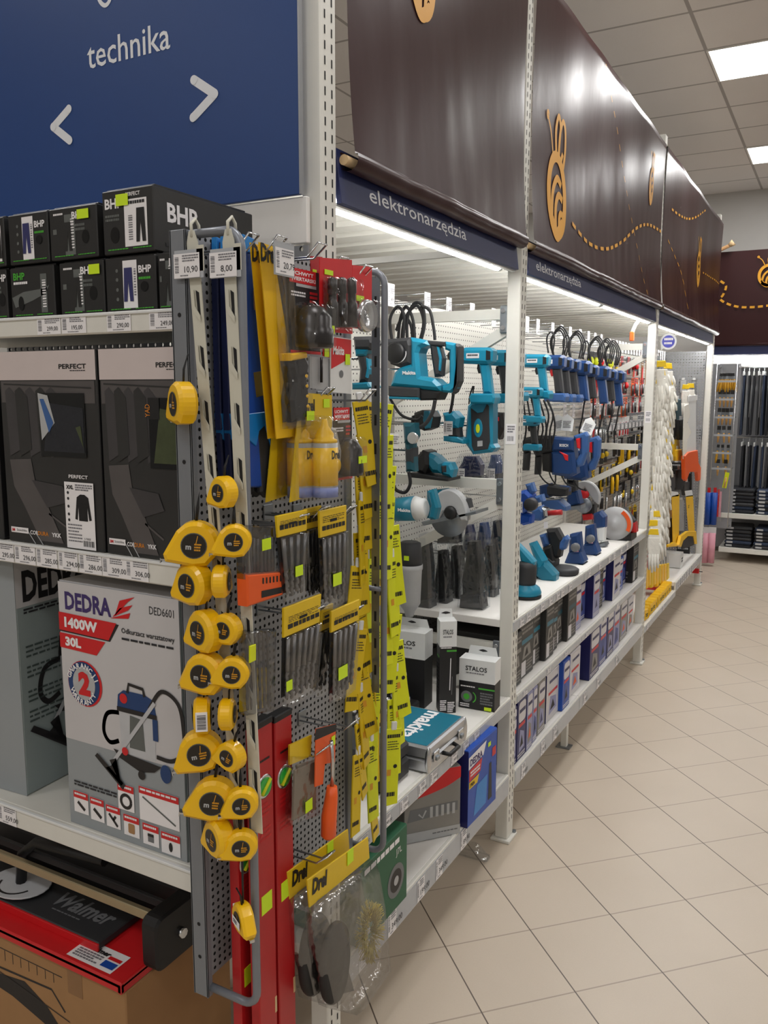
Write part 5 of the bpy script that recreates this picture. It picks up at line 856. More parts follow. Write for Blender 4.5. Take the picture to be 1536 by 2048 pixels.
for i, (px, py, Y, P) in enumerate([(948, 712, 2.86, D_TEALD), (986, 716, 3.06, D_TEAL), (1012, 718, 3.3, D_TEAL), (1066, 722, 3.75, D_TEALD)]):
    place_tool(P, 'cordless_drill', 'teal cordless drill, ' + ORD[i] + ' in the upper row counting from the large teal rotary hammer', 'drill', px, py, Y, 'teal drills on the peg wall', 1.0)
for i, (px, py, Y) in enumerate([(1096, 724, 4.02), (1112, 728, 4.2), (1128, 731, 4.36), (1146, 736, 4.5), (1166, 742, 4.66), (1186, 746, 4.85), (1205, 750, 5.02), (1218, 754, 5.18)]):
    place_tool([D_BLUEG, D_BLUEG, D_BLUEG, D_BLUEB, D_BLUE, D_BLUEB, D_BLUE, D_BLUEB][i], 'power_drill', 'blue power drill with red trigger, ' + ORD[i] + ' in the row counting from the second post', 'drill', px, py, Y, 'blue drills on the peg wall', 1.12)
    t = thing('drill_cable', 'black looped cable above the blue drill that is ' + ORD[i] + ' from the second post', 'cable', tuple(at_y(px + 6, py - 60, Y)), group='looped cables over the blue drills')
    if i in (1, 3, 5, 6, 7):
        for k in range(3): obj('cable_loop', MB().tube([(u * (1 + .25 * k), .015 * k, v) for u, v in c2([(-.02, -.12), (-.035, -.03), (0, .02 + .01 * k), (.03, -.03), (.02, -.11)], 5)], .0042, 'black_rubber', 6), t)
    else: obj('cable_loop', MB().tube([(u, 0, v) for u, v in c2([(-.01, -.1), (-.02, -.03), (0, .0), (.018, -.03), (.012, -.1)], 5)], .0042, 'black_rubber', 6), t)
# -- second row under the drills
T = Tool('planer', 'teal and black power planer hanging left of the work light, with a grey hose', 'planer', 850, 840, 2.75); T.p('motor_body', [(826, 826), (842, 820), (858, 822), (866, 834), (862, 856), (846, 862), (826, 852)], .08, 'black', 0, .01).p('side_cover', [(848, 822), (858, 822), (864, 836), (860, 856), (850, 858), (846, 840)], .086, 'teal', -.003, .003).p('tail', [(826, 830), (826, 850), (818, 846), (820, 832)], .06, 'charcoal', .01, .004)
T = Tool('cordless_trimmer', 'teal cordless tool with a price ticket beside the work light', 'drill', 905, 850, 2.84); T.p('motor_body', [(883, 826), (906, 822), (918, 836), (914, 856), (888, 858)], .07, 'teal_bright', 0, .012).p('grip', [(888, 850), (914, 852), (916, 876), (894, 878)], .05, 'charcoal', .01, .01).p('battery_base', [(886, 872), (914, 874), (926, 880), (926, 888), (886, 882)], .07, 'teal_bright', 0, .005).tag_(890, 842)
T.cord([(905, 786), (902, 808), (898, 828)], .006)
# work light
T = Tool('work_light', 'teal framed work light hanging by two black cords', 'work light', 955, 855, 2.90); fo = [(934, 812), (940, 806), (976, 801), (984, 806), (984, 888), (990, 896), (982, 905), (944, 909), (938, 900), (928, 886)]
obj('frame', MB().prism(ly(fo, T.Y, T.b), XZ(0), -.07, 0, 'teal_bright', .01), T.t); T.p('lamp_face', [(942, 816), (955, 826), (966, 824), (974, 808), (978, 812), (980, 884), (976, 898), (948, 902), (944, 892)], .01, 'charcoal', -.004, .002)
obj('led_lens', MB().prism([(a, c) for a, c in ly(arc(957, 856, 9, 0, 360, 20, 19)[:-1], T.Y, T.b)], XZ(-.006), -.006, 0, 'teal_bright', .002).prism([(a, c) for a, c in ly(arc(957, 857, 4, 0, 360, 16, 9)[:-1], T.Y, T.b)], XZ(-.009), -.004, 0, 'lime', .001), T.t); T.p('maker_plate', [(956, 882), (966, 881), (966, 892), (956, 893)], .002, 'light_grey', -.006, 0)
T.cord([(936, 808), (938, 790), (944, 772)], .003).cord([(948, 806), (944, 788), (946, 772)], .003)
T = Tool('multi_tool', 'dark teal multi-tool hanging vertically with its black cord, behind the yellow packets', 'multi tool', 815, 905, 2.58); T.p('motor_head', [(803, 846), (826, 846), (829, 872), (822, 886), (806, 886)], .06, 'teal_dark', 0, .012).p('body', [(806, 884), (822, 884), (826, 944), (808, 944)], .05, 'teal_dark', .005, .01).p('grip', [(808, 896), (824, 896), (824, 926), (809, 926)], .052, 'charcoal', .004, .006).cord([(815, 944), (818, 968), (808, 985), (792, 982), (784, 972)], .0062).tag_(782, 866)
T.round('collar', 827, 876, [(.02, 0), (.022, .006), (.018, .01)], 'chrome', (0, -1, 0), 0)
T = Tool('angle_polisher', 'teal and black polisher above the shelf brace, nose towards the pegboard', 'grinder', 870, 930, 2.80); T.p('head', [(832, 915), (845, 900), (856, 904), (858, 930), (850, 948), (834, 944)], .1, 'black', -.01, .012).p('motor_body', [(852, 904), (870, 912), (884, 926), (880, 948), (862, 946), (852, 932)], .075, 'teal', 0, .014).p('tail', [(878, 924), (898, 926), (904, 940), (900, 956), (880, 950)], .06, 'teal_bright', .008, .01).p('rear_pad', [(880, 932), (892, 930), (892, 946), (882, 946)], .064, 'charcoal', .006, .004).p('guard', [(824, 944), (840, 946), (900, 956), (900, 962), (824, 954)], .12, 'black', -.02, .004)
# heat gun in the lower row
T = Tool('blower', 'teal and cream barrel-shaped tool below the shelf brace, beside the yellow packets', 'blower', 810, 1018, 2.56); (xa, za), (xb, zb) = ly([(776, 1022), (845, 1012)], T.Y, T.b)
obj('barrel', MB().lathe((xa, .04, za), (1, 0, .12), [(.03, 0), (.042, .01), (.044, (xb - xa) * .68)], 'teal', 24), T.t); obj('cream_end', MB().lathe((xa + (xb - xa) * .68, .04, za + (xb - xa) * .68 * .12), (1, 0, .12), [(.044, 0), (.036, .02), (.034, .034), (.024, .04)], 'white_plastic', 24), T.t, label='cream front collar'); T.word('lettering', 'Makita', 797, 1022, .05, .011, 'paper', -.006)
T.p('handle', [(846, 984), (858, 980), (862, 996), (868, 1018), (862, 1042), (848, 1040), (852, 1012)], .04, 'teal', .03, .008)
T = Tool('circular_saw', 'circular saw with a white blade guard in the lower row of the near bay', 'circular saw', 895, 1020, 2.76); (a, c), = ly([(896, 1030)], T.Y, T.b)
obj('blade_guard', MB().prism([(a + .075 * math.cos(math.radians(q)), c + .095 * math.sin(math.radians(q))) for q in range(-10, 200, 10)] + [(a - .045, c - .03), (a - .02, c + .01), (a + .03, c + .01), (a + .05, c - .02)], XZ(0), -.04, 0, 'light_grey', .006), T.t); obj('blade', MB().lathe((a, .01, c - .005), (0, -1, 0), [(.0, 0), (.078, 0), (.078, .002), (.0, .002)], 'zinc', 32), T.t); obj('hub', MB().lathe((a + .012, -.006, c + .01), (0, -1, 0), [(.026, 0), (.022, .008), (.01, .01)], 'black', 18), T.t)
T.p('motor_body', [(842, 985), (872, 982), (878, 1006), (866, 1040), (842, 1040)], .09, 'teal', .04, .012).p('base_plate', [(842, 1044), (952, 1022), (952, 1028), (846, 1052)], .12, 'zinc', .0, .002).p('front_handle', [(905, 996), (930, 1000), (934, 1018), (918, 1016)], .05, 'charcoal', .02, .008)
# vacuum flask tool and bagged tools
T = Tool('dust_blower', 'grey and black canister tool hanging in front of the pegboard behind the packets', 'vacuum', 803, 1160, 2.62); (a, c), (a2, c2_) = ly([(804, 1240), (804, 1088)], T.Y, T.b); h = c2_ - c
obj('canister', MB().lathe((a, .06, c), (0, 0, 1), [(.015, 0), (.02, .02), (.034, .04), (.04, .05), (.045, h * .62), (.048, h * .64), (.048, h * .70)], 'light_grey', 24), T.t); obj('motor_top', MB().lathe((a, .06, c + h * .70), (0, 0, 1), [(.046, 0), (.044, .03), (.04, h * .28), (.03, h * .3)], 'charcoal', 24), T.t); T.tag_(790, 1156); obj('price_sticker', MB().box(a + .0, .012, c + h * .78, a + .02, .013, c + h * .84, 'sticker'), T.t, label='lime price sticker')
def bagged(px0, py0, px1, py1, Y, lab, i, m='black'):
    T = Tool('bagged_tool', lab, 'tool', (px0 + px1) / 2, py1, Y, 'tools in clear bags'); w = px1 - px0; h = py1 - py0; rg = random.Random(i)
    T.p('tool_body', [(px0 + w * .2, py1 - h * .03), (px0 + w * .15, py1 - h * .4), (px0 + w * .3, py0 + h * .3), (px0 + w * .35, py0 + h * .1), (px1 - w * .3, py0 + h * .1), (px1 - w * .15, py0 + h * .4), (px1 - w * .2, py1 - h * .03)], .06, m, .012, .01).p('tool_foot', [(px0 + w * .08, py1 - h * .02), (px0 + w * .12, py1 - h * .2), (px1 - w * .12, py1 - h * .22), (px1 - w * .05, py1 - h * .02)], .07, 'charcoal', .006, .006)
    T.p('bag', [(px0, py1), (px0 + w * .06, py0 + h * .4), (px0 + w * .25, py0), (px1 - w * .2, py0), (px1 - w * .04, py0 + h * .45), (px1, py1)], .09, 'film', 0, .012); return T
for i, (x0, y0, x1, y1, Y, m) in enumerate([(826, 1070, 862, 1236, 2.95, 'black'), (858, 1090, 896, 1228, 3.05, 'black'), (884, 1080, 926, 1226, 3.15, 'black'), (912, 1070, 966, 1222, 3.02, 'black'), (956, 1080, 990, 1210, 3.25, 'black'), (978, 1100, 1006, 1212, 3.4, 'black'), (868, 985, 915, 1090, 3.2, 'navy'), (918, 1045, 945, 1118, 3.22, 'navy'), (944, 1040, 976, 1115, 3.3, 'pro_blue'), (972, 1035, 1002, 1120, 3.4, 'black'), (900, 908, 968, 965, 3.05, 'navy'), (966, 905, 1000, 960, 3.3, 'pro_blue')]):
    T = bagged(x0, y0, x1, y1, Y, 'tool in a clear bag, ' + ORD[i] + ' of the bagged tools by the second post', i, m)
    T.t['label'] = ['dark tool in a clear bag standing on the display shelf, ' + ORD[i] + ' from the canister tool' if i < 6 else 'dark bagged tool hanging in the lower row, ' + ORD[i - 6] + ' from the white blade guard' if i < 10 else ('navy bagged tool hanging under the work light' if i == 10 else 'blue bagged tool with a ticket beside the second post')][0]
    if i >= 10: T.tag_(915 if i == 10 else 976, 936)
# -- middle bay: peg wall tools behind the second post
T = Tool('inspection_tool', 'black funnel-shaped tool with red button hanging left of the second post', 'tool', 995, 850, 3.3); T.p('body', [(980, 824), (1004, 826), (1008, 856), (996, 880), (984, 862), (978, 842)], .07, 'black', 0, .012).p('button', [(992, 834), (998, 834), (998, 842), (992, 842)], .074, 'red', -.002, .001).p('hook', [(984, 808), (988, 806), (990, 826), (984, 826)], .01, 'black', .02, .002).tag_(980, 806)
for i, (px, py, lab, P) in enumerate([(1058, 785, 'teal cordless drill hanging right behind the second post, second row', D_TEALD), (1052, 842, 'teal cordless drill hanging right behind the second post, third row', D_TEAL)]): place_tool(P, 'cordless_drill', lab, 'drill', px, py, 3.7 + .05 * i, 'teal drills on the peg wall', .8)
t = thing('cable_bundle', 'thick bundle of black cables hanging between the drills and the blue rotary hammers', 'cable', tuple(at_y(1070, 830, 3.9))); b = at_y(1070, 830, 3.9)
for k in range(9): obj('cable', MB().tube([(a, .02 * (k % 4), c) for a, c in ly(c2([(1046 + 6 * k, 800), (1050 + 7 * k, 830), (1052 + 6 * k + 8 * (k % 2), 862), (1044 + 7 * k, 900)], 5), 3.9, b)], .0045, 'black_rubber', 6), t)
def blue_hammer(dx, dy, Y, lab):
    Q = lambda L_: [(a + dx, c + dy) for a, c in L_]
    T = Tool('rotary_hammer', lab, 'rotary hammer', 1110 + dx, 905 + dy, Y, 'blue rotary hammers'); T.p('gear_housing', Q([(1038, 890), (1048, 876), (1066, 872), (1103, 872), (1104, 904), (1086, 908), (1062, 900), (1046, 906)]), .1, 'black', 0, .014).p('side_handle', Q([(1043, 904), (1056, 904), (1053, 942), (1041, 942)]), .04, 'charcoal', .02, .01).p('top_body', Q([(1102, 873), (1146, 877), (1147, 903), (1102, 903)]), .095, 'pro_blue', .002, .012).p('motor_body', Q([(1100, 903), (1147, 903), (1152, 948), (1140, 954), (1102, 950)]), .09, 'pro_blue', .004, .014).p('motor_front', Q([(1082, 905), (1102, 905), (1102, 946), (1083, 942)]), .085, 'black', .006, .01)
    T.p('rear_handle', Q([(1144, 872), (1168, 864), (1174, 872), (1172, 906), (1162, 932), (1150, 936), (1148, 924), (1158, 908), (1158, 880), (1146, 882)]), .05, 'pro_blue_light', .02, .01).p('trigger', Q([(1150, 878), (1158, 876), (1158, 898), (1152, 896)]), .03, 'red', .014, .003).p('switch', Q([(1118, 903), (1126, 906), (1136, 910), (1136, 922), (1130, 920), (1126, 910)]), .02, 'red', -.002, .002).word('lettering', 'BOSCH', 1119 + dx, 893 + dy, .045, .014, 'paper').cord(Q([(1110, 950), (1108, 968), (1092, 966), (1076, 945), (1070, 915)])).cord(Q([(1122, 952), (1132, 968), (1148, 974)])); return T
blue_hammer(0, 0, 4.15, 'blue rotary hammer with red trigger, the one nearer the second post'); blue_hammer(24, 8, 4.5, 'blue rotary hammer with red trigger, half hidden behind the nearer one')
for i, (px, py) in enumerate([(1118, 846), (1134, 846), (1176, 852)]): solo('led_reflection_patch', MB().prism([(-.03, -.04), (.03, -.045), (.035, .02), (.0, .05), (-.025, .03)], XZ(0), -.003, 0, 'white_plastic').scribble(-.02, -.03, .02, .01, 5, XZ(-.003), 'ink_grey', 1), 'white painted LED reflection on top of the blue rotary hammers, ' + ORD[i] + ' from the second post', 'paper', tuple(at_y(px, py, 4.3)), (math.radians(-20), .3 * (i - 1), .2), 'painted LED reflections on the rotary hammers')  # added white pieces stand in for LED reflections on the packaging
# -- tools standing on the white display shelf and hanging just above it
def disc_(T, name, px, py, r, th, m, axis, y=0): T.round(name, px, py, [(0.002, 0), (r, 0), (r, th), (r * .9, th * 1.3), (.002, th * 1.3)], m, axis, y, 30)
def shelf_tool(name, lab, cat, px, py, group=None):    # standing on the display shelf at a photo point
    b = at_z(px, py, .902); return Tool(name, lab, cat, px, py, b.y, group)
T = shelf_tool('orbital_sander', 'teal and black round-based sander right beside the second post', 'sander', 1042, 1200); (a, c), = ly([(1042, 1200)], T.Y, T.b)
obj('sanding_pad', MB().lathe((a, .06, 0), (0, 0, 1), [(.062, 0), (.066, .004), (.066, .012), (.05, .016)], 'black_rubber', 28), T.t); obj('skirt', MB().lathe((a, .06, .014), (0, 0, 1), [(.064, 0), (.066, .01), (.058, .03), (.036, .045), (.034, .06)], 'teal_bright', 28), T.t); obj('motor_cap', MB().lathe((a, .06, .05), (0, 0, 1), [(.038, 0), (.042, .02), (.043, .08), (.036, .1), (.02, .105)], 'charcoal', 24), T.t); T.p('handle', [(1026, 1090), (1046, 1110), (1062, 1128), (1060, 1140), (1034, 1128)], .05, 'teal_bright', .04, .01); obj('dust_port', MB().cyl((a - .03, .06, .06), (a - .075, .05, .19), .016, 'mid_grey', n=12), T.t)
T = shelf_tool('angle_polisher', 'bright teal polisher leaning on the display shelf beside the round sander', 'grinder', 1088, 1160); T.p('motor_body', [(1056, 1088), (1068, 1084), (1090, 1122), (1086, 1142), (1076, 1146)], .06, 'teal_bright', 0, .014).p('gear_head', [(1072, 1134), (1088, 1124), (1112, 1150), (1110, 1164), (1082, 1166), (1070, 1150)], .075, 'teal', -.004, .014).p('head_ring', [(1052, 1130), (1064, 1126), (1074, 1158), (1058, 1160)], .06, 'black', .01, .008)
T = shelf_tool('angle_grinder', 'black and blue angle grinder with a large grey disc on the display shelf', 'grinder', 1110, 1150); T.p('gear_head', [(1084, 1096), (1104, 1090), (1110, 1124), (1096, 1136), (1084, 1120)], .08, 'black', 0, .012).p('guard', [(1080, 1118), (1096, 1112), (1110, 1124), (1108, 1146), (1088, 1140)], .09, 'charcoal', -.004, .01).p('motor_body', [(1090, 1060), (1112, 1058), (1124, 1080), (1118, 1116), (1104, 1120), (1098, 1090)], .07, 'black', .006, .014).p('grip_front', [(1076, 1072), (1088, 1068), (1096, 1090), (1084, 1098)], .05, 'pro_blue_light', .01, .012).p('grip_rear', [(1112, 1084), (1130, 1072), (1136, 1080), (1128, 1100), (1114, 1104)], .05, 'pro_blue_light', .01, .012); (a, c), = ly([(1122, 1142)], T.Y, T.b)
obj('grinding_disc', MB().lathe((a, .05, .004), (.05, 0, 1), [(.004, 0), (.066, 0), (.07, .006), (.07, .024), (.06, .03), (.02, .032), (.004, .032)], 'charcoal', 32), T.t)
for i, (px, py, w, h) in enumerate([(1148, 1128, 34, 62), (1178, 1110, 30, 60)]):
    T = shelf_tool('delta_sander', ['blue sander with flared foot beside the large grey disc', 'blue sander with a black cord coil under its foot'][i], 'sander', px, py, 'blue sanders on the display shelf'); Q = lambda L_: [(px + a * w / 34, py + c * h / 62) for a, c in L_]
    T.p('foot', Q([(-20, -2), (-12, -22), (12, -24), (20, -4), (16, 2), (-16, 2)]), .09, 'pro_blue', 0, .01).p('motor_body', Q([(-13, -20), (-11, -58), (9, -62), (13, -22)]), .07, 'pro_blue', .01, .014).p('sanding_pad', Q([(-19, 2), (18, 1), (18, 4), (-18, 5)]), .1, 'black_rubber', -.004, .002); disc_(T, 'dust_cap', px + 4, py - 34 * h / 62, .022, .02, 'mid_grey', (0, -1, 0))
    T.p('label_patch', Q([(0, -30), (9, -30), (9, -24), (0, -24)]), .002, 'pink', -.001, 0)
T = shelf_tool('jigsaw', 'blue and white jigsaw on the display shelf before the chop saw', 'jigsaw', 1200, 1094); T.p('motor_body', [(1186, 1028), (1200, 1022), (1210, 1034), (1209, 1056), (1192, 1058), (1186, 1046)], .07, 'pro_blue', 0, .012).p('gear_box', [(1192, 1056), (1209, 1054), (1207, 1082), (1196, 1084)], .065, 'white_plastic', .002, .008).p('switch', [(1184, 1036), (1188, 1034), (1190, 1048), (1186, 1050)], .02, 'red', .02, .002).p('shoe', [(1186, 1090), (1210, 1086), (1212, 1092), (1190, 1097)], .08, 'zinc', -.004, .002).p('saw_blade', [(1198, 1082), (1201, 1082), (1201, 1096), (1198, 1096)], .002, 'chrome', .03, 0)
T = shelf_tool('chop_saw', 'silver and orange metal chop saw at the far end of the display shelf', 'chop saw', 1228, 1080); (a, c), = ly([(1229, 1048)], T.Y, T.b)
obj('blade_guard', MB().lathe((a, .04, c), (0, -1, 0), [(.0, 0), (.095, 0), (.1, .01), (.096, .04), (.06, .05), (.03, .052), (.026, .064), (.002, .066)], 'light_grey', 36), T.t)
obj('orange_band', MB().prism([(a + r * math.cos(math.radians(q)), c + r * math.sin(math.radians(q))) for r, qs in ((.098, range(-25, 62, 6)), (.076, range(61, -26, -6))) for q in qs], XZ(-.012), -.004, .0, 'orange', 0), T.t, label='orange guard band'); T.p('base', [(1208, 1078), (1250, 1074), (1262, 1068), (1262, 1082), (1210, 1084)], .16, 'black', .0, .006).p('arm', [(1236, 1020), (1244, 1018), (1264, 1044), (1264, 1062), (1250, 1056)], .06, 'charcoal', .06, .008).p('motor', [(1250, 1050), (1266, 1048), (1268, 1068), (1252, 1070)], .08, 'red_deep', .05, .01)
T = Tool('planer', 'blue planer with grey top hanging under the blue rotary hammers', 'planer', 1105, 1000, 4.3, None); T.p('motor_body', [(1078, 974), (1096, 970), (1136, 976), (1134, 992), (1120, 994), (1078, 990)], .09, 'charcoal', 0, .01).p('front_cover', [(1078, 972), (1096, 968), (1096, 996), (1080, 992)], .095, 'pro_blue', -.002, .008).p('sole', [(1082, 1002), (1116, 1000), (1132, 1014), (1132, 1022), (1084, 1016)], .1, 'pro_blue_light', -.004, .006).p('handle', [(1116, 972), (1136, 974), (1136, 984), (1118, 982)], .04, 'pro_blue', .02, .006)
T = Tool('sheet_sander', 'blue sheet sander hanging before the silver saw guard', 'sander', 1145, 1000, 4.55, None); T.p('motor_body', [(1132, 960), (1150, 962), (1150, 986), (1136, 990)], .08, 'charcoal', 0, .012).p('body', [(1134, 984), (1154, 982), (1160, 1008), (1132, 1014)], .09, 'pro_blue', -.002, .01).p('pad', [(1130, 1014), (1162, 1010), (1162, 1018), (1132, 1022)], .1, 'zinc', -.004, .003)
T = Tool('circular_saw', 'hanging circular saw with a silver guard above the jigsaw', 'circular saw', 1168, 990, 4.75, None); (a, c), = ly([(1168, 996)], T.Y, T.b)
obj('blade_guard', MB().prism([(a + .09 * math.cos(math.radians(q)), c + .1 * math.sin(math.radians(q))) for q in range(-20, 190, 10)] + [(a - .065, c + .0), (a - .0, c + .06), (a + .06, c - .02)], XZ(0), -.04, 0, 'light_grey', .006), T.t); obj('hub', MB().lathe((a, -.002, c + .02), (0, -1, 0), [(.03, 0), (.026, .01), (.002, .012)], 'red', 20), T.t); obj('lower_guard', MB().lathe((a, .0, c - .04), (0, -1, 0), [(.0, 0), (.05, 0), (.046, .012), (.002, .014)], 'zinc', 24), T.t); T.p('motor_body', [(1160, 1012), (1186, 1010), (1186, 1030), (1162, 1032)], .08, 'black', .02, .01).p('switch', [(1162, 1030), (1182, 1028), (1182, 1040), (1164, 1042)], .08, 'red', .018, .004)
T = Tool('router', 'light blue tool with black knob and a price ticket hanging just past the second post', 'router', 1055, 1000, 3.6, None); T.p('motor_body', [(1026, 986), (1050, 980), (1062, 992), (1064, 1016), (1040, 1030), (1028, 1024)], .09, 'blue', 0, .014).p('handle', [(1046, 970), (1060, 966), (1066, 984), (1056, 996)], .05, 'pro_blue_light', .02, .01).p('wing', [(1040, 1026), (1062, 1032), (1060, 1048), (1044, 1052), (1030, 1044)], .06, 'blue', .01, .01).p('tail', [(1066, 994), (1080, 990), (1084, 1004), (1068, 1008)], .06, 'pro_blue_light', .012, .01).tag_(1032, 1002); disc_(T, 'knob', 1064, 1008, .03, .03, 'charcoal', (0, -1, 0))
T = Tool('belt_sander', 'silver-nosed sander with a brown roller beside the light blue tool', 'sander', 1095, 1030, 3.85, None); T.p('body', [(1062, 1020), (1080, 1012), (1088, 1024), (1080, 1042), (1062, 1042)], .07, 'pro_blue_light', 0, .012).p('nose', [(1080, 1014), (1092, 1018), (1094, 1034), (1084, 1040)], .06, 'chrome', .004, .01); (a, c), (a2, c_2) = ly([(1092, 1028), (1120, 1026)], T.Y, T.b); obj('roller', MB().cyl((a, .03, c), (a2, .03, c_2), .013, 'red_deep', n=16), T.t, label='brown-red roller'); T.p('ticket_card', [(1088, 1044), (1096, 1043), (1096, 1056), (1088, 1057)], .001, 'paper', -.002, 0)

# ================================================================ wire hooks with tickets on the peg wall
def wall_hooks(ys, z, X, grp, where, ticket=True, L=None):
    L = L or X - XM; wire = MB().tube([(0, 0, 0), (L * .9, 0, 0), (L, 0, .018)], .0026, 'chrome', 6).tube([(0, 0, .03), (L, 0, .03)], .0022, 'chrome', 5).mesh('wire'); mb = MB().box(L, -.024, -.04, L + .0015, .024, .034, 'paper'); F = fr((L + .0015, -.024, -.04), (0, 1, 0), (0, 0, 1)); price_label(mb, .002, .002, .044, .06, F, '49,90'); tk = mb.mesh('price_ticket')
    for i, y in enumerate(ys):
        t = thing('ticket_hook', 'ticketed wire hook ' + where + ', ' + ORD[i] + ' from the near end', 'hook', (XM + .006, y, z), group=grp); obj('wire', wire, t)
        if ticket: obj('price_ticket', tk, t)
wall_hooks([2.52, 2.8, 2.99, 3.22, 3.46, 3.7, 3.9, 4.06, 4.3, 4.46, 4.62, 4.82, 5.0, 5.15, 5.3], 2.09, -1.36, 'ticket hooks along the top of the peg wall', 'under the roof')
wall_hooks([5.52 + .09 * i for i in range(22)], 2.075, -1.36, 'ticket hooks in the top row of the far bay', 'in the far bay top row')
wall_hooks([4.56, 4.74, 4.94, 5.13, 5.33], 1.665, -1.36, 'ticket hooks under the blue drills', 'under the blue drills')
# ================================================================ boxed goods on the run shelves
mat('box_dark', (52, 52, 52), .45, 0, .2, 12); mat('box_darker', (34, 32, 34), .45, 0, .15, 12); mat('box_navy', (22, 26, 92), .4, 0, .1, 9); mat('box_blue', (16, 74, 172), .4, 0, .06, 9); mat('box_lilac', (150, 152, 190), .45, 0, .12, 9); mat('box_pale', (214, 212, 216), .45, 0, .05, 9); mat('box_mid', (70, 84, 150), .45, 0, .2, 9); mat('box_grey', (136, 134, 130), .45, 0, .15, 9)
def side_box(y0, y1, z, h, d, sch, lab, grp, xf=-1.07, seed=0):
    y0 = max(y0, 3.003); y1 = min(y1, 5.405); rg = random.Random(seed); w = y1 - y0 - .004; t = thing('goods_box', lab, 'box', (xf, y0 + .002, z), group=grp)
    base = {'dark': 'box_dark', 'darker': 'box_darker', 'navy': 'box_navy', 'blue': 'box_blue', 'lilac': 'box_lilac', 'pale': 'box_pale', 'mid': 'box_mid', 'grey': 'box_grey'}[sch]
    mb = MB().box(-d, 0, 0, 0, w, h, base, .002); F = YZ(0); G = fr((-d, 0, 0), (1, 0, 0), (0, 0, 1))
    if sch in ('dark', 'darker'):
        mb.rect(w * .1, h * .04, w * .45, h * .3, F, 'box_pale').scribble(w * .5, h * .05, w * .9, h * .28, 4, F, 'box_grey', 1); mb.rect(w * .12, h * .62, w * .9, h * .7, F, rg.choice(['teal', 'box_grey', 'teal_dark']), 1); mb.poly([(w * .2, h * .34), (w * .8, h * .36), (w * .7, h * .58), (w * .3, h * .56)], F, 'box_grey', 1).poly([(w * .35, h * .38), (w * .6, h * .4), (w * .5, h * .54)], F, 'black', 2); mb.scribble(w * .1, h * .78, w * .9, h * .92, 2, F, 'box_grey', 1)
        mb.scribble(d * .3, h * .1, d * .9, h * .3, 4, G, 'box_grey', 1)
    else:
        mb.poly(rrect(w * .12, h * .62, w * .9, h * .96, min(w * .2, .02)), F, 'box_pale', 1); mb.rect(w * .15, h * .54, w * .85, h * .6, F, 'red', 1); mb.poly([(w * .2, h * .12), (w * .8, h * .16), (w * .75, h * .42), (w * .3, h * .5)], F, rg.choice(['box_mid', 'box_lilac', 'box_grey']), 1); mb.poly([(w * .3, h * .2), (w * .66, h * .22), (w * .5, h * .4)], F, rg.choice(['orange', 'black', 'box_navy']), 2); mb.scribble(w * .1, h * .02, w * .9, h * .1, 2, F, 'box_pale', 1); mb.text('PRO', w * .2, h * .74, h * .07, F, 'box_navy', 2, w=w * .6, bold=.03) if False else mb.scribble(w * .2, h * .74, w * .85, h * .84, 1, F, 'box_navy', 2)
        mb.rect(d * .0, 0, d, h, G, base if sch not in ('lilac', 'pale', 'mid') else 'box_navy', 1)
    obj('carton', mb, t); obj('lid', MB().box(-d + .003, .002, h, -.003, w - .002, h + .002, base), t)
    if sch == 'dark' and seed % 2: obj('carry_handle', MB().tube([(-.01, w * .3, h), (-.01, w * .3, h + .02), (-.01, w * .7, h + .02), (-.01, w * .7, h)], .006, 'black', 7), t)
def edges(pxs, py, X=-1.07): return [at_x(p, py, X).y for p in pxs]
n = 0
for e, sch, h in zip(zip(edges([1021, 1046, 1074, 1092, 1108, 1120, 1134, 1151, 1165], 1330), edges([1046, 1074, 1092, 1108, 1120, 1134, 1151, 1165, 1170], 1330)), ['dark', 'dark', 'dark', 'dark', 'darker', 'dark', 'dark', 'lilac'], [.22, .235, .24, .245, .22, .23, .24, .24]):
    side_box(*e, .59, h, .3, sch, ('dark grey' if 'dark' in sch else 'lilac') + ' tool box, ' + ORD[n] + ' from the second post on the middle shelf', 'tool boxes on the middle shelf', -1.075 - .012 * (n % 3), n); n += 1
for e, sch, h in zip(zip(edges([1172, 1186, 1199, 1212, 1224, 1238, 1250, 1262, 1272], 1250), edges([1186, 1199, 1212, 1224, 1238, 1250, 1262, 1272, 1283], 1250)), ['mid', 'lilac', 'darker', 'mid', 'pale', 'blue', 'navy', 'darker', 'pale'], [.25, .23, .24, .22, .24, .2, .24, .23, .2]):
    side_box(*e, .59, h, .28, sch, {'mid': 'blue', 'pale': 'white and blue', 'blue': 'bright blue', 'navy': 'navy', 'lilac': 'lilac', 'darker': 'black'}[sch] + ' tool box, ' + ORD[n] + ' from the second post on the middle shelf', 'tool boxes on the middle shelf', -1.075 - .02 * (n % 3), n); n += 1
n = 0
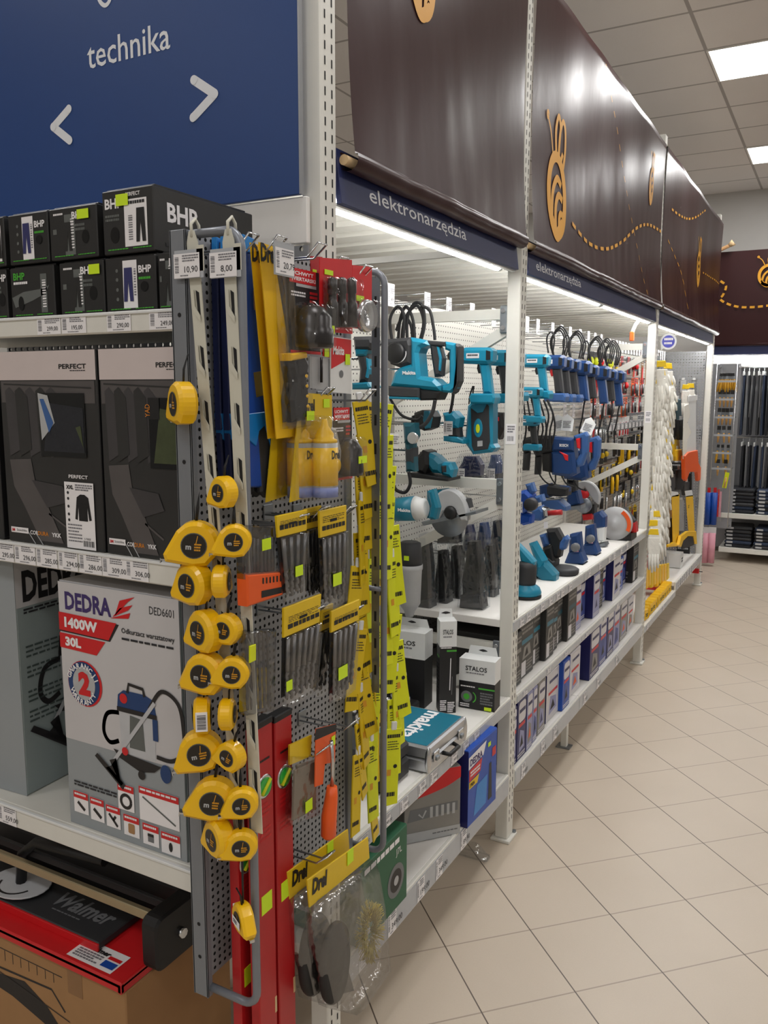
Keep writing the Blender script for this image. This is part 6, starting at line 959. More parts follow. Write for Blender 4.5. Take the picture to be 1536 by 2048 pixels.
for a, b, sch, h, d, xf in [(1018, 1034, 'navy', .245, .3, -1.06), (1035, 1053, 'navy', .255, .3, -1.06), (1054, 1066, 'lilac', .25, .3, -1.06), (1066, 1075, 'lilac', .245, .3, -1.065), (1076, 1091, 'grey', .24, .26, -1.07), (1093, 1118, 'pale', .225, .22, -1.08), (1126, 1140, 'blue', .235, .12, -1.06), (1140, 1160, 'pale', .22, .3, -1.08), (1180, 1199, 'navy', .26, .3, -1.06), (1199, 1213, 'mid', .27, .3, -1.07), (1214, 1227, 'navy', .26, .3, -1.07), (1227, 1239, 'lilac', .27, .3, -1.07), (1240, 1254, 'grey', .24, .3, -1.08), (1255, 1266, 'pale', .2, .3, -1.09)]:
    (y0, y1) = edges([a, b], 1450 - (a - 1018) * .9, xf)
    side_box(y0, y1, .278, h, d, sch, {'navy': 'navy', 'lilac': 'lilac', 'grey': 'grey', 'pale': 'white-fronted', 'blue': 'bright blue', 'mid': 'mid blue'}[sch] + ' box, ' + ORD[n] + ' from the second post on the bottom shelf', 'boxes on the bottom shelf', xf, 40 + n); n += 1
# ---- near bay, shelf with the silver case
mat('aluminium', (196, 198, 202), .32, .85, .06, 40)
t = thing('tool_case', 'silver aluminium case with a teal lid marked in white, on the near bay shelf', 'tool case', (-1.255, 2.185, .603)); w, l, h = .218, .29, .085
obj('lid', MB().box(0, 0, .045, w, l, h, 'aluminium', .006).box(.012, .012, h - .001, w - .012, l - .012, h + .0015, 'teal', .001), t); F = fr((w * .18, l * .93, h + .0016), (0, -1, 0), (1, 0, 0)); obj('lettering', MB().text('makita', .0, .05, .062, F, 'paper', 1, w=.235, bold=.03), t, label='white lettering')
obj('base', MB().box(0, 0, 0, w, l, .043, 'aluminium', .006), t)
for y in (.05, l - .05): obj('latch', MB().box(w, y - .018, .026, w + .006, y + .018, .06, 'chrome', .002).box(w + .004, y - .01, .03, w + .012, y + .01, .044, 'zinc', .002), t)
obj('handle', MB().tube([(w, l * .36, .03), (w + .022, l * .38, .026), (w + .022, l * .62, .026), (w, l * .64, .03)], .007, 'black', 8), t)
for y in (.0, l): 
    for x in (0, w): obj('corner_cap', MB().ball((x + (.004 if x == 0 else -.004), y + (.006 if y == 0 else -.006), .042), (.011, .012, .044), 'chrome', 10, 7), t)
t = thing('tool_case', 'plain black plastic tool case behind the yellow packets, beside the silver case', 'tool case', (-1.42, 2.0, .602)); obj('base', MB().box(0, 0, 0, .33, .165, .06, 'charcoal', .01), t); obj('lid', MB().box(0, 0, .062, .33, .165, .115, 'charcoal', .012), t); obj('latch', MB().box(.33, .06, .04, .337, .1, .085, 'black', .003), t)
t = thing('socket_tray', 'open black socket tray behind the silver case', 'tool tray', (-1.52, 2.3, .602)); obj('tray', MB().box(0, 0, 0, .24, .32, .05, 'black', .006), t)
for i in range(4):
    for j in range(6): obj('socket', MB().lathe((.04 + .055 * i, .035 + .05 * j, .05), (0, 0, 1), [(.012, 0), (.013, .002), (.013, .018), (.008, .018), (.007, .01)], 'chrome', 10), t)
def stalos(lab, loc, rz, w, d, h, band, scheme):
    t = thing('lamp_box', lab, 'box', loc, (0, 0, math.radians(rz)), 'black lamp boxes with white tops'); mb = MB().box(-w / 2, 0, 0, w / 2, d, h - band, 'black', 0).box(-w / 2, 0, h - band, w / 2, d, h, 'white_plastic', 0); F = fr((-w / 2, 0, 0), (1, 0, 0), (0, 0, 1)); mb.text('STALOS', w * .18, h - band * .5, min(.018, band * .3), F, 'ink', 2, w=w * .6, bold=.02); mb.scribble(w * .2, h - band * .66, w * .7, h - band * .58, 1, F, 'ink_grey', 2)
    if scheme == 'tall': mb.scribble(w * .06, h * .70, w * .7, h * .74, 2, F, 'paper', 1); mb.rect(w * .42, h * .672, w, h * .69, F, 'green_ink', 1); mb.stroke([(w * .62, h * .25), (w * .66, h * .6)], .003, F, 'paper', 1).stroke([(w * .74, h * .2), (w * .76, h * .4)], .002, F, 'mid_grey', 1); mb.scribble(w * .05, h * .02, w * .42, h * .14, 6, F, 'paper', 1).scribble(w * .5, h * .0, w * .95, h * .12, 6, F, 'paper', 1, .6, 8)
    if scheme == 'wide': mb.disc(w * .42, h * .42, .028, F, 'paper', 1).disc(w * .42, h * .42, .02, F, 'print_black', 2).disc(w * .42, h * .42, .009, F, 'paper', 3); mb.scribble(w * .05, h * .64, w * .7, h * .68, 1, F, 'paper', 1); mb.scribble(w * .3, h * .26, w * .6, h * .3, 1, F, 'green_ink', 1); mb.scribble(w * .05, h * .05, w * .4, h * .1, 1, F, 'paper', 1)
    if scheme == 'low': mb.disc(w * .22, h * .24, .022, F, 'mid_grey', 1).disc(w * .22, h * .24, .012, F, 'green_ink', 2).stroke(arc(w * .32, h * .24, .022, -60, 60), .004, F, 'green_ink', 2); mb.scribble(w * .05, h * .42, w * .45, h * .46, 1, F, 'paper', 1); mb.rect(w * .55, h * .42, w, h * .45, F, 'green_ink', 1); mb.scribble(w * .6, h * .1, w * .95, h * .36, 5, F, 'mid_grey', 1); mb.scribble(w * .04, h * .02, w * .3, h * .1, 2, F, 'paper', 1); mb.rect(w * .72, h * .01, w * .92, h * .08, F, 'sticker', 2)
    G = fr((-w / 2, d, 0), (0, -1, 0), (0, 0, 1)); mb.rect(d * .2, h * .6, d * .9, h * .62, G, 'green_ink', 1).scribble(d * .2, h * .2, d * .8, h * .55, 8, G, 'mid_grey', 1, .3)
    obj('carton', mb, t); tb = MB().prism([(-w * .42, 0), (w * .42, 0), (w * .36, .032), (-w * .36, .032)], fr((0, d, h), (1, 0, 0), (0, 0, 1)), 0, .0015, 'white_plastic'); tb.poly(c2([(-.018, .016), (0, .022), (.018, .016), (0, .012)], 4), fr((0, d - .0015, h), (1, 0, 0), (0, 0, 1)), 'print_black', 1); obj('hang_tab', tb, t)
stalos('tall narrow black lamp box with a white top and raised tab', (-1.193, 2.67, .602), 35, .062, .06, .345, .095, 'tall'); stalos('low black lamp box with a green lens picture beside the second post', (-1.112, 2.75, .602), 4, .138, .07, .19, .085, 'low'); stalos('wide black lamp box with a white ring picture behind the yellow packets', (-1.37, 2.66, .602), 4, .17, .08, .285, .1, 'wide')
# ---- near bay, bottom shelf
t = thing('goods_box', 'dark green box on the bottom shelf behind the large clear bag', 'box', (-1.03, 1.76, .288), group='boxed tools on the near bottom shelf'); mb = MB().box(-.3, 0, 0, 0, .27, .23, 'green', .002); F = YZ(0); mb.scribble(.02, .19, .22, .215, 1, F, 'paper', 1); mb.text('J7L', .2, .165, .02, F, 'paper', 1); mb.disc(.2, .09, .05, F, 'mid_grey', 1).disc(.2, .09, .034, F, 'print_black', 2).disc(.2, .09, .014, F, 'light_grey', 3)
for i, z in enumerate((.02, .05, .08)): mb.rect(.03, z, .05, z + .018, F, 'light_grey', 1)
obj('carton', mb, t); obj('lid', MB().box(-.298, .002, .23, -.002, .268, .232, 'green'), t)
t = thing('goods_box', 'grey tool box with a curved red corner, turned towards the aisle', 'box', (-1.168, 2.28, .288), (0, 0, math.radians(50)), 'boxed tools on the near bottom shelf'); w, h, d = .205, .24, .13; mb = MB().box(0, 0, 0, w, d, h, 'box_grey', .002); F = fr((0, 0, 0), (1, 0, 0), (0, 0, 1))
mb.poly([(0, h * .56)] + c2([(0, h * .6), (w * .4, h * .66), (w * .75, h * .74), (w, h * .84)], 5) + [(w, h), (0, h)], F, 'red', 1); mb.rect(0, 0, w, h * .14, F, 'light_grey', 1); mb.poly([(w * .05, h * .3), (w * .95, h * .36), (w * .95, h * .5), (w * .1, h * .48)], F, 'mid_grey', 1)
for i in range(5): mb.rect(w * (.45 + .1 * i), h * .32, w * (.5 + .1 * i), h * .48, F, 'light_grey', 2)
mb.stroke([(w * .25, h * .4), (w * .32, h * .34), (w * .38, h * .44)], .006, F, 'light_grey', 2).scribble(w * .5, h * .06, w * .95, h * .09, 1, F, 'mid_grey', 2); mb.rect(w * .42, h * .93, w * .56, h * .99, F, 'sticker', 3); obj('carton', mb, t); obj('lid', MB().box(.002, .002, h, w - .002, d - .002, h + .002, 'box_grey'), t)
t = thing('goods_box', 'blue tool box marked DEDRA leaning out beside the second post', 'box', (-1.025, 2.475, .288), (0, 0, math.radians(-2)), 'boxed tools on the near bottom shelf'); t['label'] = 'blue tool box with a white name banner and red yellow label, beside the second post'; w, h, d = .245, .275, .11; mb = MB().box(-d, 0, 0, 0, w, h, 'box_blue', .002); F = YZ(0); G = fr((-d, 0, 0), (1, 0, 0), (0, 0, 1)); mb.rect(0, 0, d, h, G, 'box_navy', 1)
mb.poly([(.0, h * .76), (.0, h * .92), (w * .6, h * .96), (w * .5, h * .8)], F, 'paper', 2); mb.text('DEDRA', .01, h * .8, h * .09, F, 'dedra_navy', 3, w=w * .42, bold=.04); mb.poly([(w * .02, h * .6), (w * .02, h * .75), (w * .46, h * .78), (w * .4, h * .62)], F, 'red', 2).scribble(w * .06, h * .64, w * .38, h * .72, 2, F, 'paper', 3); mb.poly([(w * .02, h * .5), (w * .02, h * .59), (w * .36, h * .6), (w * .3, h * .5)], F, 'drel_yellow', 2).text('190A', w * .05, h * .52, h * .05, F, 'ink', 3, bold=.03); mb.poly([(w * .2, h * .08), (w * .62, h * .1), (w * .66, h * .48), (w * .3, h * .46)], F, 'sky', 1).poly([(w * .7, h * .1), (w * .84, h * .1), (w * .8, h * .6), (w * .72, h * .6)], F, 'charcoal', 1); mb.rect(w * .82, h * .66, w * .95, h * .78, F, 'red', 2).rect(w * .66, h * .84, w * .76, h * .9, F, 'sticker', 2)
obj('carton', mb, t); obj('lid', MB().box(-d + .002, .002, h, -.002, w - .002, h + .002, 'box_blue'), t)
solo('plastic_wrap', MB().prism(c2([(-.06, 0), (-.03, .03), (.02, .05), (.06, .02), (.08, 0), (.0, -.004), (-.06, 0)], 4)[:-1], fr((0, 0, 0), (1, 0, 0), (0, 0, 1)), 0, .05, 'film', .01), 'crumpled clear plastic wrap lying on the floor at the foot of the second post', 'plastic wrap', (-1.14, 2.80, .005))
# ================================================================ far bay: carded goods on the peg wall
CARD = []
def card(w, h, back, prod, pm, film=False):
    mb = MB().box(-.001, -w / 2, -h, .001, w / 2, 0, back); F = YZ(.001)
    if prod == 'bits':
        for k in range(3): mb.cyl((.006, -w * .3 + w * .3 * k, -h * .95), (.006, -w * .3 + w * .3 * k, -h * .35), .004, pm, n=6)
        mb.scribble(-w * .4, -h * .28, w * .4, -h * .08, 2, F, 'ink', 1)
    if prod == 'blade': mb.prism([(-w * .3, -h * .95), (w * .1, -h * .95), (w * .3, -h * .3), (-w * .2, -h * .3)], YZ(.002), 0, .004, pm); mb.scribble(-w * .4, -h * .24, w * .4, -h * .06, 2, F, 'paper', 1)
    if prod == 'round': mb.lathe((.001, 0, -h * .62), (1, 0, 0), [(.002, 0), (w * .36, 0), (w * .36, .012), (w * .2, .02), (.002, .022)], pm, 14); mb.scribble(-w * .4, -h * .24, w * .4, -h * .06, 2, F, 'ink', 1)
    if prod == 'handle': mb.tube([(.012, 0, -h * .95), (.012, 0, -h * .6), (.012, 0, -h * .4)], [.012, .014, .009], pm, 8).cyl((.012, 0, -h * .4), (.012, 0, -h * .05), .004, 'drill_steel', n=6)
    return mb.mesh('carded_tool')
KINDS = {'red': card(.06, .13, 'red', 'bits', 'drill_steel'), 'orange': card(.055, .15, 'orange', 'bits', 'drill_steel'), 'grey': card(.06, .13, 'light_grey', 'bits', 'black_oxide'), 'yellow': card(.06, .14, 'drel_yellow', 'bits', 'black_oxide'), 'yellow-headed black': card(.055, .16, 'black', 'round', 'drel_yellow'), 'white': card(.06, .15, 'white_plastic', 'blade', 'red_deep'), 'red-bladed': card(.055, .2, 'cardboard', 'blade', 'red'), 'yellow-gripped': card(.05, .22, 'black', 'handle', 'yellow'), 'silver': card(.055, .2, 'mid_grey', 'bits', 'chrome'), 'round yellow': card(.08, .1, 'black', 'round', 'lime'), 'red round': card(.07, .1, 'black', 'round', 'red')}
rowsF = [(2.03, ['round yellow', 'round yellow', 'yellow-headed black', 'red', 'red round', 'red', 'red-bladed']), (1.88, ['round yellow', 'white', 'red round', 'red', 'orange', 'red']), (1.73, ['orange', 'red', 'orange', 'orange', 'grey', 'red']), (1.58, ['grey', 'silver', 'grey', 'white', 'grey', 'silver']), (1.42, ['yellow', 'yellow-headed black', 'grey', 'yellow-gripped', 'yellow-headed black']), (1.24, ['yellow', 'yellow', 'yellow-gripped', 'yellow', 'yellow-headed black', 'red']), (1.06, ['silver', 'grey', 'silver', 'yellow-headed black', 'silver']), (.84, ['yellow-gripped', 'white', 'red-bladed', 'white', 'red', 'yellow', 'red-bladed'])]
rn = ['top', 'second', 'third', 'fourth', 'fifth', 'sixth', 'seventh', 'lowest']
for r, (z, ks) in enumerate(rowsF):
    rg = random.Random(r); y = 5.5; k = 0
    while y < 7.5:
        kind = ks[min(len(ks) - 1, int((y - 5.5) / 2.0 * len(ks) + rg.random()))] if rg.random() < .85 else rg.choice(ks)
        solo('carded_tool', KINDS[kind], kind + ' carded tool, ' + ORD[k] + ' along the ' + rn[r] + ' row of the far bay', 'carded tool', (-1.44 - .08 * rg.random(), y, z), (0, 0, math.radians(rg.uniform(-16, 6))), 'carded tools in the far bay'); y += .082 + .02 * rg.random(); k += 1
    mb = MB()
    solo('hook_rail', MB().box(-.012, 0, -.006, 0, 2.3, .006, 'zinc').box(0, 0, -.003, .09, .004, .003, 'chrome').box(0, 2.29, -.003, .09, 2.294, .003, 'chrome').box(.086, 0, -.003, .09, 2.294, .003, 'chrome'), 'steel hook rail carrying the ' + rn[r] + ' row of carded tools', 'rail', (XM + .018, 5.48, z + .004), group='hook rails of the far bay')
t = thing('ticket_rail', 'grey ticket rail crossing in front of the carded tools', 'rail', (-1.37, 5.62, 1.50)); obj('rail_body', MB().box(-.01, 0, 0, 0, 1.5, .05, 'mid_grey', .002).box(-.24, .02, .02, -.01, .04, .035, 'zinc').box(-.24, 1.46, .02, -.01, 1.48, .035, 'zinc'), t)
mb = MB()
for i in range(12): mb = MB(); price_label(mb, .03 + .12 * i, .008, .07, .036, YZ(.0005), '19,90', i); obj('price_label', mb, t)
# ================================================================ white work gloves clipped in a long fan beside the third post
def glove_mesh():
    mb = MB(); O = YZ(-.006)
    palm = [(-.042, -.06), (.042, -.06), (.046, -.11), (.04, -.15), (-.038, -.15), (-.045, -.11)]; mb.prism(palm, O, 0, .014, 'glove_white', .004)
    for k, (u, l) in enumerate([(-.030, .075), (-.010, .09), (.010, .084), (.030, .066)]): mb.tube([(.001, u, -.145), (.002, u * 1.05, -.15 - l * .5), (.004, u * 1.1, -.15 - l)], [.010, .0105, .008], 'glove_white', 8)
    mb.tube([(.0, .04, -.09), (.002, .058, -.12), (.003, .062, -.145)], [.011, .011, .008], 'glove_white', 8); return mb.mesh('glove_hand'), MB().prism([(-.028, -.02), (.028, -.02), (.034, -.06), (-.034, -.06)], O, 0, .011, 'drel_yellow', .003).mesh('cuff')
GH, GC = glove_mesh(); GH.transform(Matrix.Diagonal((1, .85, 1.25, 1)))
k = 0
for col, (path, X) in enumerate([([(1322, 715), (1316, 800), (1308, 900), (1302, 980), (1294, 1060)], -1.045), ([(1336, 720), (1330, 800), (1322, 880), (1316, 960), (1310, 1040)], -1.075)]):
    pts = [(p.y, p.z) for p in [at_x(a, b, X) for a, b in c2(path, 10)]]; z = pts[0][1]; k = 0
    while z > pts[-1][1]:
        y = min(pts, key=lambda q: abs(q[1] - z))[0]; rg = random.Random(k * 7 + col)
        t = thing('work_glove', 'white yellow-cuffed glove, ' + ORD[k] + ' from the top of the ' + ('outer' if col == 0 else 'inner') + ' fan', 'glove', (X + .002 * k, y, z), (math.radians(rg.uniform(-4, 4)), math.radians(-9), math.radians(-62 + rg.uniform(-14, 10) + (12 if col else 0))), 'white work gloves'); obj('glove_hand', GH, t); obj('cuff', GC, t, label='yellow cuff'); z -= .056; k += 1
p0 = at_x(1322, 712, -1.05); solo('glove_strip', MB().box(-.008, -.0015, -1.25, .008, .0015, 0, 'zinc').tube([(0, 0, 0), (0, -.01, .02), (0, -.03, .015)], .003, 'chrome', 6), 'steel strip holding the fan of white gloves', 'hang strip', (-1.062, p0.y, p0.z), (math.radians(-8), 0, 0))
# round promo sticker on a wobbling arm
b = at_y(1337, 683, 5.52); t = thing('promo_wobbler', 'white speech-bubble promo sign with blue centre on the third post', 'sign', tuple(b)); mb = MB().prism([(.05 * math.cos(math.radians(a)), .05 * math.sin(math.radians(a))) for a in range(0, 360, 12) if not 200 < a < 236] + [(-.045, -.058)] if False else arc(0, 0, .05, -125, 205, 30) + [(-.044, -.058)], XZ(0), -.002, 0, 'white_plastic'); mat('bubble_blue', (70, 74, 180), .5); mb.disc(0, 0, .038, XZ(-.0022), 'bubble_blue', 1); mb.scribble(-.026, .004, .028, .022, 1, XZ(-.0022), 'paper', 2, .8).scribble(-.026, -.02, .022, -.004, 1, XZ(-.0022), 'paper', 2, .8, 4); obj('bubble', mb, t); obj('arm', MB().tube([(-.045, .004, .0), (-.07, .01, .01), (-.10, .0, .012)], .0016, 'clear', 5), t)
# ---- larger tools between the third and last posts; traced on the plane of the shelf front
class FTool:
    def __init__(s, name, lab, cat, px, py, X, group=None): s.X = X; s.b = at_x(px, py, X); s.t = thing(name, lab, cat, tuple(s.b), group=group)
    def p(s, name, pts, th, m, x=0.0, c=.003): obj(name, MB().prism(lc(pts, s.X, s.b), YZ(x - th), 0, th, m, c), s.t); return s
T = FTool('hand_saw', 'white-bladed hand saw with an orange handle hanging near the last post', 'hand saw', 1385, 880, -1.09); T.p('saw_blade', [(1378, 800), (1392, 796), (1392, 920), (1374, 925), (1372, 900)], .003, 'white_plastic', 0, 0).p('sleeve_edge', [(1368, 812), (1376, 808), (1380, 830), (1374, 845), (1382, 865), (1374, 880), (1372, 918), (1366, 918), (1366, 880)], .006, 'glove_white', .003, .001).p('handle', [(1366, 912), (1374, 904), (1392, 900), (1394, 925), (1399, 935), (1398, 960), (1394, 962), (1392, 944), (1376, 944), (1370, 962), (1367, 958)], .03, 'orange', .014, .004).p('blade_tip', [(1376, 792), (1394, 790), (1394, 800), (1376, 804)], .01, 'white_plastic', .004, .001)
T = FTool('saw_card', 'yellow tall saw card with an arched yellow handle, nearest the last post', 'hand saw', 1385, 990, -1.08, 'yellow saw cards of the far bay'); T.p('card', [(1372, 992), (1386, 990), (1390, 1066), (1378, 1068)], .004, 'yellow', 0, .001).p('hang_tab', [(1370, 982), (1384, 980), (1386, 992), (1372, 994)], .003, 'white_plastic', 0, 0).p('handle', [(1356, 1090), (1360, 1072), (1374, 1062), (1390, 1062), (1392, 1088), (1388, 1088), (1385, 1072), (1374, 1072), (1364, 1082), (1360, 1094)], .024, 'yellow', .01, .003).p('grip', [(1364, 1084), (1376, 1072), (1386, 1074), (1388, 1090), (1366, 1098)], .02, 'black', .004, .003); (a, c), = lc([(1376, 1018)], T.X, T.b); obj('lettering', MB().text('SAW', a, c, .03, YZ(.0005), 'ink', 1, w=.05) if False else MB().scribble(a, c, a + .05, c + .03, 2, YZ(.0005), 'ink', 1), T.t)
T = FTool('saw_card', 'yellow tall saw card beside the fan of white gloves', 'hand saw', 1352, 990, -1.10, 'yellow saw cards of the far bay'); T.p('card', [(1344, 992), (1359, 988), (1358, 1086), (1346, 1088)], .004, 'yellow', 0, .001).p('hang_tab', [(1340, 982), (1356, 984), (1358, 992), (1342, 994)], .003, 'white_plastic', 0, 0).p('handle', [(1334, 1090), (1346, 1084), (1362, 1088), (1362, 1092), (1334, 1094)], .02, 'yellow', .01, .003)
for i, (px, py, X) in enumerate([(1372, 772, -1.2), (1382, 770, -1.18)]): t = thing('work_glove', ['yellow-cuffed white glove hanging in the upper far bay, nearer the gloves fan', 'yellow-cuffed white glove hanging in the upper far bay, nearer the last post'][i], 'glove', tuple(at_x(px, py - 8, X)), (0, 0, -.9), 'white work gloves'); obj('glove_hand', GH, t); obj('cuff', GC, t, label='yellow cuff')
for i, (px, py, w, h, m, lab) in enumerate([(1338, 800, 9, 70, 'olive_cloth', 'olive packet hanging behind the fan of white gloves'), (1348, 806, 9, 74, 'black', 'black packet hanging between the olive and the dark teal packets'), (1358, 800, 9, 66, 'teal_dark', 'dark teal packet hanging in the upper far bay'), (1364, 840, 10, 40, 'charcoal', 'charcoal packet hanging beside the orange-handled saw'), (1352, 880, 14, 26, 'drel_yellow', 'upper yellow clamp pack beside the orange-handled saw'), (1346, 892, 12, 22, 'lime', 'lime clamp pack beside the fan of white gloves'), (1358, 900, 12, 22, 'yellow', 'lower yellow clamp pack beside the orange-handled saw'), (1322, 1040, 8, 46, 'red_deep', 'dark red tool hanging under the fan of white gloves'), (1332, 1046, 8, 50, 'red', 'bright red tool hanging under the fan of white gloves'), (1342, 1036, 7, 56, 'sand_grey', 'grey tool hanging between the red tools and the yellow saw card'), (1360, 940, 16, 40, 'black', 'black pack hanging below the yellow clamp packs'), (1376, 965, 14, 26, 'charcoal', 'charcoal pack under the orange-handled saw'), (1344, 950, 12, 34, 'charcoal', 'charcoal pack beside the lower gloves of the fan')]):
    T = FTool('tool_pack', lab, 'tool pack', px, py, -1.13 - .02 * (i % 3), 'packs hanging in the far bay'); T.p('pack', [(px - w / 2, py), (px + w / 2, py - 2), (px + w / 2 + 1, py + h * .7), (px + w * .3, py + h), (px - w * .4, py + h), (px - w / 2, py + h * .6)], .03, m, 0, .005).p('hang_tab', [(px - 2, py - 8), (px + 2, py - 8), (px + 2, py), (px - 2, py)], .003, 'white_plastic', -.01, 0)
for i in range(10): 
    px = 1290 + 5.2 * i; py = 1128 - .9 * i; T = FTool('paint_scraper', 'yellow-handled scraper, ' + ORD[i] + ' from the third post in the lowest hanging row', 'scraper', px, py, -1.12, 'yellow-handled scrapers'); T.p('handle', [(px - 1.8, py + 8), (px + 1.8, py + 6), (px + 2, py + 44 + 5 * (i % 2)), (px - 2, py + 46 + 5 * (i % 2))], .022, 'yellow' if i % 3 else 'drel_yellow', 0, .004).p('blade', [(px - 4, py - 12), (px + 3, py - 14), (px + 3, py + 8), (px - 3, py + 10)], .003, 'light_grey', -.008, 0)
for i in range(13): 
    y = 5.56 + .083 * i; rg = random.Random(i); solo('yellow_pack', MB().box(-.05, -.032, 0, .012, .032, .075, 'yellow', .004).box(.012, -.02, .01, .0135, .02, .05, 'drel_yellow').scribble(-.02, .02, .02, .045, 2, YZ(.0137), 'ink', 1), 'yellow pack standing along the lowest shelf edge, ' + ORD[i] + ' from the third post', 'pack', (-1.075, y, .245), (0, 0, math.radians(rg.uniform(-12, 12))), 'yellow packs along the lowest shelf')
for i, (px, py, X, dims, m, lab) in enumerate([(1312, 1222, -1.14, (.16, .12, .06), 'red', 'red flat box on the lowest shelf of the far bay'), (1294, 1145, -1.09, (.06, .1, .16), 'red_deep', 'dark red pack hanging beside the third post above the yellow scrapers'), (1362, 1160, -1.1, (.14, .12, .12), 'white_plastic', 'white box on the lowest shelf near the last post'), (1378, 1130, -1.2, (.16, .3, .26), 'black', 'black bin standing at the end of the lowest shelf'), (1310, 1240, -1.2, (.12, .2, .04), 'cardboard', 'brown flat carton under the red flat box')]):
    z0 = {0: .29, 2: .305, 3: .305, 4: .245}.get(i, .58); y = at_x(px, py, X).y; t = thing('goods_box', lab, 'box', (X, y, z0), group='boxes in the far bay'); a, b_, c = dims; obj('carton', MB().box(-a, -b_ / 2, 0, 0, b_ / 2, c, m, .004).scribble(-b_ * .3, c * .3, b_ * .3, c * .7, 2, YZ(0), 'light_grey' if m != 'white_plastic' else 'ink', 1), t); obj('lid', MB().box(-a + .002, -b_ / 2 + .002, c, -.002, b_ / 2 - .002, c + .003, m), t)
p = at_y(1394, 1141, 7.98); solo('red_clip', MB().box(-.04, -.02, -.025, .02, 0, .02, 'red', .004).cyl((.02, -.01, -.005), (.05, -.012, -.005), .004, 'black', n=8), 'small red clip clamped on the last post', 'clip', tuple(p))
solo('end_pegboard', MB().box(0, -.003, 0, .50, .003, 1.86, 'peg_end'), 'grey perforated end panel behind the orange-handled saw', 'pegboard', (-1.6, 7.965, .27))
for i, (px, py, w, h, m, lab) in enumerate([(1346, 838, 14, 34, 'black', 'black tool pack on the end panel, upper one beside the gloves'), (1360, 842, 12, 30, 'charcoal', 'charcoal tool pack on the end panel beside the orange-handled saw'), (1352, 925, 22, 52, 'black', 'large black tool pack on the end panel under the clamp packs'), (1374, 940, 18, 44, 'black', 'black tool pack on the end panel under the orange saw handle'), (1366, 1092, 26, 46, 'black', 'big black tool pack on the end panel under the yellow saw cards'), (1340, 1000, 12, 60, 'cardboard', 'brown carded pack on the end panel beside the yellow saw card'), (1362, 1000, 10, 62, 'light_grey', 'pale carded pack on the end panel between the yellow saw cards'), (1366, 760, 12, 26, 'light_grey', 'pale carded pack high on the end panel'), (1388, 760, 8, 30, 'mid_grey', 'grey carded pack high on the end panel beside the last post')]):
    Y = 7.93; b = at_y(px, py, Y); t = thing('tool_pack', lab, 'tool pack', tuple(b), group='packs on the end panel'); q = ly([(px - w / 2, py), (px + w / 2, py), (px + w / 2, py + h), (px - w / 2, py + h)], Y, b); obj('pack', MB().prism(q, XZ(0), -.03, 0, m, .005).scribble(q[0][0] * .8, -.04, q[1][0] * .8, -.015, 1, XZ(-.0), 'light_grey', 2), t); obj('hang_tab', MB().box(-.012, -.004, 0, .012, .034, .02, 'white_plastic'), t)
b = at_x(1264, 672, -1.15); t = thing('roof_clip', 'white stick with an orange end hanging under the roof near the third post', 'clip', tuple(b)); obj('stick', MB().tube([(0, 0, .02), (.01, .03, .07), (.02, .1, .11), (.02, .13, .115)], .012, 'white_plastic', 8), t); obj('orange_end', MB().box(-.012, -.014, -.03, .012, .014, .025, 'orange', .004), t)
# ================================================================ rear aisle along the back wall
BY = 9.30
def rear_post(x): return MB().box(x, 0, 0, x + .05, .06, 2.9, 'steel_white', .003)
solo('shelf_upright', rear_post(0), 'white steel post of the rear run beside the paint brush rack', 'shelf frame', (-1.27, BY + .02, 0)); solo('shelf_upright', rear_post(0), 'white steel post of the rear run beyond the hanging trousers', 'shelf frame', (1.1, BY + .02, 0))
solo('backing_sheet', MB().box(0, 0, .05, 2.45, .02, 2.3, 'steel_grey'), 'grey back panel behind the hanging trousers', 'panel', (-1.3, 9.9, 0)); solo('fascia_strip', MB().box(0, 0, 0, 2.4, .02, .16, 'white_matte'), 'white fascia strip under the rear navy strip', 'panel', (-1.25, 9.60, 2.02))
solo('header_strip', MB().box(0, 0, 0, 2.4, .015, .105, 'header_navy'), 'navy header strip of the rear run under its brown banner', 'sign', (-1.25, BY - .005, 2.15))
t = thing('led_tube', 'lit LED tube over the hanging trousers at the back', 'light', (-1.2, 9.42, 2.13), group='LED tubes under the headers'); obj('tube', MB().cyl((0, 0, 0), (2.2, 0, 0), .012, 'led', n=8), t); obj('batten', MB().box(0, -.02, .013, 2.2, .02, .035, 'white_plastic'), t)
t = thing('banner', 'brown banner of the rear run with a gold bee at the picture edge', 'banner', (0, 0, 0)); mb = MB(); v = []; f = []; ys = BY - .03; NX = 60
for i in range(NX + 1):
    x = -1.25 + 2.4 * i / NX
    for j in range(13): z = 2.25 + .92 * j / 12; v.append((x, ys + .012 * noise.noise(V3((x * 4, z, 2))) - .012 * math.sin(math.pi * j / 12), z))
for i in range(NX):
    for j in range(12): f.append((i * 13 + j, (i + 1) * 13 + j, (i + 1) * 13 + j + 1, i * 13 + j + 1))
mb.add(v, f, 'banner_brown', True); F = fr((0, ys - .03, 0), (1, 0, 0), (0, 0, 1)); b = at_y(1540, 550, ys - .03)
for pts, w in bee(b.x - .01, b.z, .22): mb.stroke(pts, w, F, 'gold', 1)
for pts, w, m_ in dashes([(p.x, p.z) for p in [at_y(a, c, ys - .03) for a, c in c2([(1441, 562), (1452, 572), (1446, 590), (1440, 598), (1456, 608), (1480, 614), (1510, 614), (1545, 610)], 10)]], .045, .03, .022): mb.stroke(pts, w, F, 'gold', 1)
obj('vinyl_sheet', mb, t); obj('dowel', MB().cyl((-1.25, ys + .01, 2.25), (1.15, ys + .01, 2.25), .016, 'banner_brown', n=10), t)
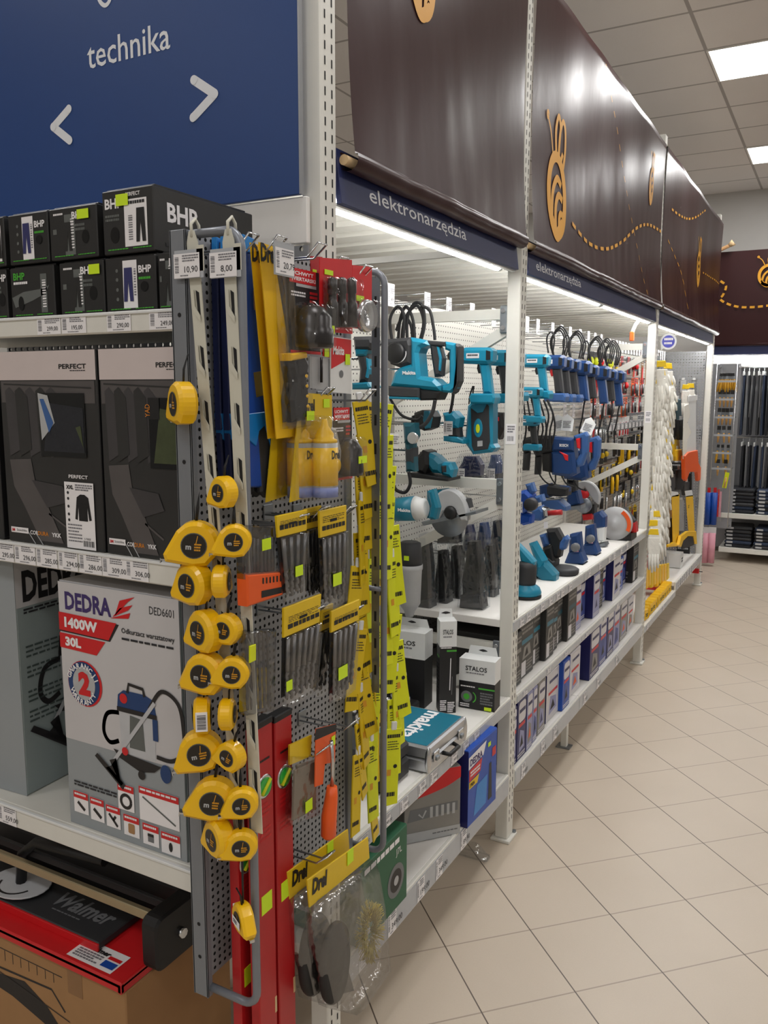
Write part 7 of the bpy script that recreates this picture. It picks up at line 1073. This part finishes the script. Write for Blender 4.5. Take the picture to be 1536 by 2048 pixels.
b = at_y(1450, 492, 9.2); solo('rope_end', MB().tube([(-.25, .02, -.16), (-.08, .0, -.05), (.04, 0, .0)], .018, 'cardboard', 8).tube([(.04, 0, 0), (.08, 0, .03)], [.02, .034], 'dowel_wood', 8), 'frayed brown rope end sticking up over the rear banner', 'rope', tuple(b))
for z, lab in ((.515, 'upper folded clothes shelf of the rear run'), (.15, 'lowest folded clothes shelf of the rear run')):
    t = thing('shelf', lab, 'shelf', (-1.05, BY, z), group='shelves of the rear run'); obj('shelf_board', MB().box(0, .01, -.03, 2.15, .58, 0, 'steel_white'), t); obj('price_rail', MB().box(0, 0, -.05, 2.15, .012, .003, 'steel_white', .003), t)
for z, lab in ((2.03, 'top clothes rail of the rear run'), (1.30, 'second clothes rail of the rear run')): solo('clothes_rail', MB().cyl((-1.2, 0, 0), (1.1, 0, 0), .012, 'chrome', n=10), lab, 'clothes rail', (0, 9.55, z), group='clothes rails')
def trouser_mesh(m):
    mb = MB(); S_ = [(-.10, 0), (.10, 0), (.115, -.2), (.105, -.62), (.02, -.62), (.005, -.25), (-.005, -.25), (-.02, -.62), (-.105, -.62), (-.115, -.2)]; mb.prism([(u * .9, v) for u, v in S_], fr((.01, 0, -.07), (0, 1, 0), (0, 0, 1)), -.010, .010, m, .006); return mb.mesh('trousers')
def hanger_mesh(): return MB().tube([(0, 0, 0), (0, .012, .012), (0, 0, .024), (0, -.012, .014)], .003, 'white_plastic', 6).tube([(0, 0, 0), (0, 0, -.03)], .003, 'white_plastic', 6).box(-.006, -.11, -.075, .006, .11, -.03, 'white_plastic', .004).mesh('hanger')
TM = [trouser_mesh('dark_cloth'), trouser_mesh('charcoal'), trouser_mesh('blue_cloth')]; HM = hanger_mesh(); LBL = MB().box(-.016, -.13, -.5, -.014, -.11, -.06, 'light_grey').mesh('paper_label')
for r, (z, x0, n) in enumerate(((2.015, -.93, 24), (1.285, -.9, 18))):
    for i in range(n):
        rg = random.Random(i + 50 * r); x = x0 + (.048 if r == 0 else .062) * i
        t = thing('hanging_trousers', 'dark work trousers on a white hanger, ' + ORD[i] + ' from the brush rack on the ' + ('top' if r == 0 else 'second') + ' rail', 'trousers', (x, 9.55, z), (0, math.radians(rg.uniform(-1, 1)), math.radians(rg.uniform(-4, 4))), 'hanging work trousers'); obj('hanger', HM, t); obj('trousers', TM[rg.choice((0, 0, 1, 2))], t)
        if rg.random() < .6: obj('paper_label', LBL, t)
FM = [MB().box(0, 0, 0, .26, .34, .035, m, .012).box(.02, -.001, .008, .08, .0, .028, 'light_grey').mesh('folded_garment') for m in ('dark_cloth', 'blue_cloth', 'charcoal')]
for z0, nz, lab in ((.518, 7, 'upper'), (.153, 6, 'lowest')):
    for c in range(5):
        for k in range(nz): rg = random.Random(c * 20 + k + int(z0 * 100)); solo('folded_garment', FM[rg.choice((0, 1, 2))], 'folded dark garment, ' + ORD[k] + ' up, ' + ORD[c] + ' stack, ' + lab + ' rear shelf', 'clothes', (-1.0 + .285 * c + rg.uniform(-.006, .006), BY + .03 + rg.uniform(0, .02), z0 + .037 * k), (0, 0, rg.uniform(-.04, .04)), 'folded garments on the rear shelves')
# paint brush rack facing the aisle at the corner
mat('brush_wood', (206, 160, 96), .5); mat('brush_yellow', (204, 152, 36), .5)
RXc = -1.14; t = thing('brush_rack', 'tall wire rack of paint brushes at the corner of the rear run', 'display rack', (RXc, 9.06, 0)); obj('back_sheet', MB().box(-.11, .25, .35, .2, .256, 2.06, 'steel_grey').box(.0, .165, 2.02, .012, .25, 2.04, 'steel_grey').box(.18, .165, 2.02, .192, .25, 2.04, 'steel_grey'), t)
for x in (.0, .19): obj('upright_rod', MB().tube([(x, .17, 2.05), (x, .0, 2.05), (x, .0, .4), (x, .17, .4)], .005, 'chrome', 7), t)
for z in (1.88, 1.70, 1.52, 1.34, 1.16, 1.0): obj('wire_tray', MB().tube([(.0, .17, z), (.0, .01, z), (.19, .01, z), (.19, .17, z)], .0035, 'chrome', 6).tube([(.0, .09, z), (.19, .09, z)], .0025, 'chrome', 5).box(.0, .005, z - .012, .19, .008, z + .008, 'tag_holder'), t)
BR = [MB().tube([(0, 0, .0), (0, 0, -.05), (0, 0, -.10)], [.009, .012, .006], 'brush_wood', 8).box(-.018, -.008, .0, .018, .008, .03, 'zinc').box(-.017, -.007, .03, .017, .007, .07, 'black').mesh('paint_brush'), MB().tube([(0, 0, .0), (0, 0, -.08), (0, 0, -.13)], [.008, .013, .007], 'brush_yellow', 8).box(-.014, -.008, .0, .014, .008, .03, 'zinc').box(-.013, -.007, .03, .013, .007, .06, 'black').mesh('paint_brush')]
tiers = ['top', 'second', 'third', 'fourth', 'fifth', 'lowest']
for r, z in enumerate((1.90, 1.72, 1.54, 1.36, 1.18, 1.02)):
    for i in range((8, 4, 4, 3, 3, 2)[r]):
        rg = random.Random(r * 9 + i); n_ = (8, 4, 4, 3, 3, 2)[r]; x = RXc + .02 + .15 * (i + .5) / n_
        solo('paint_brush', BR[1] if r in (0, 4) else BR[0], 'wooden-handled paint brush, ' + ORD[i] + ' along the ' + tiers[r] + ' tier of the brush rack', 'paint brush', (x, 9.06 + .06, z), (math.radians(rg.uniform(-8, 8)), math.radians((x - RXc - .09) * -180 if r == 0 else rg.uniform(-6, 6)), 0), 'paint brushes on the rack')
for i, (px, py, m, lab) in enumerate([(1418, 985, 'blue', 'blue paint roller sleeve hanging lowest beside the last post'), (1430, 985, 'blue', 'blue paint roller sleeve hanging nearest the pink gloves')]): b = at_y(px, py, 8.98); t = thing('roller_sleeve', lab, 'paint roller', tuple(b), group='blue roller sleeves'); obj('sleeve', MB().cyl((0, 0, -.33), (0, 0, 0), .03, m, n=16), t); obj('hang_tab', MB().box(-.015, -.002, 0, .015, .002, .05, 'red'), t)
for i, (px, lab) in enumerate([(1412, 'pink roller pack hanging lowest, nearest the last post'), (1425, 'pink roller pack hanging lowest, nearest the clothes shelves')]): b = at_y(px, 1060, 8.98); t = thing('roller_pack', lab, 'paint roller', tuple(b), group='pink roller packs'); obj('roller', MB().cyl((0, 0, -.34), (0, 0, -.03), .034, 'pink', n=16), t); obj('header', MB().box(-.036, -.004, -.04, .036, .004, .03, 'white_plastic'), t)
b = at_y(1440, 975, 8.98); solo('roller_card', MB().box(-.03, -.005, -.35, .03, .005, .0, 'clear').box(-.02, -.004, -.3, .0, .004, -.02, 'red').box(.002, -.004, -.3, .02, .004, -.04, 'pink'), 'clear and red roller card at the outer edge of the brush rack', 'paint roller', tuple(b))
b = at_y(1455, 945, 9.0); solo('brush_card', MB().box(-.02, -.003, -.16, .02, .003, 0, 'lime').tube([(0, -.01, -.15), (0, -.01, -.05)], .009, 'brush_wood', 8), 'yellow-green brush card hanging at the lower end of the brush rack', 'paint brush', tuple(b), (0, math.radians(8), 0))
# hanging brackets for goods that hang on the peg wall
HW = MB().tube([(0, 0, 0), (-1, 0, 0)], .003, 'chrome', 6).mesh('hanger_wire')
for o in list(bpy.data.objects):
    if o.parent is None and o.get('category') in ('drill', 'rotary hammer', 'planer', 'multi tool', 'blower', 'vacuum', 'router', 'cable', 'work light', 'circular saw', 'sander', 'tool', 'grinder') and XM < o.location.x < -1.0 and o.location.z > .96 and o.location.y < 7.9:
        h = obj('hanger_wire', HW, o); h.location = (0, .03, .005); h.scale = ((o.location.x - XM) / o.scale.x, 1, 1)
